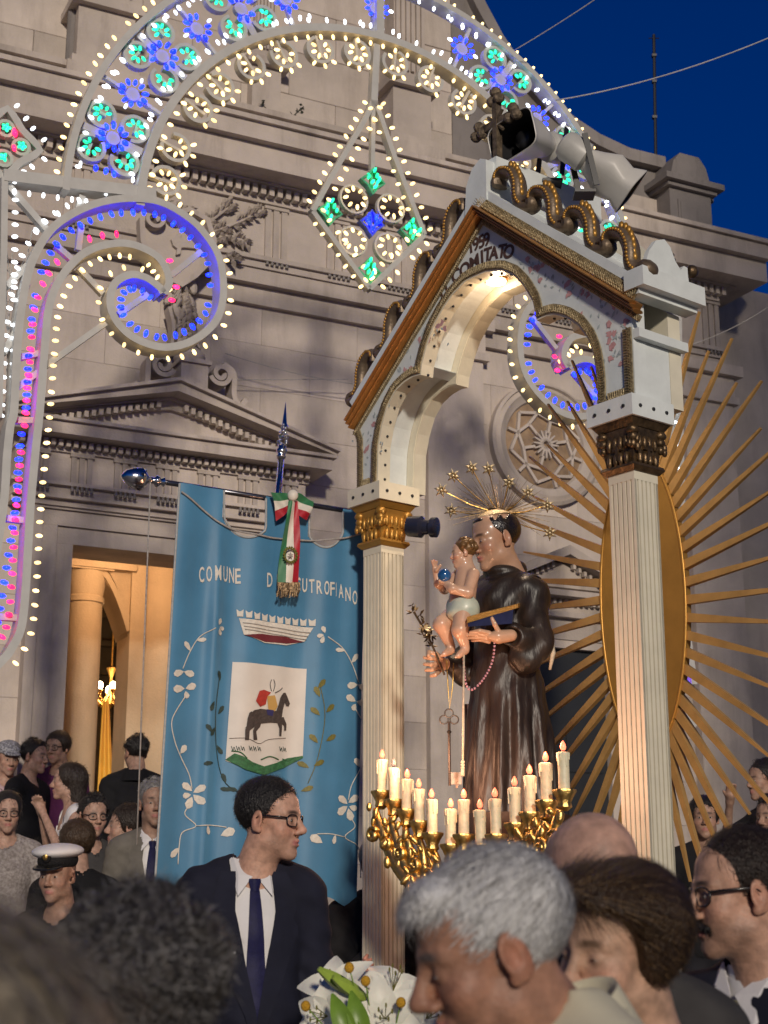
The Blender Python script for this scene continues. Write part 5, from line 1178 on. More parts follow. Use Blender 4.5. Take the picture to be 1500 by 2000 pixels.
# radiant halo with little metal flowers
halo = thing('star_halo', A_(977, 1000, .02), 'wire halo of fine rays and small gilt flowers on the friar head', 'halo')
hc = A_(976, 1004, .01); b = MB(); b.tube([hc + Vector((.045 * math.cos(a), .05 * math.sin(a), .02 * math.cos(a) * -1)) for a in [2 * math.pi * k / 20 for k in range(20)]], .009, 8, True); b.build('band', M_OLDGOLD, halo, True)
stars = [(862, 957), (885, 929), (921, 914), (954, 916), (994, 942), (1031, 962), (1069, 987), (1074, 1041), (881, 997)]
for i, (x, y) in enumerate(stars):
    p = A_(x, y, .10 if 880 < x < 1000 else -.02 + .0015 * abs(i - 4)); b = MB(); m_ = (hc + p) / 2 + Vector((0, 0, -.012)); b.tube([hc, m_, p], .0028, 5); b.build('wire', M_GOLD, halo)
    b = MB(); d = (p - Vector((0, 0, CZ))).normalized() * -1; u_ = d.orthogonal().normalized(); v_ = d.cross(u_)
    for k in range(6):
        a = 2 * math.pi * k / 6 + i; w = u_ * math.cos(a) + v_ * math.sin(a); t = -u_ * math.sin(a) + v_ * math.cos(a)
        b.add([p, p + w * .014 + t * .008 + d * .004, p + w * .036 + d * .010, p + w * .014 - t * .008 + d * .004, p + w * .013 - d * .003], [(0, 4, 1), (1, 4, 2), (2, 4, 3), (3, 4, 0), (0, 1, 3), (1, 2, 3)])
    b.ball(p + d * .006, .007, 6, 5); b.build('gilt_flower', mat('pale_gilt', (.90, .74, .48), .42, .7, .15, 50) if i == 0 else bpy.data.materials['pale_gilt'], halo, True)
b = MB(); r = random.Random(6)
for k in range(70):
    a = math.radians(lerp(-40, 205, k / 69)) ; L = .20 if k % 3 else .25; y_ = r.uniform(-.03, .05)
    p = hc + Vector((math.cos(a) * L * .95, y_ + .06 * math.sin(a), math.sin(a) * L * .75 + .02)); b.tube([hc + Vector((.04 * math.cos(a), 0, .01)), p], [.0022, .0008], 4)
b.build('fine_rays', M_OLDGOLD, halo, kind='stuff')
# gilt lilies in the far hand
lil = thing('gilt_lily_spray', A_(862, 1295, -.02), 'tarnished metal lily spray in the far hand of the friar', 'lily spray'); b = MB()
b.tube([A_(868, 1318, -.04), A_(855, 1285, -.04), A_(835, 1240, -.03), A_(808, 1195, -.03)], .005, 6); b.build('stem', M_OLDGOLD, lil); r = random.Random(12)
for i in range(16):
    t = r.uniform(.1, 1); c_ = A_(lerp(842, 800, t) + r.uniform(-12, 18), lerp(1262, 1190, t) + r.uniform(-10, 10), r.uniform(-.06, .03)); b = MB()
    for k in range(5):
        d = Vector((r.gauss(0, 1), r.gauss(0, 1), r.gauss(0, 1) + .4)).normalized(); e_ = d.orthogonal().normalized() * .007
        b.add([c_, c_ + d * .014 + e_, c_ + d * .032, c_ + d * .014 - e_, c_ + d * .016 + d.cross(e_) * .5], [(0, 4, 1), (1, 4, 2), (2, 4, 3), (3, 4, 0)])
    b.build('gilt_flower', M_OLDGOLD if i % 3 else bpy.data.materials['pale_gilt'], lil, True)
# rosary, cords and key
ro = thing('rosary', A_(940, 1250, -.27), 'rosary of pinkish glass beads hanging from the friar hand', 'rosary')
path = smoothpath([tuple(A_(x, y, d)) for x, y, d in ((967, 1248, -.25), (962, 1290, -.24), (945, 1325, -.235), (922, 1347, -.23), (910, 1335, -.22), (906, 1300, -.20), (905, 1270, -.2))], 12)
pm = mat('pink_glass', (.42, .22, .28), .12, 0, .3, 80, coat=.7); ms = MB(); ms.ball((0, 0, 0), .0062, 6, 4); ms = ms.mesh('bead', pm, True); L = 0
for i in range(1, len(path)):
    L += math.dist(path[i], path[i - 1])
    if L > .0125: L = 0; inst('bead', ms, ro, Matrix.Translation(path[i]))
cord = mat('cream_cord', (.55, .48, .36), .7, 0, .2, 80)
b = MB(); b.tube([A_(906, 1278, -.22), A_(905, 1380, -.24), A_(904, 1490, -.24)], .0045, 6); [b.ball(A_(904, 1488 + 6 * k, -.24), .009, 8, 5) for k in range(3)]; b.tube([A_(904, 1502, -.24), A_(903, 1516, -.24)], [.008, .010], 6); tag(b.build('knotted_cord', cord, None, True), 'cream knotted cord hanging straight down from the child', 'cord')
b = MB(); b.tube([A_(1076, 1248, -.15), A_(1080, 1275, -.14), A_(1074, 1308, -.14)], [.01, .012, .006], 6); tag(b.build('white_tassel', cord, None, True), 'short white cord end behind the friar elbow', 'cord')
ky = thing('hanging_key', A_(877, 1390, -.1), 'big old iron key with trefoil bow hanging on a gilt chain', 'key')
b = MB(); b.tube([A_(872, 1290, -.1), A_(875, 1340, -.1), A_(878, 1384, -.1), A_(884, 1340, -.1), A_(886, 1295, -.1)], .003, 5); b.build('chain', M_GOLD, ky, True)
b = MB(); ki = mat('dark_iron', (.12, .10, .085), .4, .8, .3, 30)
FK = Fr(*A_(877, 1400, -.1)[:2], (1, 0)); z0 = A_(877, 1400, -.1).z; mm = .0023
for q in ((0, .015), (-.022, -.012), (.022, -.012)): b.tube([FK.P(q[0] + .018 * math.cos(a), z0 + q[1] + .018 * math.sin(a), 0) for a in [2 * math.pi * k / 16 for k in range(16)]], .003, 6, True)
b.build('bow', ki, ky, True); b = MB(); b.tube([FK.P(0, z0 - .02, 0), FK.P(0, z0 - .29, 0)], .006, 8); b.lathe(Matrix.Translation(FK.P(0, z0 - .07, 0)), [(.006, 0), (.011, .006), (.006, .012)], 10); b.build('shank', ki, ky, 40)
b = MB(); b.fbox(FK, .005, .05, z0 - .285, z0 - .235, -.003, .003); b.fbox(FK, .025, .035, z0 - .30, z0 - .287, -.003, .003); b.build('bit', ki, ky)
# spotlight fixture behind the far capital
b = MB(); p = G.P(sL + .10, G.px(815, 1020, -.1)[1], -.16); ax = Vector((.8, -.35, -.12)); Q = Matrix.Translation(p) @ ax.to_track_quat('Z', 'Y').to_matrix().to_4x4(); b.lathe(Q, [(.02, -.06), (.05, -.05), (.055, .02), (.038, .035), (.036, .06), (.05, .075), (.05, .10), (.03, .105)], 20); tag(b.build('spotlight', mat('dark_blue_housing', (.02, .022, .04), .25, 0, .2, 10, coat=.3), None, 40), 'dark blue unlit spotlight beside the far gilt capital', 'spotlight')
# ---------------------------------------------------------------- candelabra and candles
CA = Fr(*at(745, 1600, 6.60)[:2], (at(1100, 1600, 5.75) - at(745, 1600, 6.60))[:2])
M_WAX = mat('ivory_wax', (.80, .72, .50), .45, 0, .05, 30, .25, 60, sss=.15); M_FLAME = emit('electric_flame', (1.0, .17, .085), 3.0)
CPX = [(745, 1483, 1546), (770, 1500, 1563), (794, 1522, 1582), (819, 1541, 1605), (844, 1561, 1628), (880, 1580, 1650), (905, 1562, 1631), (938, 1582, 1650), (968, 1560, 1631), (1005, 1538, 1609), (1034, 1515, 1588), (1066, 1490, 1565), (1100, 1469, 1544)]
ordn = 'first second third fourth fifth sixth seventh eighth ninth tenth eleventh twelfth thirteenth'.split()
cups = []
for i, (x, yt, yb) in enumerate(CPX):
    s_, zt_ = CA.px(x, yt); _, zb_ = CA.px(x, yb); p = CA.P(s_, zb_, 0); r_ = .0215; lit = i != 1
    root = thing('candle', p, ('unlit ivory candle with a clear glass tip, second from the left in the row' if not lit else 'lit ivory candle with red glow, %s from the left in the row' % ordn[i]), 'candle', 'candles in the gilt stands')
    rg = random.Random(i); H = zt_ - zb_; b = MB(); tx, ty = rg.uniform(-.03, .03), rg.uniform(-.02, .02)
    T = Matrix.Translation(p) @ Matrix(((1, 0, tx, 0), (0, 1, ty, 0), (0, 0, 1, 0), (0, 0, 0, 1)))
    b.lathe(T, [(r_, 0), (r_ * .98, H * .5), (r_ * 1.0, H * .82), (r_ * 1.12, H * .9), (r_ * 1.15, H * .985), (r_ * .9, H), (r_ * .3, H * .985)], 16, lambda a, z, rg=rg, k=rg.uniform(0, 6): 1 + .05 * math.sin(3 * a + k) * (z > H * .7))
    for k in range(7):
        a = rg.uniform(0, 6.3); l = rg.uniform(.02, .06); q = p + Vector((tx * H + r_ * 1.08 * math.cos(a), ty * H + r_ * 1.08 * math.sin(a), H * .96)); b.tube([q, q - Vector((0, 0, l))], [.004, .0028], 5)
    b.build('wax', M_WAX, root, 50); top = p + Vector((tx * H, ty * H, H))
    b = MB(); b.lathe(Matrix.Translation(top), [(.006, -.004), (.007, .006)], 8); b.build('socket', M_BLACK, root)
    b = MB(); b.lathe(Matrix.Translation(top + Vector((0, 0, .006))), [(.005, 0), (.010, .007), (.0115, .014), (.008, .026), (.002, .036)], 12)
    b.build('flame_bulb', M_FLAME if lit else mat('clear_glass', (.8, .8, .8), .05, 0, .0, 5, trans=.9), root, True)
    cups.append((s_, zb_, p))
for i in (2, 6, 11): lamp('candle_glow', cups[i][2] + Vector((0, 0, .24)) + CA.n * .03, (1, .50, .28), 7.0, .06)
def candelabrum(idx, foot, label):
    root = thing('candelabrum', foot, label, 'candelabrum', 'gilt candle stands'); r = random.Random(idx[0])
    cs0 = np.mean([cups[i][0] for i in idx])
    for n_, i in enumerate(idx):
        s_, z_, p = cups[i]
        b = MB(); b.lathe(Matrix.Translation(p), [(.010, -.075), (.026, -.06), (.022, -.045), (.030, -.025), (.042, -.004), (.040, .004), (.022, -.002)], 16, lambda a, z: 1 + .10 * math.cos(6 * a)); b.build('cup', M_GOLD, root, 50)
    inner_ = idx[-1] if idx[0] == 0 else idx[0]; sg = 1 if idx[0] == 0 else -1
    end = (np.array(foot) + np.array([0, 0, 0]))
    for n_, i in enumerate(idx):                                        # curling leaf-like arms
        s_, z_, p = cups[i]; sf = (Vector(foot) - CA.p).dot(CA.e); zf_ = foot[2]
        pa = smoothpath([(s_, z_ - .07), (s_ + sg * .015, z_ - .12), (lerp(s_, sf, .35), lerp(z_ - .12, zf_, .45)), (lerp(s_, sf, .8), lerp(z_ - .12, zf_, .8)), (sf, zf_)], 7); n = len(pa); b = MB()
        rbar(b, CA, pa, [lerp(.013, .026, math.sin(math.pi * k / n)) for k in range(n)], [lerp(.011, .019, math.sin(math.pi * k / n)) for k in range(n)], -.01 * n_ + .03, 10)
        arm = b.build('arm', M_GOLD, root, True); b = MB()
        for k in range(2, n - 3, 3):
            q = pa[k]; sd_ = 1 if k % 2 else -1
            b.ball(CA.P(q[0] + sd_ * .022, q[1] + r.uniform(-.01, .02), .045 - .01 * n_ + r.uniform(-.01, .01)), (r.uniform(.009, .016), .010, r.uniform(.016, .030)), 8, 6, Matrix.Rotation(r.uniform(-.9, .9), 3, 'Y'))
        pc = scroll((pa[n // 3][0] - sg * .03, pa[n // 3][1] - .02), .034, 1.3, .5 + n_, sg, 20, .3); rbar(b, CA, pc, .009, .016, .05 - .01 * n_, 6)
        b.build('leafwork', M_GOLD, arm, True, 'stuff')
    b = MB(); b.lathe(Matrix.Translation((foot[0], foot[1], .9)), [(.12, 0), (.12, .03), (.06, .08), (.035, .16), (.05, foot[2] - 1.1), (.03, foot[2] - .95), (.045, foot[2] - .9)], 20); b.build('foot', M_GOLD, root, 40)
candelabrum([0, 1, 2, 3, 4, 5], tuple(CA.P(*CA.px(852, 1790), 0)), 'gilt leafy candle stand on the left, in front of the far column')
candelabrum([12, 11, 10, 9, 8, 7, 6], tuple(CA.P(*CA.px(1005, 1790), 0)), 'gilt leafy candle stand on the right, beside the near column')
# ================================================================ municipal banner
BN = Fr(0, 7.8, (1, .5))
banner = thing('town_banner', BN.P(*BN.px(510, 1740), -.05), 'tall sky-blue embroidered town banner with crown, shield and white letters', 'banner')
def bxl(y): return lerp(350, 299, (y - 945) / 777)
def bxr(y): return lerp(719, 703, (y - 1003) / 760)
def bfold(u, v):
    return .022 * math.sin(u * 15 + .8 + 1.2 * v) * (.25 + .75 * v) + .030 * math.exp(-((u - .23) / .035) ** 2) * min(1, v * 3) - .028 * math.exp(-((u - .62) / .05) ** 2) * v + .006 * math.sin(u * 33 + 2 * v) + .010 * math.sin(u * 41 + 5 * v) * max(0, u - .55) * (1 + v) + .03 * v * (u - .5) * 0
def BP(x, y, lift=0.0):
    u = (x - bxl(y)) / (bxr(y) - bxl(y)); v = (y - 960) / 780; s, z = BN.px(x, y); return BN.P(s, z, bfold(u, max(0, min(1, v))) + lift)
def ptop(x): return 943 + (x - 350) * .158
cols = [350 + 4.3 * i for i in range(21)] + [437] + [437 + 9 * i for i in range(1, 10)] + [518.5] + [519 + 4.3 * i for i in range(21)] + [606] + [607 + 8 * i for i in range(1, 8)] + [669.5] + [670 + 5 * i for i in range(10)]
def ctop(x):
    if 437 <= x <= 518.6: t = (x - 437) / 81.6; return lerp(1012, 1034, t) + 26 * math.sin(math.pi * t) ** .8
    if 606 <= x <= 669.6: t = (x - 606) / 63.6; return lerp(1046, 1042, t) + 26 * math.sin(math.pi * t) ** .8
    return ptop(x)
M_BLUE = mat('sky_blue_satin', (.052, .19, .34), .5, 0, .10, 3, .06, 200, sheen=.4, spec=.35)
b = MB(); NR = 44; rows = []
for i in range(NR + 1):
    t = i / NR; rw = []
    for x0 in cols:
        u = (x0 - 350) / 369; yt = ctop(x0); yb = lerp(1722, 1768, u) + 9 * math.sin(u * 21); y = lerp(yt, yb, t); x = lerp(bxl(y), bxr(y), u); rw.append(BP(x, y))
    rows.append(rw)
b.grid(rows); b.build('cloth', M_BLUE, banner, True)
M_TRIM = mat('grey_trim', (.36, .38, .38), .7, 0, .15, 60)
def edge(pts):
    q = MB(); q.tube([BP(x, y, .002) for x, y in pts], .006, 6); q.build('edge_trim', M_TRIM, banner, True)
edge([(bxl(y), y) for y in range(945, 1724, 12)]); edge([(437, y) for y in range(958, 1014, 8)] + [(x, ctop(x)) for x in range(438, 518, 6)] + [(518, y) for y in range(1030, 968, -8)]); edge([(606, y) for y in range(986, 1046, 8)] + [(x, ctop(x)) for x in range(607, 669, 6)] + [(669.5, y) for y in range(1040, 994, -8)])
def B2(poly, m, name='embroidery', lift=.004, parent=None, sub=2):
    """flat stitched patch following the folds"""
    bm = bmesh.new(); vs = [bm.verts.new((x, y, 0)) for x, y in poly]; bm.faces.new(vs)
    bmesh.ops.triangulate(bm, faces=bm.faces[:])
    for _ in range(sub): bmesh.ops.subdivide_edges(bm, edges=[e for e in bm.edges if e.calc_length() > 9], cuts=1)
    bmesh.ops.triangulate(bm, faces=bm.faces[:])
    q = MB(); bm.verts.ensure_lookup_table(); q.add([BP(v.co.x, v.co.y, lift) for v in bm.verts], [tuple(v.index for v in f.verts) for f in bm.faces]); bm.free()
    return q.build(name, m, parent or banner)
def stroke(pts, w, m, name='embroidery', lift=.004, parent=None):
    q = MB(); q.tube([BP(x, y, lift) for x, y in smoothpath(pts, 5)], w, 5); return q.build(name, m, parent or banner, True)
M_WTH = mat('white_thread', (.62, .60, .54), .6, 0, .12, 60, .4, 120); M_SHLD = mat('white_satin', (.58, .56, .52), .55, 0, .06, 6)
M_GRT = mat('green_thread', (.03, .13, .05), .7, 0, .3, 50, .4, 120); M_DKT = mat('dark_green_thread', (.02, .045, .04), .7, 0, .3, 50); M_OLV = mat('olive_gold_thread', (.14, .13, .02), .6, 0, .3, 50); M_REDT = mat('red_thread', (.35, .03, .02), .6, 0, .2, 50); M_HORSE = mat('brown_grey_thread', (.05, .038, .034), .7, 0, .3, 60, .4, 100); M_YEL = mat('ochre_thread', (.45, .28, .08), .6); M_NAVY = mat('navy_thread', (.015, .015, .10), .6)
def bletter(ch, x, y, h, w, rot=0.0):
    cu = bpy.data.curves.new('t', 'FONT'); cu.body = ch; cu.size = 1 / .69; cu.align_x = 'CENTER'; cu.resolution_u = 3; cu.offset = .02
    to = bpy.data.objects.new('t', cu); COL.objects.link(to); dg = bpy.context.evaluated_depsgraph_get(); me = bpy.data.meshes.new_from_object(to.evaluated_get(dg)); bpy.data.objects.remove(to); bpy.data.curves.remove(cu)
    xs = [v.co.x for v in me.vertices]; ww = max(xs) - min(xs); cx = (max(xs) + min(xs)) / 2; q = MB(); c, s = math.cos(rot), math.sin(rot)
    k = w / ww if ch != 'I' else h * .8 * .3
    V = []
    for v in me.vertices:
        lx, ly = (v.co.x - cx) * k, (v.co.y - .5) * h; V.append(BP(x + lx * c + ly * s, y - (ly * c - lx * s), .0045))
    q.add(V, [tuple(p.vertices) for p in me.polygons]); bpy.data.meshes.remove(me); return q.build('letter', M_WTH, banner)
for ch, x, y in zip('COMUNE', (394, 408, 424, 440, 453, 465), (1122, 1121, 1120, 1121, 1123, 1125)): bletter(ch, x, y, 29, 10 if ch != 'M' else 12)
for ch, x, y in zip('DI', (526, 541), (1133, 1136)): bletter(ch, x, y, 27, 11)
for ch, x, y in zip('CUTROFIANO', (584, 597, 610, 623, 636, 647, 655, 665, 678, 691), (1141, 1142, 1144, 1147, 1149, 1151, 1152, 1155, 1161, 1168)): bletter(ch, x, y, 26, 9.5)
# mural crown
cr = B2([(466, 1208), (612, 1226), (597, 1252), (560, 1260), (515, 1256), (474, 1240)], M_WTH, 'crown', .006, None, 5)
for k in range(10):
    t = k / 9; x = lerp(468, 610, t); y = lerp(1204, 1222, t) + 3 * math.sin(math.pi * t); w = 5.2; B2([(x - w, y), (x + w, y + 1), (x + w + 1, y - 13), (x + w * .3, y - 10), (x - w * .3, y - 10), (x - w - 1, y - 14)], M_WTH, 'merlon', .0065, cr, 0)
B2([(474, 1241), (510, 1239), (560, 1244), (596, 1253), (560, 1257), (515, 1254)], mat('dark_red_thread', (.13, .012, .02), .7), 'crown_lining', .0085, cr, 5)
for dy in (0, 7, 13): stroke([(472 + dy * .3, 1217 + dy), (535, 1226 + dy), (606 - dy * .5, 1236 + dy)], .0022, mat('grey_thread', (.36, .35, .33), .7) if dy == 0 else bpy.data.materials['grey_thread'], 'crown_seam', .009, cr)
# shield with rider
q = MB(); rows = []
for i in range(31):
    t = i / 30; rw = []
    for j in range(25):
        u = j / 24; yb = lerp(1486, 1478, u) + 30 * (1 - abs(2 * u - 1)) ** .9; yt = lerp(1293, 1306, u); y = lerp(yt, yb, t); rw.append(BP(lerp(lerp(454, 440, t), lerp(600, 592, t), u), y, .006))
    rows.append(rw)
q.grid(rows); sh = q.build('shield', M_SHLD, banner, True)
zz = lambda pts: [(280 + x / 3.125, 880 + y / 3.125) for x, y in pts]
B2([(439, 1484), (455, 1472), (470, 1478), (490, 1489), (515, 1497), (540, 1490), (565, 1480), (592, 1476), (592, 1480), (560, 1498), (515, 1514), (475, 1504)], M_GRT, 'green_hills', .0095, sh, 5)
for nm, pl in (('horse', [(640, 1610), (665, 1588), (710, 1578), (770, 1584), (822, 1592), (848, 1612), (850, 1645), (825, 1664), (770, 1662), (715, 1668), (668, 1672), (642, 1650)]), ('horse_neck', [(806, 1596), (824, 1552), (836, 1508), (852, 1488), (872, 1498), (868, 1540), (856, 1580), (850, 1624)]),
    ('horse_head', [(842, 1498), (858, 1478), (872, 1476), (886, 1500), (904, 1542), (896, 1560), (880, 1558), (864, 1530)]), ('horse_leg', [(642, 1640), (690, 1650), (668, 1690), (636, 1712), (632, 1770), (606, 1772), (608, 1706), (626, 1680)]), ('horse_leg', [(668, 1650), (716, 1654), (706, 1688), (680, 1716), (688, 1768), (662, 1770), (658, 1710), (672, 1684)]),
    ('horse_leg', [(806, 1640), (850, 1640), (852, 1690), (848, 1742), (832, 1742), (832, 1694)]), ('horse_leg', [(830, 1630), (862, 1624), (884, 1668), (882, 1706), (868, 1708), (866, 1678), (840, 1662)]), ('horse_tail', [(652, 1594), (634, 1604), (622, 1640), (616, 1686), (606, 1700), (632, 1690), (642, 1644)])):
    B2(zz(pl), M_HORSE, nm, .010 + .0002 * (hash(nm) % 3 if False else len(nm) % 4), sh, 1)
B2(zz([(750, 1500), (800, 1495), (818, 1560), (800, 1592), (758, 1582)]), M_YEL, 'rider', .0115, sh, 0); B2(zz([(676, 1530), (700, 1470), (730, 1462), (775, 1478), (752, 1502), (742, 1550), (705, 1565)]), M_REDT, 'cape', .012, sh, 0); B2(zz([(746, 1580), (792, 1586), (785, 1622), (752, 1615)]), M_NAVY, 'rider_skirt', .0125, sh, 0)
for p in (((778, 1470), (770, 1430), (778, 1400)), ((790, 1470), (800, 1430), (792, 1398)), ((800, 1480), (830, 1465), (850, 1448))): stroke(zz(p), .0018, M_HORSE, 'plume', .011, sh)
stroke(zz([(520, 1758), (620, 1760), (700, 1790), (760, 1765), (880, 1752)]), .0012, M_HORSE, 'ground_line', .010, sh)
for x0 in (530, 556, 582, 632, 660, 690, 836, 862): stroke(zz([(x0, 1805), (x0 + 8, 1832), (x0 + 14, 1812), (x0 + 22, 1836)]), .0016, M_DKT, 'script_mark', .010, sh)
for p in (((530, 1835), (580, 1845), (620, 1882)), ((712, 1888), (770, 1868), (830, 1885)), ((860, 1880), (900, 1890), (928, 1872))): stroke(zz(p), .003, M_GRT, 'sprig', .010, sh)
# vines
def petal(x, y, a, l, w, m=M_WTH, nm='petal'):
    c, s = math.cos(a), math.sin(a); f = lambda p, q: (x + p * l * c - q * w * s, y + p * l * s + q * w * c); B2([f(0, 0), f(.3, .7), (f(.7, 1)), f(1, .45), f(1.0, -.2), f(.75, -.75), f(.35, -.55)], m, nm, .005, None, 0)
for mside in (0, 1):
    def V(p): return p if not mside else (2 * 528 - p[0], p[1] + (2 * 528 - 2 * p[0]) * .075)
    AN = lambda a: a if not mside else math.pi - a
    for pts in ([(418, 1228), (390, 1244), (370, 1275), (356, 1306)], [(362, 1360), (340, 1392), (332, 1415), (340, 1450), (353, 1478), (370, 1512), (376, 1540)], [(372, 1572), (362, 1590), (383, 1613), (357, 1626), (351, 1655), (349, 1688)], [(383, 1613), (415, 1612), (440, 1616)]): stroke([V(p) for p in pts], .0028, M_WTH, 'vine')
    for x, y, a, l, w in ((424, 1222, -1.2, 14, 5), (426, 1226, .2, 12, 5), (426, 1228, 1.3, 14, 5), (372, 1272, -2.2, 22, 6), (384, 1250, -.1, 18, 5), (358, 1312, 2.8, 22, 8), (358, 1312, .2, 22, 8), (360, 1345, 3.0, 24, 9), (362, 1345, -.4, 22, 8), (362, 1350, 1.2, 14, 7), (352, 1472, -1.0, 20, 7), (376, 1545, -2.5, 24, 8), (378, 1548, -.6, 24, 8), (378, 1552, .7, 26, 9), (376, 1556, 1.9, 24, 9), (374, 1552, 2.9, 16, 7), (352, 1655, 2.3, 26, 7), (404, 1612, 1.4, 18, 5), (430, 1632, -.5, 26, 10)):
        p = V((x, y)); petal(p[0], p[1], AN(a), l, w)
    if not mside:
        stroke([(430, 1312), (420, 1390), (424, 1470), (440, 1530), (478, 1556)], .0025, M_DKT, 'laurel_stem')
        for x, y, a in ((430, 1330, -1.8), (416, 1370, 1.9), (426, 1395, -1.0), (420, 1420, 2.1), (412, 1432, -2.2), (424, 1455, 1.0), (416, 1490, 3.0), (440, 1530, -1.9), (440, 1538, .3), (450, 1545, -2.9)): petal(x, y, a, 20, 5, M_DKT, 'laurel_leaf')
    else:
        stroke([(622, 1335), (632, 1400), (618, 1480), (600, 1530)], .0022, M_OLV, 'laurel_stem')
        for x, y, a in ((618, 1345, -.9), (622, 1362, -2.0), (634, 1392, -.8), (622, 1398, -2.4), (634, 1448, -.6), (618, 1452, -2.3), (610, 1496, -.5), (602, 1500, -2.6), (588, 1545, -.4)): petal(x, y, a, 22, 6, M_OLV, 'laurel_leaf')
# poles, finials, cord
pole = thing('banner_pole', BN.P(*BN.px(556, 1000), -.03), 'steel crossbar and staff of the banner with silver cone and spear finials', 'pole')
b = MB(); b.tube([BN.P(*BN.px(300, 936), -.02), BN.P(*BN.px(745, 1006), -.02)], .014, 10); b.build('crossbar', mat('dark_steel', (.16, .16, .18), .25, .9, .2, 20), pole, True)
p0 = BN.P(*BN.px(303, 937), -.02); d = (BN.P(*BN.px(245, 928), -.02) - p0).normalized(); Q = Matrix.Translation(p0) @ d.to_track_quat('Z', 'Y').to_matrix().to_4x4()
b = MB(); b.lathe(Q, [(.018, -.06), (.026, -.05), (.016, -.035), (.03, -.02), (.03, -.008), (.018, .0), (.018, .03), (.05, .05), (.058, .07), (.05, .11), (.034, .145), (.006, .165)], 16, lambda a, z: 1 + .06 * math.cos(8 * a) * (z > .03)); b.build('cone_finial', M_SILVER, pole, 60)
st0 = BN.P(*BN.px(548, 1000), -.055); st1 = BN.P(*BN.px(557, 890), -.055); b = MB(); b.tube([Vector((st0.x, st0.y - .0, .15)), st0, st1], .017, 12); b.build('staff', M_SILVER, pole, True)
dz = (st1 - st0).normalized(); Q = Matrix.Translation(st1) @ dz.to_track_quat('Z', 'Y').to_matrix().to_4x4()
b = MB(); b.lathe(Q, [(.022, 0), (.026, .012), (.018, .02), (.026, .03), (.03, .045), (.02, .055), (.024, .07), (.016, .08)], 16); r = random.Random(3)
for k in range(26): a = r.uniform(0, 6.3); h = r.uniform(.07, .19); b.ball(Q @ Vector((.036 * math.sin(h * 17) * math.cos(a) + .008 * math.cos(a), .014 * math.sin(a), h)), .010, 6, 5)
b.build('finial_ornament', M_SILVER, pole, True)
b = MB(); b.hexa([Q @ Vector(v) for v in ((-.036, -.004, .17), (0, -.012, .15), (.036, -.004, .17), (0, .012, .15), (-.001, 0, .31), (0, -.001, .31), (.001, 0, .31), (0, .001, .31))]); b.build('spear_tip', M_SILVER, pole)
b = MB(); b.tube([BP(x, y, .012) for x, y in smoothpath([(352, 962), (400, 1000), (437, 1028), (500, 1046), (545, 1053), (620, 1056), (670, 1052), (716, 1040)], 5)], .005, 6); tag(b.build('looped_rope', M_ROPE, None, True), 'grey cord looping across the top of the blue banner', 'cord')
b = MB(); b.tube([BN.P(*BN.px(290, 945), .03), BN.P(*BN.px(277, 1280), .03), BN.P(*BN.px(263, 1650), .03)], .004, 6); tag(b.build('plumb_cord', M_ROPE, None, True), 'thin pale cord hanging straight from the cone finial', 'cord')
# tricolour ribbon
rib = thing('tricolour_ribbon', BN.P(*BN.px(556, 980), .06), 'green white and red ribbon bow with gold fringe tied to the staff', 'ribbon')
RC_ = [mat('ribbon_green', (.02, .16, .06), .5, sheen=.3), mat('ribbon_white', (.68, .64, .56), .5), mat('ribbon_red', (.40, .015, .03), .5)]
def rp(x, y, o): s, z = BN.px(x, y); return BN.P(s, z, o)
def rib_strip(pa, pb, order, o=.06, amp=.012):
    """band between two edge paths split in three colours"""
    pa = smoothpath(pa, 6); pb = smoothpath(pb, 6); n = len(pa)
    for k, ci in enumerate(order):
        q = MB(); rows = []
        for i in range(n):
            rows.append([rp(lerp(pa[i][0], pb[i][0], t), lerp(pa[i][1], pb[i][1], t), o + amp * math.sin(i * .5 + t * 5)) for t in [(k + j / 4) / 3 for j in range(5)]])
        q.grid(rows); q.build(('green_band', 'white_band', 'red_band')[ci], RC_[ci], rib, True)
rib_strip([(558, 972), (540, 968), (520, 966)], [(556, 1000), (545, 1012), (532, 1022)], (0, 1, 2)); rib_strip([(562, 968), (582, 972), (604, 985)], [(562, 1002), (576, 1015), (592, 1020)], (0, 1, 2))
rib_strip([(552, 985), (540, 1060), (531, 1143)], [(572, 985), (573, 1060), (573, 1145)], (0, 1, 2), .075)
q = MB(); q.ball(rp(559, 975, .085), (.028, .02, .03), 10, 8); q.build('knot', RC_[1], rib, True)
q = MB(); r = random.Random(2)
for k in range(46): x = lerp(530, 573, k / 45); q.tube([rp(x, 1143, .078), rp(x + r.uniform(-1, 1), 1158, .08 + r.uniform(-.01, .01)), rp(x - 2 + r.uniform(-2, 2), 1171 + r.uniform(-3, 3), .08 + r.uniform(-.012, .012))], .0026, 4)
q.build('gold_fringe', M_OLDGOLD, rib, kind='stuff')
em = MB()
for k in range(5): a0 = math.pi / 2 + k * 2 * math.pi / 5; c = rp(552, 1092, .1); f = lambda rr, a: c + BN.e * rr * math.cos(a) + Vector((0, 0, rr * math.sin(a))); em.add([f(0, 0) + BN.n * .004, f(.018, a0), f(.008, a0 + .63), f(.008, a0 - .63)], [(0, 3, 1), (0, 1, 2)])
em.build('star_emblem', M_ROPE, rib)
em = MB(); em.tube([rp(552, 1092, .098) + BN.e * .03 * math.cos(a) + Vector((0, 0, .034 * math.sin(a))) for a in [2 * math.pi * k / 24 for k in range(24)]], .004, 5, True)
for k in range(18): a = 2 * math.pi * k / 18; em.ball(rp(552, 1092, .1) + BN.e * .036 * math.cos(a) + Vector((0, 0, .04 * math.sin(a))), .006, 5, 4)
em.build('wreath_emblem', M_OLV, rib, True)
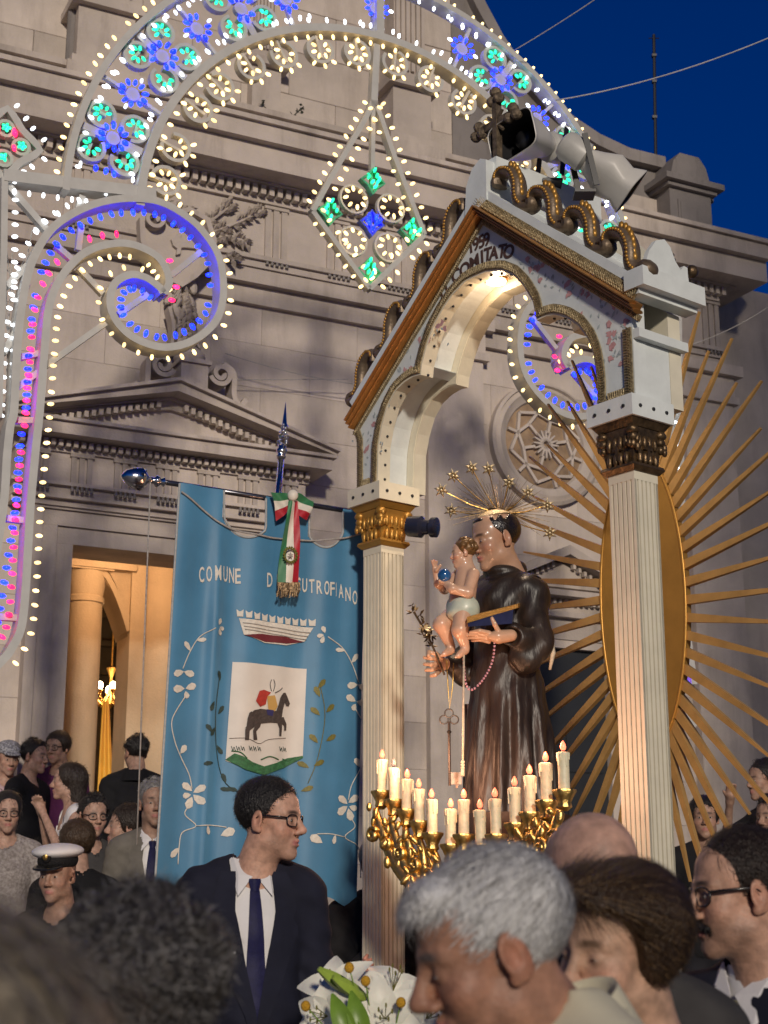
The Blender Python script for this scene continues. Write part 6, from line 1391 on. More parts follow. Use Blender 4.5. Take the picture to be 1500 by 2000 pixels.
# ================================================================ flowers on a stand
YF = 4.3
b = MB(); c = at(745, 2150, YF); b.lathe(Matrix.Translation((c.x, c.y, 0)), [(.2, 0), (.2, .04), (.05, .1), (.04, .7), (.12, .82), (.13, 1.0), (.11, 1.08)], 24); tag(b.build('flower_stand', M_GOLD, None, 40), 'gilt pedestal vase holding the white lilies', 'vase')
M_PET = mat('white_petal', (.78, .76, .66), .5, 0, .05, 30, sss=.1, sheen=.2); M_GRN2 = mat('lily_green', (.30, .42, .06), .4, 0, .25, 8, stretch=(1, 1, .3)); M_LEAF = mat('leaf_green', (.16, .28, .03), .4, 0, .2, 10); M_CRAS = mat('yellow_ball_flower', (.62, .33, .02), .8, 0, .2, 200, .8, 260)
vase_top = Vector((c.x, c.y, 1.06))
def fpetal(b, c, ax, side, L, W, curl, n=7):
    rows = []; nn = ax.cross(side)
    for i in range(n):
        t = i / (n - 1); w = W * math.sin(math.pi * min(1, .12 + .88 * t) ** .85) * (1 if t < .98 else .2) + .003; p = c + ax * (L * (t - .25 * curl * t * t)) - nn * (L * curl * .55 * t * t) + nn * L * .12 * math.sin(math.pi * t)
        rows.append([p + side * w * u - nn * abs(u) ** 1.5 * w * .35 * -1 for u in (-1, -.5, 0, .5, 1)])
    b.grid(rows)
def lily(px, py, Y, axis, L, label, stem=True, npet=6, spread=.75):
    c = at(px, py, Y); ax = Vector(axis).normalized(); t = thing('white_lily', c, label, 'flower', 'white lilies in the bouquet'); o = ax.orthogonal().normalized(); r = random.Random(px)
    for k in range(npet):
        a = 2 * math.pi * k / npet + r.uniform(-.15, .15); d = (o * math.cos(a) + ax.cross(o) * math.sin(a)); pa = (ax * (1 - spread) + d * spread).normalized(); sd = ax.cross(d).normalized(); b = MB(); fpetal(b, c - ax * .03, pa, sd, L * r.uniform(.9, 1.1), L * .27, r.uniform(.2, .6)); b.build('petal', M_PET, t, True)
    for k in range(5): a = k * 1.26; q = c + ax * L * .45 + (o * math.cos(a) + ax.cross(o) * math.sin(a)) * .018; b = MB(); b.tube([c, q], .0014, 4); b.ball(q, (.003, .003, .007), 5, 4); b.build('stamen', M_OLV, t)
    b = MB(); b.tube([c - ax * .03, c - ax * .08 - Vector((0, 0, .03)), vase_top], .005, 6); b.build('stem', M_LEAF, t, True)
lily(655, 1930, 4.25, (-.3, -.8, .5), .125, 'white lily highest on the left of the bouquet'); lily(640, 1985, 4.15, (-.5, -.8, .1), .13, 'white lily at the lower left of the bouquet'); lily(768, 1935, 4.35, (.1, -.5, .8), .15, 'large cream lily standing tall before the far column'); lily(752, 1990, 4.1, (.0, -.9, .3), .13, 'cream lily low in the middle of the bouquet'); lily(832, 1990, 4.2, (.4, -.8, .45), .12, 'white lily at the right end of the bouquet, below the nose')
for i, (x, y, lb) in enumerate(((682, 1890, 'yellow ball flower highest above the bouquet'), (714, 1916, 'yellow ball flower beside the hand on the column'), (597, 1965, 'yellow ball flower at the far left of the bouquet'), (783, 1958, 'yellow ball flower among the cream lilies'))):
    p = at(x, y, 4.05); t = thing('ball_flower', p, lb, 'flower', 'yellow ball flowers in the bouquet'); b = MB(); b.ball(p, (.0125, .0125, .0135), 14, 10); b.build('bloom', M_CRAS, t, True); b = MB(); b.tube([p, p.lerp(vase_top, .4) + Vector((0, 0, .04)), vase_top], .0018, 5); b.build('stem', M_LEAF, t, True)
for x0, y0, x1, y1, w, m_, lb, Y_ in ((700, 1945, 622, 1892, 9, M_GRN2, 'pale green lily bud pointing left over the bouquet', 4.15), (712, 1950, 650, 1908, 8, M_GRN2, 'second green lily bud just under the first', 4.12)):
    p, q = at(x0, y0, Y_), at(x1, y1, Y_ - .05); t = thing('lily_bud', p, lb, 'flower bud'); b = MB(); d = q - p; n = 8; b.tube([p + d * (k / n) for k in range(n + 1)], [.004 + w * .0014 * math.sin(math.pi * (.15 + .8 * k / n)) * 1.3 for k in range(n + 1)], 6); b.build('bud', m_, t, 40); b = MB(); b.tube([p, vase_top], .004, 5); b.build('stem', M_LEAF, t)
for x0, y0, x1, y1, lb in ((688, 2035, 646, 1936, 'broad green leaf left of centre in the bouquet'), (712, 2035, 684, 1930, 'striped green leaf in the middle of the bouquet'), (700, 2040, 668, 1975, 'short green leaf low in the bouquet')):
    p, q = at(x0, y0, 4.0), at(x1, y1, 4.02); b = MB(); d = (q - p); L = d.length; sd = d.normalized().cross(Vector((0, 1, 0))).normalized(); fpetal(b, p, d.normalized(), sd, L, .024, .15, 9); tag(b.build('leaf', M_LEAF, None, True), lb, 'leaf', 'leaves in the bouquet')
# ================================================================ people
b = MB(); b.add([(-9, 4.0, .20), (-.05, 4.0, .20), (-.05, 5.6, .20), (-9, 5.6, .20), (-9, 4.0, -.02), (-.05, 4.0, -.02), (-.05, 5.6, -.02), (-9, 5.6, -.02)], [(0, 1, 2, 3), (4, 5, 1, 0), (5, 6, 2, 1), (6, 7, 3, 2), (7, 4, 0, 3)]); b.build('stone_step', M_PAVE)['kind'] = 'structure'
def cloth(name, col, rough=.85, var=.15, scale=12, sheen=.0): return mat(name, col, rough, 0, var, scale, .25, 400, sheen=sheen, spec=.3)
M_NAVYS = cloth('navy_wool', (.012, .013, .026)); M_BLKS = cloth('black_wool', (.009, .009, .011)); M_GREYS = cloth('grey_wool', (.055, .052, .052)); M_LGREY = cloth('light_grey_wool', (.16, .145, .125)); M_SHIRT = cloth('white_shirt', (.72, .70, .70), .7, .04); M_TROU = cloth('dark_trousers', (.015, .015, .02)); M_SHOE = mat('shoe_leather', (.01, .009, .008), .35)
M_TIE = mat('navy_tie', (.012, .012, .055), .5, 0, .15, 60, .1, 200, spec=.12)
M_GLF = mat('glasses_frame', (.012, .009, .01), .25, 0, .2, 30, coat=.4); M_LENS = mat('lens_glass', (.08, .085, .09), .05, 0, 0, 5); M_LENS.node_tree.nodes['Principled BSDF'].inputs['Alpha'].default_value = .05
class Body:
    """local frame at the base of the neck: x to the person's right, y forward, z up"""
    def __init__(s, hc, yaw, gz, hs=1.0, lean=(0, 0), wide=1.0, drop=.165):
        a = math.radians(yaw); s.f = Vector((-math.sin(a), math.cos(a), 0)); s.r = Vector((math.cos(a), math.sin(a), 0)); s.w = wide; s.k = hs
        s.nb = Vector(hc) - Vector((0, 0, drop * hs)) - s.f * .035 * hs; s.gz = gz; s.lean = lean
    def P(s, x, y, z): return np.array(s.nb + s.r * (x * s.k * s.w) + s.f * (y * s.k + z * s.lean[1]) + Vector((0, 0, z * s.k)) + s.r * z * s.lean[0])
    def loc(s, Q):
        d = np.asarray(Q) - np.array(s.nb); z = d[:, 2] / s.k; return np.stack([(d @ np.array(s.r)) / s.k / s.w - z * s.lean[0], (d @ np.array(s.f)) / s.k - z * s.lean[1] / s.k, z], 1)
    def torso(s, S, g=0.0, k=.05):
        R = np.stack([np.array(s.r), np.array(s.f), (0, 0, 1)], 1); K = s.k
        S.ell(s.P(0, -.005, -.20), np.array(((.165 + g) * s.w, .108 + g, .19)) * K, k, R); S.ell(s.P(0, .012, -.42), np.array(((.150 + g) * s.w, .112 + g, .17)) * K, k, R); S.ell(s.P(0, 0, -.58), np.array(((.160 + g) * s.w, .115 + g, .12)) * K, k, R)
        S.cap(s.P(-.14, -.015, -.065), s.P(.14, -.015, -.065), (.060 + g) * K, (.060 + g) * K, k)
        for q in (-1, 1): S.cap(s.P(q * .035, -.03, .005), s.P(q * .15, -.015, -.055), (.042 + g) * K, (.048 + g) * K, .03)
    def arms(s, S, A, g=0.0, upto=2):
        for q in (0, 1):
            pts = A[q]; rr = (.054, .046, .034)
            for i in range(min(2, upto)): S.cap(s.P(*pts[i]), s.P(*pts[i + 1]), (rr[i] + g) * s.k, (rr[i + 1] + g) * s.k, .03)
    def legs(s, S, g=0.0):
        hz = -.60; gl = (s.gz + .08 - s.nb.z) / s.k
        for q in (-1, 1):
            S.cap(s.P(q * .085, 0, hz), s.P(q * .095, .02, (hz + gl) / 2), (.088 + g) * s.k, (.062 + g) * s.k, .04); S.cap(s.P(q * .095, .02, (hz + gl) / 2), s.P(q * .10, 0, gl), (.062 + g) * s.k, (.045 + g) * s.k, .03)
def ARMS(l=None, r=None):
    d = lambda q: ((q * .185, -.01, -.075), (q * .225, -.03, -.34), (q * .215, .05, -.58)); return (l or d(-1), r or d(1))
def person(name_label, headpx, Y, yaw, pitch=0, roll=0, byaw=None, gz=0.0, hs=1.0, skin=(.46, .27, .19), res=.0075, head_kw={}, tint_kw={}, eyes=True, arms=None, wide=1.0, lean=(0, 0), drop=.165, group=None, torso_lo=None, gaze=(0, 0), eye_open=1.0, boff=(0, 0, 0)):
    hc = at(headpx[0], headpx[1], Y); M = headM(hc, yaw, pitch, roll, hs); B = Body(hc, yaw if byaw is None else byaw, gz, hs, lean, wide, drop); B.nb += Vector(boff)
    root = thing('person', (B.nb.x, B.nb.y, gz), name_label, 'person', group); A = arms or ARMS()
    S = SDF(); add_head(S, M, **head_kw); K = hs
    hn = np.array(M @ Vector((0, -.03, -.09))); S.cap(hn, B.P(0, -.025, -.02), .050 * K, .055 * K, .03); B.torso(S, -.012, .05); B.arms(S, A, -.012)
    for q in (0, 1):                                                   # simple hands with fingers
        w0, w1 = B.P(*A[q][1]), B.P(*A[q][2]); d = (w1 - w0) / np.linalg.norm(w1 - w0); sd = np.cross(d, (0, 0, 1)); sd = sd / (np.linalg.norm(sd) + 1e-9); up = np.cross(sd, d)
        S.cap(w1, w1 + d * .05 * K, .026 * K, .032 * K, .02)
        for j in range(4): o = sd * (j - 1.5) * .017 * K; S.cap(w1 + d * .07 * K + o, w1 + d * (.125 + .012 * (j in (1, 2))) * K + o + up * -.012, .0095 * K, .0075 * K, .006)
        S.cap(w1 + d * .03 * K + sd * .02, w1 + d * .075 * K + sd * .048 * K, .011 * K, .008 * K, .008)
    zlo = B.P(0, 0, torso_lo or (-.36 if arms else -.17))[2]
    lo = S.lo.copy() - .03; 
    bo = S.mesh('body', M_SKIN, root, res, lo=(-99, -99, zlo), color=face_tint(M, skin, **tint_kw), relax=1)
    if eyes: add_eyes(M, root, gaze, eye_open)
    B.legs_done = False
    return root, M, B, A
def trousers(root, B, m=None):
    S = SDF(); B.legs(S, .006); R = np.stack([np.array(B.r), np.array(B.f), (0, 0, 1)], 1); S.ell(B.P(0, 0, -.56), np.array((.166 * B.w, .121, .12)) * B.k, .05, R); S.mesh('trousers', m or M_TROU, root, .016, relax=0)
    b = MB()
    for q in (-1, 1):
        p = B.P(q * .10, .05, 0); b.ball((p[0], p[1], B.gz + .045), (.05, .13, .045), 10, 6, Matrix.Rotation(math.atan2(B.f.y, B.f.x) - math.pi / 2, 3, 'Z'))
    b.build('shoes', M_SHOE, root, True)
def front_y(S, B, x, z, back=False):
    """where the garment's front lies at local x, z"""
    ys = np.linspace(.30, -.05, 70); Q = np.stack([B.P(x, y, z) for y in ys]); d = S.eval(Q); i = np.argmax(d < 0); return ys[i] if d[i] < 0 else .05
def jacket(root, B, A, m, vdepth=-.46, g=.018, res=.010, lapel=True, shirt=M_SHIRT, tie=M_TIE, vtop=.056, pocket=True, collar=True):
    S = SDF(); B.torso(S, g); B.arms(S, A, g - .002); R = np.stack([np.array(B.r), np.array(B.f), (0, 0, 1)], 1); S.ell(B.P(0, 0, -.66), np.array((.175 * B.w, .13, .12)) * B.k, .05, R)
    w = lambda z: np.interp(z, [vdepth, vdepth + .2, -.12, -.02, .08], [0, .044, vtop + .008, vtop, vtop + .004])
    S.fn(lambda P: .0035 * np.sin(P[:, 2] * 42 + P[:, 0] * 30) * np.sin(P[:, 0] * 37 - P[:, 2] * 16 + 1) + .002 * np.sin(P[:, 2] * 90 + P[:, 0] * 55), 'add'); solid = SDF(); solid.ops = list(S.ops)
    def vcut(P): p = B.loc(P); return np.where((p[:, 1] > -.0) & (p[:, 2] > vdepth), (np.abs(p[:, 0]) - w(p[:, 2])) * B.k, .05)
    def neckcut(P): p = B.loc(P); return (np.hypot(p[:, 0], (p[:, 1] + .02)) - .062) * B.k + np.where(p[:, 2] > -.05, 0, .2)
    S.fn(vcut, 'sub'); S.fn(neckcut, 'sub')
    jk = S.mesh('jacket', m, root, res, relax=0)
    T = SDF(); B.torso(T, .006); T.cap(B.P(0, -.02, -.02), B.P(0, -.015, .03), .066 * B.k, .060 * B.k, .02); T.mesh('shirt', shirt, root, .012, lo=(-99, -99, B.P(0, 0, -.62)[2]), hi=(99, 99, B.P(0, 0, .035)[2]))
    if lapel:
        for q in (-1, 1):
            rows = []; 
            for i in range(22):
                z = lerp(-.005, vdepth, i / 21); x0 = float(w(z)); lw = float(np.interp(z, [vdepth, vdepth + .16, -.185, -.165, -.145, -.12, -.02, 0], [.006, .048, .078, .074, .050, .062, .046, .03]))
                rw = []
                for j in range(4):
                    x = max(0, x0 - .014) + (lw + .014) * j / 3; y = front_y(solid, B, q * x, z); rw.append(Vector(B.P(q * x, y + (.009 if j < 3 else .013), z)))
                rows.append(rw)
            b = MB(); b.grid(rows); b.grid([[p - B.f * .005 for p in r] for r in rows]); b.grid([[r[3], r[3] - B.f * .005] for r in rows]); b.build('lapel', m, jk, 40)
    b = MB(); rows = []
    for z, r0 in ((-.045, .086), (-.005, .089), (.022, .086), (.026, .096), (-.008, .112), (-.055, .128)):
        rows.append([Vector(B.P(r0 * 1.02 * math.sin(a), -.022 + r0 * .92 * math.cos(a), z + .012 * math.cos(a) * -1 - (.05 if abs(a - math.pi) > 1.75 else 0))) for a in [math.pi + 1.95 * (k / 14 - 1) for k in range(29)]])
    b.grid(rows); b.build('jacket_collar', m, jk, 50)
    if collar:
        b = MB(); rows = []
        for z, r0 in ((-.012, .070), (.012, .068), (.034, .064), (.036, .069), (.012, .076), (-.014, .080)):
            rows.append([Vector(B.P(r0 * math.sin(a), -.018 + r0 * .98 * math.cos(a), z - .030 * max(0, math.cos(a)))) for a in [2 * math.pi * k / 28 for k in range(28)]])
        b.grid(rows, True); b.build('collar_band', shirt, root, 50)
        for q in (-1, 1):
            b = MB(); P = [(.008, .052, .000), (.064, .016, .040), (.084, .024, .004), (.060, .075, -.075)]
            V = [Vector(B.P(q * x, y, z)) for x, y, z in P]; V[3] = Vector(B.P(q * .058, front_y(T, B, q * .058, -.080) + .020, -.080)); V[0] = Vector(B.P(q * .005, .076, -.020))
            mid = (V[0] + V[1] + V[2] + V[3]) / 4 + B.f * .012; n = B.f * .003
            b.add(V + [mid] + [v - n for v in V], [(0, 1, 4), (1, 2, 4), (2, 3, 4), (3, 0, 4), (0, 1, 6, 5), (1, 2, 7, 6), (2, 3, 8, 7), (3, 0, 5, 8)]); b.build('collar_flap', shirt, root)
    if tie:
        b = MB(); rows = []
        for z, w_ in ((-.028, .019), (-.035, .021), (-.062, .014), (-.066, .013)): rows.append([Vector(B.P(x, max(.05, front_y(T, B, 0, -.05)) + .022 - abs(x) * .3, z)) for x in np.linspace(-w_, w_, 5)])
        b.grid(rows)
        rows = []
        for i in range(16):
            z = lerp(-.062, vdepth - .02, i / 15); w_ = lerp(.016, .043, (i / 15) ** .8); y = front_y(T, B, 0, z) + .012; rows.append([Vector(B.P(x, y - abs(x) * .12, z)) for x in np.linspace(-w_, w_, 5)])
        z = vdepth - .06; rows.append([Vector(B.P(x * .02, front_y(T, B, 0, z) + .012, z)) for x in (-1, -.5, 0, .5, 1)]); b.grid(rows); b.build('tie', tie, root, True)
    return jk
def top(root, B, A, m, g=.012, name='shirt', sleeve=1, zlo=-.62, neck=-.03, res=.013, neckr=.07, kd=None):
    S = SDF(); B.torso(S, g)
    if sleeve: B.arms(S, A, g, sleeve)
    def nk(P): p = B.loc(P); return (np.hypot(p[:, 0], p[:, 1] + .0) - neckr) * B.k + np.where(p[:, 2] > neck - .06, 0, .2)
    S.fn(nk, 'sub'); return S.mesh(name, m, root, res, lo=(-99, -99, B.P(0, 0, zlo)[2]), relax=0)
def hl(M, ys, zs):
    Mi = np.array(M.inverted())
    def f(P): p = P @ Mi[:3, :3].T + Mi[:3, 3]; return (np.interp(p[:, 1], ys, zs) - p[:, 2]) * M.to_scale()[0]
    return f
def hair(root, M, m, vol=(.081, .101, .087), c=(0, -.022, .050), ys=(-.13, -.05, -.015, .02, .05, .075, .1), zs=(-.075, -.065, -.01, .03, .06, .094, .12), res=.006, extra=None, name='hair', lumps=0, seed=1):
    sc = M.to_scale()[0]; R = np.array(M.to_3x3()) / sc; S = SDF(); P = lambda *q: np.array(M @ Vector(q)); S.ell(P(*c), np.array(vol) * sc, .01, R); r = random.Random(seed)
    for i in range(lumps):
        a, e = r.uniform(0, 6.3), r.uniform(-.4, 1.5); S.ell(P(c[0] + vol[0] * math.cos(a) * math.cos(e), c[1] + vol[1] * math.sin(a) * math.cos(e), c[2] + vol[2] * math.sin(e)), r.uniform(.010, .018) * sc, .01 * sc)
    if extra: extra(S, P, R, sc)
    S.fn(hl(M, ys, zs), 'and'); return S.mesh(name, m, root, res * sc)
def glasses(root, M, w=.052, h=.018):
    t = tag(inst('glasses', bpy.data.meshes.new('g'), root, M.copy()), None) if False else None
    b = MB(); P = lambda *q: M @ Vector(q); ry = .094
    for s in (-1, 1): b.tube([P(s * (.032 + .024 * math.copysign(abs(math.cos(a)) ** .7, math.cos(a))), ry - .010 * abs(.4 + .9 * math.cos(a) * 1) * (1 if math.cos(a) > 0 else .2), .004 + h * math.copysign(abs(math.sin(a)) ** .8, math.sin(a))) for a in [2 * math.pi * k / 20 for k in range(20)]], .0024, 6, True)
    b.tube([P(-.008, ry, .010), P(0, ry + .003, .013), P(.008, ry, .010)], .0018, 5)
    for s in (-1, 1): b.tube([P(s * .056, ry - .014, .012), P(s * .074, .06, .014), P(s * .080, .0, .016), P(s * .078, -.02, .004)], .0026, 5, flat=1.6)
    g = b.build('glasses', M_GLF, root, True)
    for s in (-1, 1):
        b = MB(); n = 16; v = [P(s * (.032 + .022 * math.cos(2 * math.pi * k / n)), ry - .003 - .006 * math.cos(2 * math.pi * k / n), .004 + h * .9 * math.sin(2 * math.pi * k / n)) for k in range(n)]; o = M.to_3x3() @ Vector((0, -.0015, 0)); b.add(v + [q + o for q in v], [tuple(range(n)), tuple(range(2 * n - 1, n - 1, -1))] + [(i, n + i, n + (i + 1) % n, (i + 1) % n) for i in range(n)]); b.build('lens', M_LENS, g)
def combed(M, mode):
    Mi = np.array(M.inverted())[:3, :3]; R = np.array(M.to_3x3()) / M.to_scale()[0]; c = np.array(M.translation)
    def f(P):
        q = (P - c) @ R
        if mode == 'radial': d = q - np.array((.015, -.075, .13)); d[:, 2] -= .02
        elif mode == 'back': d = np.stack([q[:, 0] * .6, -np.ones(len(q)), -(q[:, 1] + .08) * 0 - .25 * np.ones(len(q))], 1)
        elif mode == 'fwd': d = np.stack([q[:, 0] * 1.5 + .2, np.ones(len(q)) * .9, -.35 - 6 * np.clip(.06 - q[:, 2], 0, 1)], 1)
        elif mode == 'sweep': d = np.stack([q[:, 0] * 3, -.75 * np.ones(len(q)), -.35 - 7 * np.clip(.05 - q[:, 2], 0, .15)], 1)
        elif mode == 'side': d = np.stack([np.sign(q[:, 0] + .02) * .8 + q[:, 0] * 4, .35 + q[:, 1] * 2, -.4 - 5 * np.clip(.07 - q[:, 2], 0, 1)], 1)
        else: d = np.stack([q[:, 0] * .5, -.1 + 0 * q[:, 0], -np.ones(len(q))], 1)
        return d @ R.T
    return f
def fuzz(root, ho, M, m, mode, n, L, w, lift=.2, jitter=.25, curl=0.0, seed=1, name='hair_strands', K=5):
    v, nn = mesh_pts(ho); return strands(name, m, root, v, nn, combed(M, mode), n, L, w, K, lift, np.random.default_rng(seed), jitter, curl, M if curl < .3 and mode != 'down' else None)
H_BLACK = hairmat('black_hair', (.012, .010, .010)); H_DARK = hairmat('dark_brown_hair', (.022, .013, .009)); H_BROWN = hairmat('brown_hair', (.055, .030, .014), .38); H_BROWN2 = hairmat('brown_hair_highlight', (.20, .12, .05), .36); H_WHITE = hairmat('white_hair', (.74, .74, .74), .40, .12); H_GREY = hairmat('grey_hair', (.26, .25, .245), .45, .3); H_DGREY = hairmat('dark_grey_hair', (.06, .052, .046), .45, .4); H_BLOND = hairmat('ash_blond_hair', (.42, .36, .27), .42, .4); H_BLOND2 = hairmat('ash_brown_hair', (.22, .17, .12), .42, .3)
# ---- man in navy suit before the banner
r1, M1, B1, A1 = person('man in navy suit and tie with black-framed glasses looking right before the banner', (530, 1606), 4.9, -112, 2, 0, 192, .20, 1.0, (.54, .31, .22), .0042, dict(nose=1.1, jaw=1.05), dict(stubble=.35, brow=(.02, .014, .012), blush=.35), lean=(.02, 0), gaze=(.2, 0), boff=(-.055, 0, .02), wide=.92)
jacket(r1, B1, A1, M_NAVYS, -.50, res=.007, vtop=.074); trousers(r1, B1)
ho = hair(r1, M1, H_BLACK, (.082, .105, .093), c=(0, -.021, .052), ys=(-.13, -.05, -.015, .015, .04, .070, .1), zs=(-.07, -.055, .0, .018, .060, .096, .125), res=.0045); fuzz(r1, ho, M1, H_BLACK, 'radial', 6000, .018, .0006, .9, .45); glasses(r1, M1)
b = MB(); q = Vector(B1.P(.10, .142, -.245)); b.box(q, (.055, .006, .008)); b.build('pocket_square', M_SHIRT, r1)
# ---- white-haired man in the foreground
r2, M2, B2_, A2 = person('white-haired man in cream jacket bowing his head, nearest in the centre', (962, 1864), 2.06, 98, 20, -4, 118, 0, 1.0, (.38, .20, .13), .0038, dict(nose=1.25, jaw=1.05, cheek=1.1), dict(stubble=.15, brow=(.12, .10, .09), blush=.3), eye_open=.6, drop=.135, boff=(.035, .02, .035))
jacket(r2, B2_, A2, cloth('cream_linen', (.78, .72, .52), .85, .05), -.42, .022, vtop=.06); trousers(r2, B2_)
def ex2(S, P, R, sc): S.ell(P(-.01, .055, .098), np.array((.048, .034, .024)) * sc, .02, R)
ho = hair(r2, M2, H_WHITE, (.079, .100, .088), (0, -.021, .047), (-.14, -.075, -.045, -.02, .0, .014, .03, .05, .065, .09, .12), (-.06, -.05, .0, .032, .036, .012, .025, .055, .078, .086, .10), .0042, ex2); fuzz(r2, ho, M2, H_WHITE, 'fwd', 14000, .045, .00042, .10, .16, .06, 2); fuzz(r2, ho, M2, H_GREY, 'fwd', 4500, .045, .00042, .08, .18, .06, 3)
b = MB(); rows = []
for z, r0 in ((.02, .070), (.062, .068), (.070, .074), (.020, .104), (-.035, .128)):
    rows.append([Vector(B2_.P(r0 * math.sin(a), -.03 + r0 * math.cos(a), z - .075 * (abs(a - math.pi) / 2.1) ** 2)) for a in [math.pi + 2.1 * (k / 16 - 1) for k in range(33)]])
b.grid(rows); b.build('shirt_collar', bpy.data.materials['cream_linen'], r2, 50)
# ---- bald man behind
r3, M3, B3, A3 = person('bald man in dark grey suit seen from behind', (1152, 1732), 2.8, 14, 6, 0, 0, 0, 1.02, (.50, .30, .225), .005, dict(wide=1.03), dict(blush=.2), eyes=False)
jacket(r3, B3, A3, M_GREYS, -.42, collar=True); trousers(r3, B3)
ho = hair(r3, M3, hairmat('cropped_hair', (.10, .06, .045), .6, .3), (.0755, .0985, .070), (0, -.018, .010), (-.14, -.06, -.02, .02, .05), (-.07, -.05, .0, .04, .2), .005, lambda S, P, R, sc: S.ell(P(0, -.01, .115), np.array((.09, .115, .07)) * sc, .008, R, True), 'cropped_hair')
# ---- woman with short brown hair
r4, M4, B4, A4 = person('woman with short brown hair and black-and-white blouse looking down', (1206, 1856), 2.5, 126, 10, -6, 140, 0, .97, (.56, .35, .24), .0038, dict(nose=1.05, jaw=.98, cheek=1.15, lips=.9, ears=False), dict(brow=(.12, .07, .04), blush=.45, lip=(.36, .14, .12)), eye_open=.35, drop=.15, wide=.92)
def ex4(S, P, R, sc):
    S.ell(P(0, -.045, .03), np.array((.089, .094, .094)) * sc, .03, R); S.ell(P(.05, .035, .085), np.array((.05, .055, .040)) * sc, .02, R); S.ell(P(-.05, .04, .080), np.array((.045, .055, .042)) * sc, .02, R); S.ell(P(-.072, .0, .01), np.array((.020, .03, .055)) * sc, .02, R); S.ell(P(.072, .0, .01), np.array((.020, .03, .055)) * sc, .02, R); S.ell(P(0, .075, .105), np.array((.05, .03, .022)) * sc, .02, R)
    S.ell(P(.0, .115, -.010), np.array((.058, .060, .088)) * sc, .012, R, True)
ho = hair(r4, M4, H_BROWN, (.086, .106, .094), (0, -.025, .046), (-.15, -.08, -.04, -.01, .012, .03, .05, .08, .11), (-.105, -.10, -.085, -.065, -.03, .035, .07, .085, .095), .0045, ex4); fuzz(r4, ho, M4, H_BROWN, 'sweep', 12000, .075, .0005, .05, .12, .05, 4, K=6); fuzz(r4, ho, M4, H_BROWN2, 'sweep', 3000, .075, .0005, .07, .12, .05, 5, K=6)
bl = mat('black_white_print', (.02, .02, .02), .7, 0, .0, 42, col2=(.66, .65, .62), lo=.49, hi=.52)
top(r4, B4, A4, bl, .014, 'blouse', 1, -.62, -.085, .010, .115); trousers(r4, B4)
# ---- man with moustache
r5, M5, B5, A5 = person('man with moustache, glasses and patterned tie in profile at the right edge', (1446, 1752), 3.15, 97, 3, 0, 128, 0, 1.0, (.46, .27, .19), .0042, dict(nose=1.1, jaw=1.12, chin=.85), dict(stubble=.55, brow=(.015, .012, .01), blush=.25), wide=1.08)
jacket(r5, B5, A5, M_NAVYS, -.46, tie=mat('patterned_tie', (.05, .05, .05), .5, 0, .3, 90, col2=(.30, .28, .17), lo=.45, hi=.55)); trousers(r5, B5)
ho = hair(r5, M5, H_DARK, (.081, .103, .089), ys=(-.13, -.05, -.012, .02, .035, .062, .1), zs=(-.07, -.055, .01, -.005, .055, .102, .13), res=.0045); fuzz(r5, ho, M5, H_DARK, 'back', 6000, .03, .0006, .7, .4); glasses(r5, M5)
S = SDF(); [S.cap(np.array(M5 @ Vector((0, .101, -.0455))), np.array(M5 @ Vector((q * .032, .084, -.057))), .0095, .006, .004) for q in (-1, 1)]; mo = S.mesh('moustache', H_BLACK, r5, .003); fuzz(r5, mo, M5, H_BLACK, 'down', 500, .014, .0006, .2, .3, name='moustache_hairs')
# ---- man half hidden by the far column, his hand on it
r6, M6, B6, A6 = person('grey-haired man in dark suit half hidden by the far column', (738, 1690), 7.75, -150, 0, 0, 185, .25, 1.0, (.34, .18, .12), .008, arms=ARMS(), tint_kw=dict(stubble=.2))
jacket(r6, B6, A6, M_BLKS, -.44, res=.014); trousers(r6, B6); hair(r6, M6, H_GREY, res=.008)
# ---- front left heads, out of focus
r7, M7, B7, A7 = person('dark curly greying head thinning at the crown, low at the left', (232, 1990), 1.72, 32, 8, 0, 20, 0, 1.0, (.34, .19, .12), .0055, dict(wide=1.04), dict(blush=.2), eyes=False)
top(r7, B7, A7, cloth('charcoal_shirt', (.02, .02, .022)), .016); trousers(r7, B7)
ho = hair(r7, M7, H_DGREY, (.086, .106, .088), (.008, -.03, .038), (-.15, -.06, -.02, .02, .05, .07), (-.085, -.07, -.02, .02, .05, .10), .006, lambda S, P, R, sc: S.ell(P(-.035, .045, .155), np.array((.065, .085, .052)) * sc, .03, R, True), lumps=60, seed=3); fuzz(r7, ho, M7, H_BLACK, 'radial', 9000, .020, .00045, .4, .7, .6, 6); fuzz(r7, ho, M7, H_GREY, 'radial', 5000, .022, .00045, .5, .7, .6, 7)
r8, M8, B8, A8 = person('blurred ash-blond head right at the lower left corner', (-250, 2290), .82, 20, 0, 0, 10, 0, 1.0, (.40, .22, .15), .007, eyes=False, head_kw=dict(ears=False))
top(r8, B8, A8, cloth('beige_blouse', (.30, .27, .22)), .014); trousers(r8, B8)
ho = hair(r8, M8, H_BLOND2, (.092, .112, .098), (0, -.022, .045), (-.15, -.04, .03, .06, .08), (-.19, -.19, -.15, .0, .08), .006, lambda S, P, R, sc: (S.cap(P(0, -.05, .0), P(0, -.06, -.16), .088 * sc, .07 * sc, .04))); fuzz(r8, ho, M8, H_BLOND, 'down', 7000, .10, .0008, .12, .2, .06, 8)
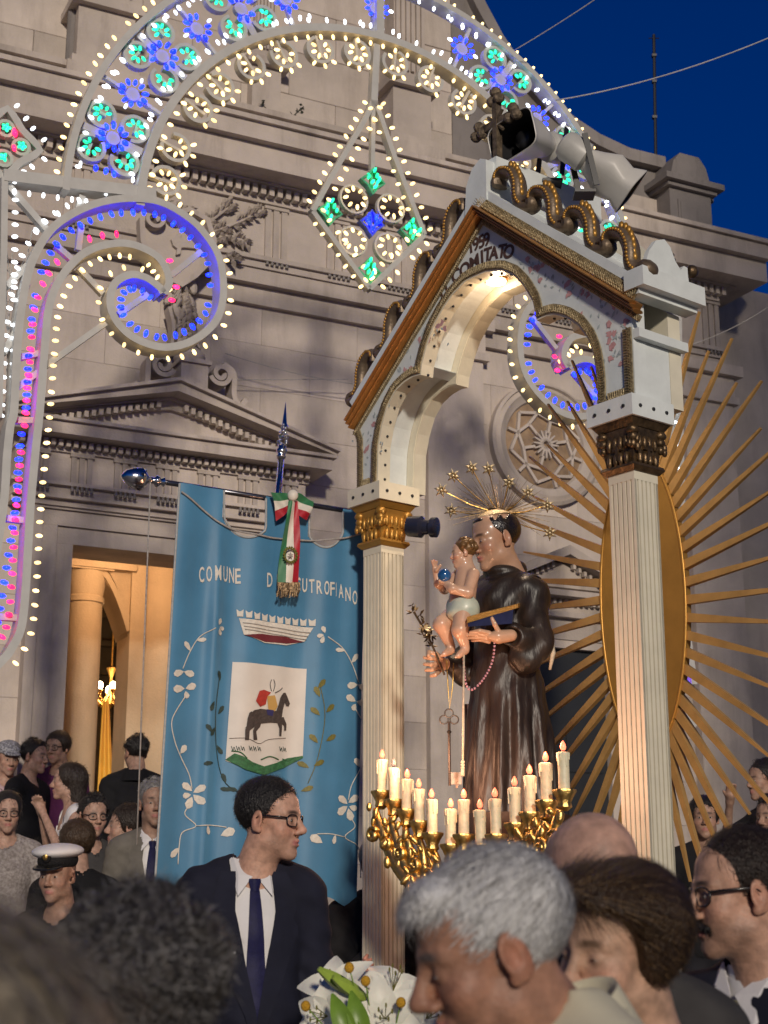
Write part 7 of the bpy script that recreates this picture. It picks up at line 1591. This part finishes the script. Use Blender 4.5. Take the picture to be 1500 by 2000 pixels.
# ---- crowd at the left, on and below the church steps
GB = 'crowd at the left by the church door'
def bg(label, px, Y, yaw, pitch, gz, skin, hairm, outfit, style='short', gl=False, hs=1.0, arms=None, byaw=None, grp=GB, hvol=None, res=.010):
    r, M, B, A = person(label, px, Y, yaw, pitch, 0, byaw, gz, hs, skin, res, dict(ears=style != 'long'), dict(blush=.3), eyes=abs(((yaw - 180 + 180) % 360) - 180) < 110, arms=arms, group=grp)
    if style == 'short': ho = hair(r, M, hairm, hvol or (.083, .104, .091), res=.008, lumps=24, seed=int(px[0]))
    elif style == 'long': ho = hair(r, M, hairm, (.090, .108, .095), (0, -.025, .045), (-.15, -.04, .02, .045, .065, .085), (-.36, -.36, -.12, -.0, .06, .09), .009, lambda S, P, R, sc: (S.cap(P(0, -.055, .0), P(0, -.075, -.30), .080 * sc, .05 * sc, .04), S.ell(P(0, .10, -.03), np.array((.06, .055, .10)) * sc, .01, R, True)))
    elif style == 'bob': ho = hair(r, M, hairm, (.094, .110, .098), (0, -.022, .045), (-.15, -.05, .0, .03, .06, .08), (-.10, -.095, -.06, .0, .06, .08), .009, lambda S, P, R, sc: S.ell(P(0, .115, -.03), np.array((.06, .06, .10)) * sc, .01, R, True))
    if style in ('short', 'bob', 'long'): fuzz(r, ho, M, hairm, 'down' if style == 'long' else 'radial', 1400, .035, .0012, .8, .5, .25, int(px[1]))
    if gl: glasses(r, M)
    kind, m = outfit
    if kind == 'suit': jacket(r, B, A, m, -.42, res=.015)
    elif kind == 'tank': top(r, B, A, m, .010, 'top', 0, -.62, -.10, .013, .12)
    else: top(r, B, A, m, .014, 'shirt', 1 if kind == 'tee' else 2)
    trousers(r, B); return r, M, B, A
SK, SK2 = (.44, .27, .20), (.36, .22, .16)
ra, Ma, Ba, Aa = bg('man in checked flat cap and pink shirt at the left edge', (16, 1482), 11.6, -150, 14, 1.2, SK, H_DARK, ('tee', cloth('pink_cotton', (.50, .36, .38))), 'none')
S = SDF(); Pm = lambda *q: np.array(Ma @ Vector(q)); Rm = np.array(Ma.to_3x3()); S.ell(Pm(0, -.012, .070), (.092, .112, .070), .02, Rm); S.ell(Pm(0, .095, .050), (.065, .055, .012), .02, Rm); S.fn(hl(Ma, (-.2, .05, .2), (.035, .045, .04)), 'and'); S.mesh('flat_cap', mat('checked_cap', (.13, .13, .15), .8, 0, .0, 70, col2=(.35, .35, .38), lo=.48, hi=.52), ra, .008)
bg('woman in plain black top, dark cropped hair, standing beside the flat cap', (68, 1480), 11.6, -110, 4, 1.2, SK, H_BLACK, ('tee', M_BLKS), 'short')
bg('short-haired woman in purple blouse and dark glasses by the door jamb', (112, 1462), 12.0, 160, 6, 1.2, SK2, H_DARK, ('long', cloth('purple_cotton', (.10, .02, .08))), 'bob', True)
aw = lambda q, x, z, y=.2: ((q * .185, -.01, -.075), (q * .24, .10, -.30), (x, y, z))
bg('long-haired woman in white strapless top with hands raised to her mouth', (132, 1528), 10.6, 100, 0, .75, SK, H_DARK, ('tank', M_SHIRT), 'long', arms=(aw(-1, -.03, -.03), aw(1, .03, -.03)), byaw=110)
bg('man in black jacket seen from behind in the lit doorway', (265, 1472), 11.4, 35, 0, 1.2, SK2, H_BLACK, ('suit', M_BLKS), 'short', byaw=10)
bg('woman with long dark hair, glasses and pale blouse at the lower left edge', (14, 1588), 9.6, -160, 8, .30, SK, H_BLACK, ('tee', mat('pale_print', (.24, .20, .19), .8, 0, .2, 60, col2=(.42, .38, .36))), 'long', True)
bg('woman with glasses and tied dark hair between two heads', (182, 1596), 9.4, -150, 4, .30, SK, H_BLACK, ('tee', M_GREYS), 'short', True)
bg('dark-haired woman in profile beside the grey jacket', (246, 1618), 8.7, 105, -4, .25, SK, H_DARK, ('long', M_BLKS), 'bob')
bg('brown-haired head seen from behind above the white cap', (148, 1652), 8.3, 30, 0, .2, SK, H_BROWN, ('long', M_BLKS), 'bob')
bg('elderly white-haired man in light grey jacket half hidden by the banner', (302, 1572), 8.4, -165, 0, .35, SK2, H_GREY, ('suit', M_LGREY), 'short', byaw=185)
# peaked-cap officer
rc, Mc, Bc, Ac = bg('officer in white peaked cap with badge, below the crowd', (112, 1712), 7.4, 165, 6, .0, SK2, H_BLACK, ('long', M_BLKS), 'none')
S = SDF(); Pm = lambda *q: np.array(Mc @ Vector(q)); Rm = np.array(Mc.to_3x3()); S.ell(Pm(0, -.005, .115), (.118, .135, .038), .02, Rm); S.mesh('cap_crown', M_SHIRT, rc, .007)
S = SDF(); S.ell(Pm(0, -.005, .075), (.090, .112, .06), .02, Rm); S.fn(hl(Mc, (-.2, .2), (.045, .045)), 'and'); S.mesh('cap_band', M_BLKS, rc, .007)
S = SDF(); S.ell(Pm(0, .10, .052), (.075, .05, .010), .01, Rm @ np.array(Matrix.Rotation(-.3, 3, 'X'))); S.mesh('cap_visor', mat('patent_black', (.01, .01, .01), .1, coat=.8), rc, .006)
b = MB(); b.ball(Mc @ Vector((0, .112, .10)), (.026, .012, .030), 12, 8, Mc.to_3x3()); b.build('badge_backing', M_BLKS, rc, True); b = MB(); b.ball(Mc @ Vector((0, .122, .10)), (.014, .008, .018), 10, 6, Mc.to_3x3()); b.build('badge', M_GOLD, rc, True)
# ---- right background
GR = 'onlookers behind the golden rays'
bg('dark-haired onlooker in the shadow behind the rays', (1376, 1600), 9.2, 170, 0, .3, SK2, H_BLACK, ('tee', M_BLKS), 'bob', grp=GR)
bg('onlooker in black holding up an arm at the right edge', (1490, 1528), 9.8, 110, 0, .6, SK2, H_BLACK, ('tee', M_BLKS), 'short', grp=GR, arms=ARMS(r=((.185, -.01, -.075), (.26, .16, -.18), (.10, .22, .05))))
bg('onlooker with bare face under the raised arm at the right edge', (1506, 1600), 9.2, 130, 0, .3, SK2, H_DARK, ('tee', M_BLKS), 'short', grp=GR)
# hand of the half-hidden man resting on the column
YH = 7.02; S = SDF(); S.cap(at(700, 1925, 7.5), at(706, 1905, 7.1), .028, .026, .02); S.ell(at(708, 1900, YH + .03), (.026, .03, .036), .015)
for k, (x, y) in enumerate(((717, 1866), (724, 1874), (727, 1884), (724, 1896))):
    p = at(709, 1888 + 5 * k, YH); S.cap(p, at(lerp(709, x, .6) - 1, lerp(1888 + 5 * k, y, .6) - 2, YH - .03), .0105, .0095, .006); S.cap(at(lerp(709, x, .6) - 1, lerp(1888 + 5 * k, y, .6) - 2, YH - .03), at(x, y, YH - .01), .0095, .0075, .006)
S.cap(at(705, 1895, YH), at(714, 1872, YH - .02), .011, .008, .008)
S.mesh('hand', M_SKIN, r6, .0045, color=lambda v: np.tile((.42, .20, .15), (len(v), 1)))
S = SDF(); S.cap(B6.P(-.185, -.01, -.075), np.array(at(690, 1905, 7.55)), .07, .055, .03); S.cap(np.array(at(690, 1905, 7.55)), np.array(at(702, 1918, 7.2)), .052, .042, .03); S.mesh('sleeve', M_BLKS, r6, .012)
# ================================================================ unseen trees added to thin the light on the nearest heads and on the right end of the church
def leaves(name, root, c, rad, n, l, w, seed):
    rg = np.random.default_rng(seed); u = rg.normal(0, 1, (n, 3)); u /= np.linalg.norm(u, axis=1)[:, None]; u *= rg.uniform(.1, 1.0, (n, 1)) ** .4; p = u * np.array(rad) + np.array(c)
    d1 = rg.normal(0, 1, (n, 3)); d1 /= np.linalg.norm(d1, axis=1)[:, None]; d2 = np.cross(d1, rg.normal(0, 1, (n, 3))); d2 /= np.linalg.norm(d2, axis=1)[:, None]
    V = np.stack([p - d1 * l, p + d2 * w, p + d1 * l, p - d2 * w], 1).reshape(-1, 3); return npmesh(name, V, np.arange(n * 4).reshape(-1, 4), bpy.data.materials.get('tree_leaf') or mat('tree_leaf', (.05, .085, .025), .6, 0, .3, 4), root, smooth=False)
tr = thing('added_shade_tree', (1.1, -4.0, 0), 'low bushy tree added behind the viewer to dim the nearest heads', 'tree')
b = MB(); b.tube([(1.1, -4, 0), (1.12, -4.02, .9), (1.05, -3.98, 1.7), (1.1, -4, 2.5)], [.13, .11, .10, .06], 10)
for k in range(9):
    a = 2 * math.pi * k / 9; b.tube([(1.08, -4, 1.6 + .05 * k), (1.08 + .8 * math.cos(a), -4 + .25 * math.sin(a), 2.4 + .1 * (k % 3)), (1.08 + 1.7 * math.cos(a), -4 + .4 * math.sin(a), 2.75 + .15 * (k % 4))], [.05, .03, .01], 6)
b.build('trunk', mat('tree_bark', (.06, .045, .035), .9, 0, .3, 12, .6, 30), tr, 40)
leaves('crown', tr, (1.1, -4.0, 2.92), (2.1, .55, .72), 900, .038, .02, 5)
tt = thing('added_shade_tree', (7.7, 1.0, 0), 'tall broad tree added out of view at the right to shade the church', 'tree')
b = MB(); b.tube([(7.7, 1, 0), (7.75, 1, 3), (7.6, 1.1, 6.5), (7.7, 1, 11)], [.32, .26, .2, .07], 12)
for k in range(14):
    a = 2.4 * k; z = 4.5 + .55 * k; b.tube([(7.68, 1, z), (7.68 + 1.2 * math.cos(a), 1 + .7 * math.sin(a), z + 1.0), (7.68 + 2.2 * math.cos(a), 1 + 1.2 * math.sin(a), z + 1.6)], [.1, .06, .02], 6)
b.build('trunk', bpy.data.materials['tree_bark'], tt, 40)
leaves('crown', tt, (7.8, 1.0, 9.3), (3.1, 1.6, 6.8), 13000, .11, .055, 9)
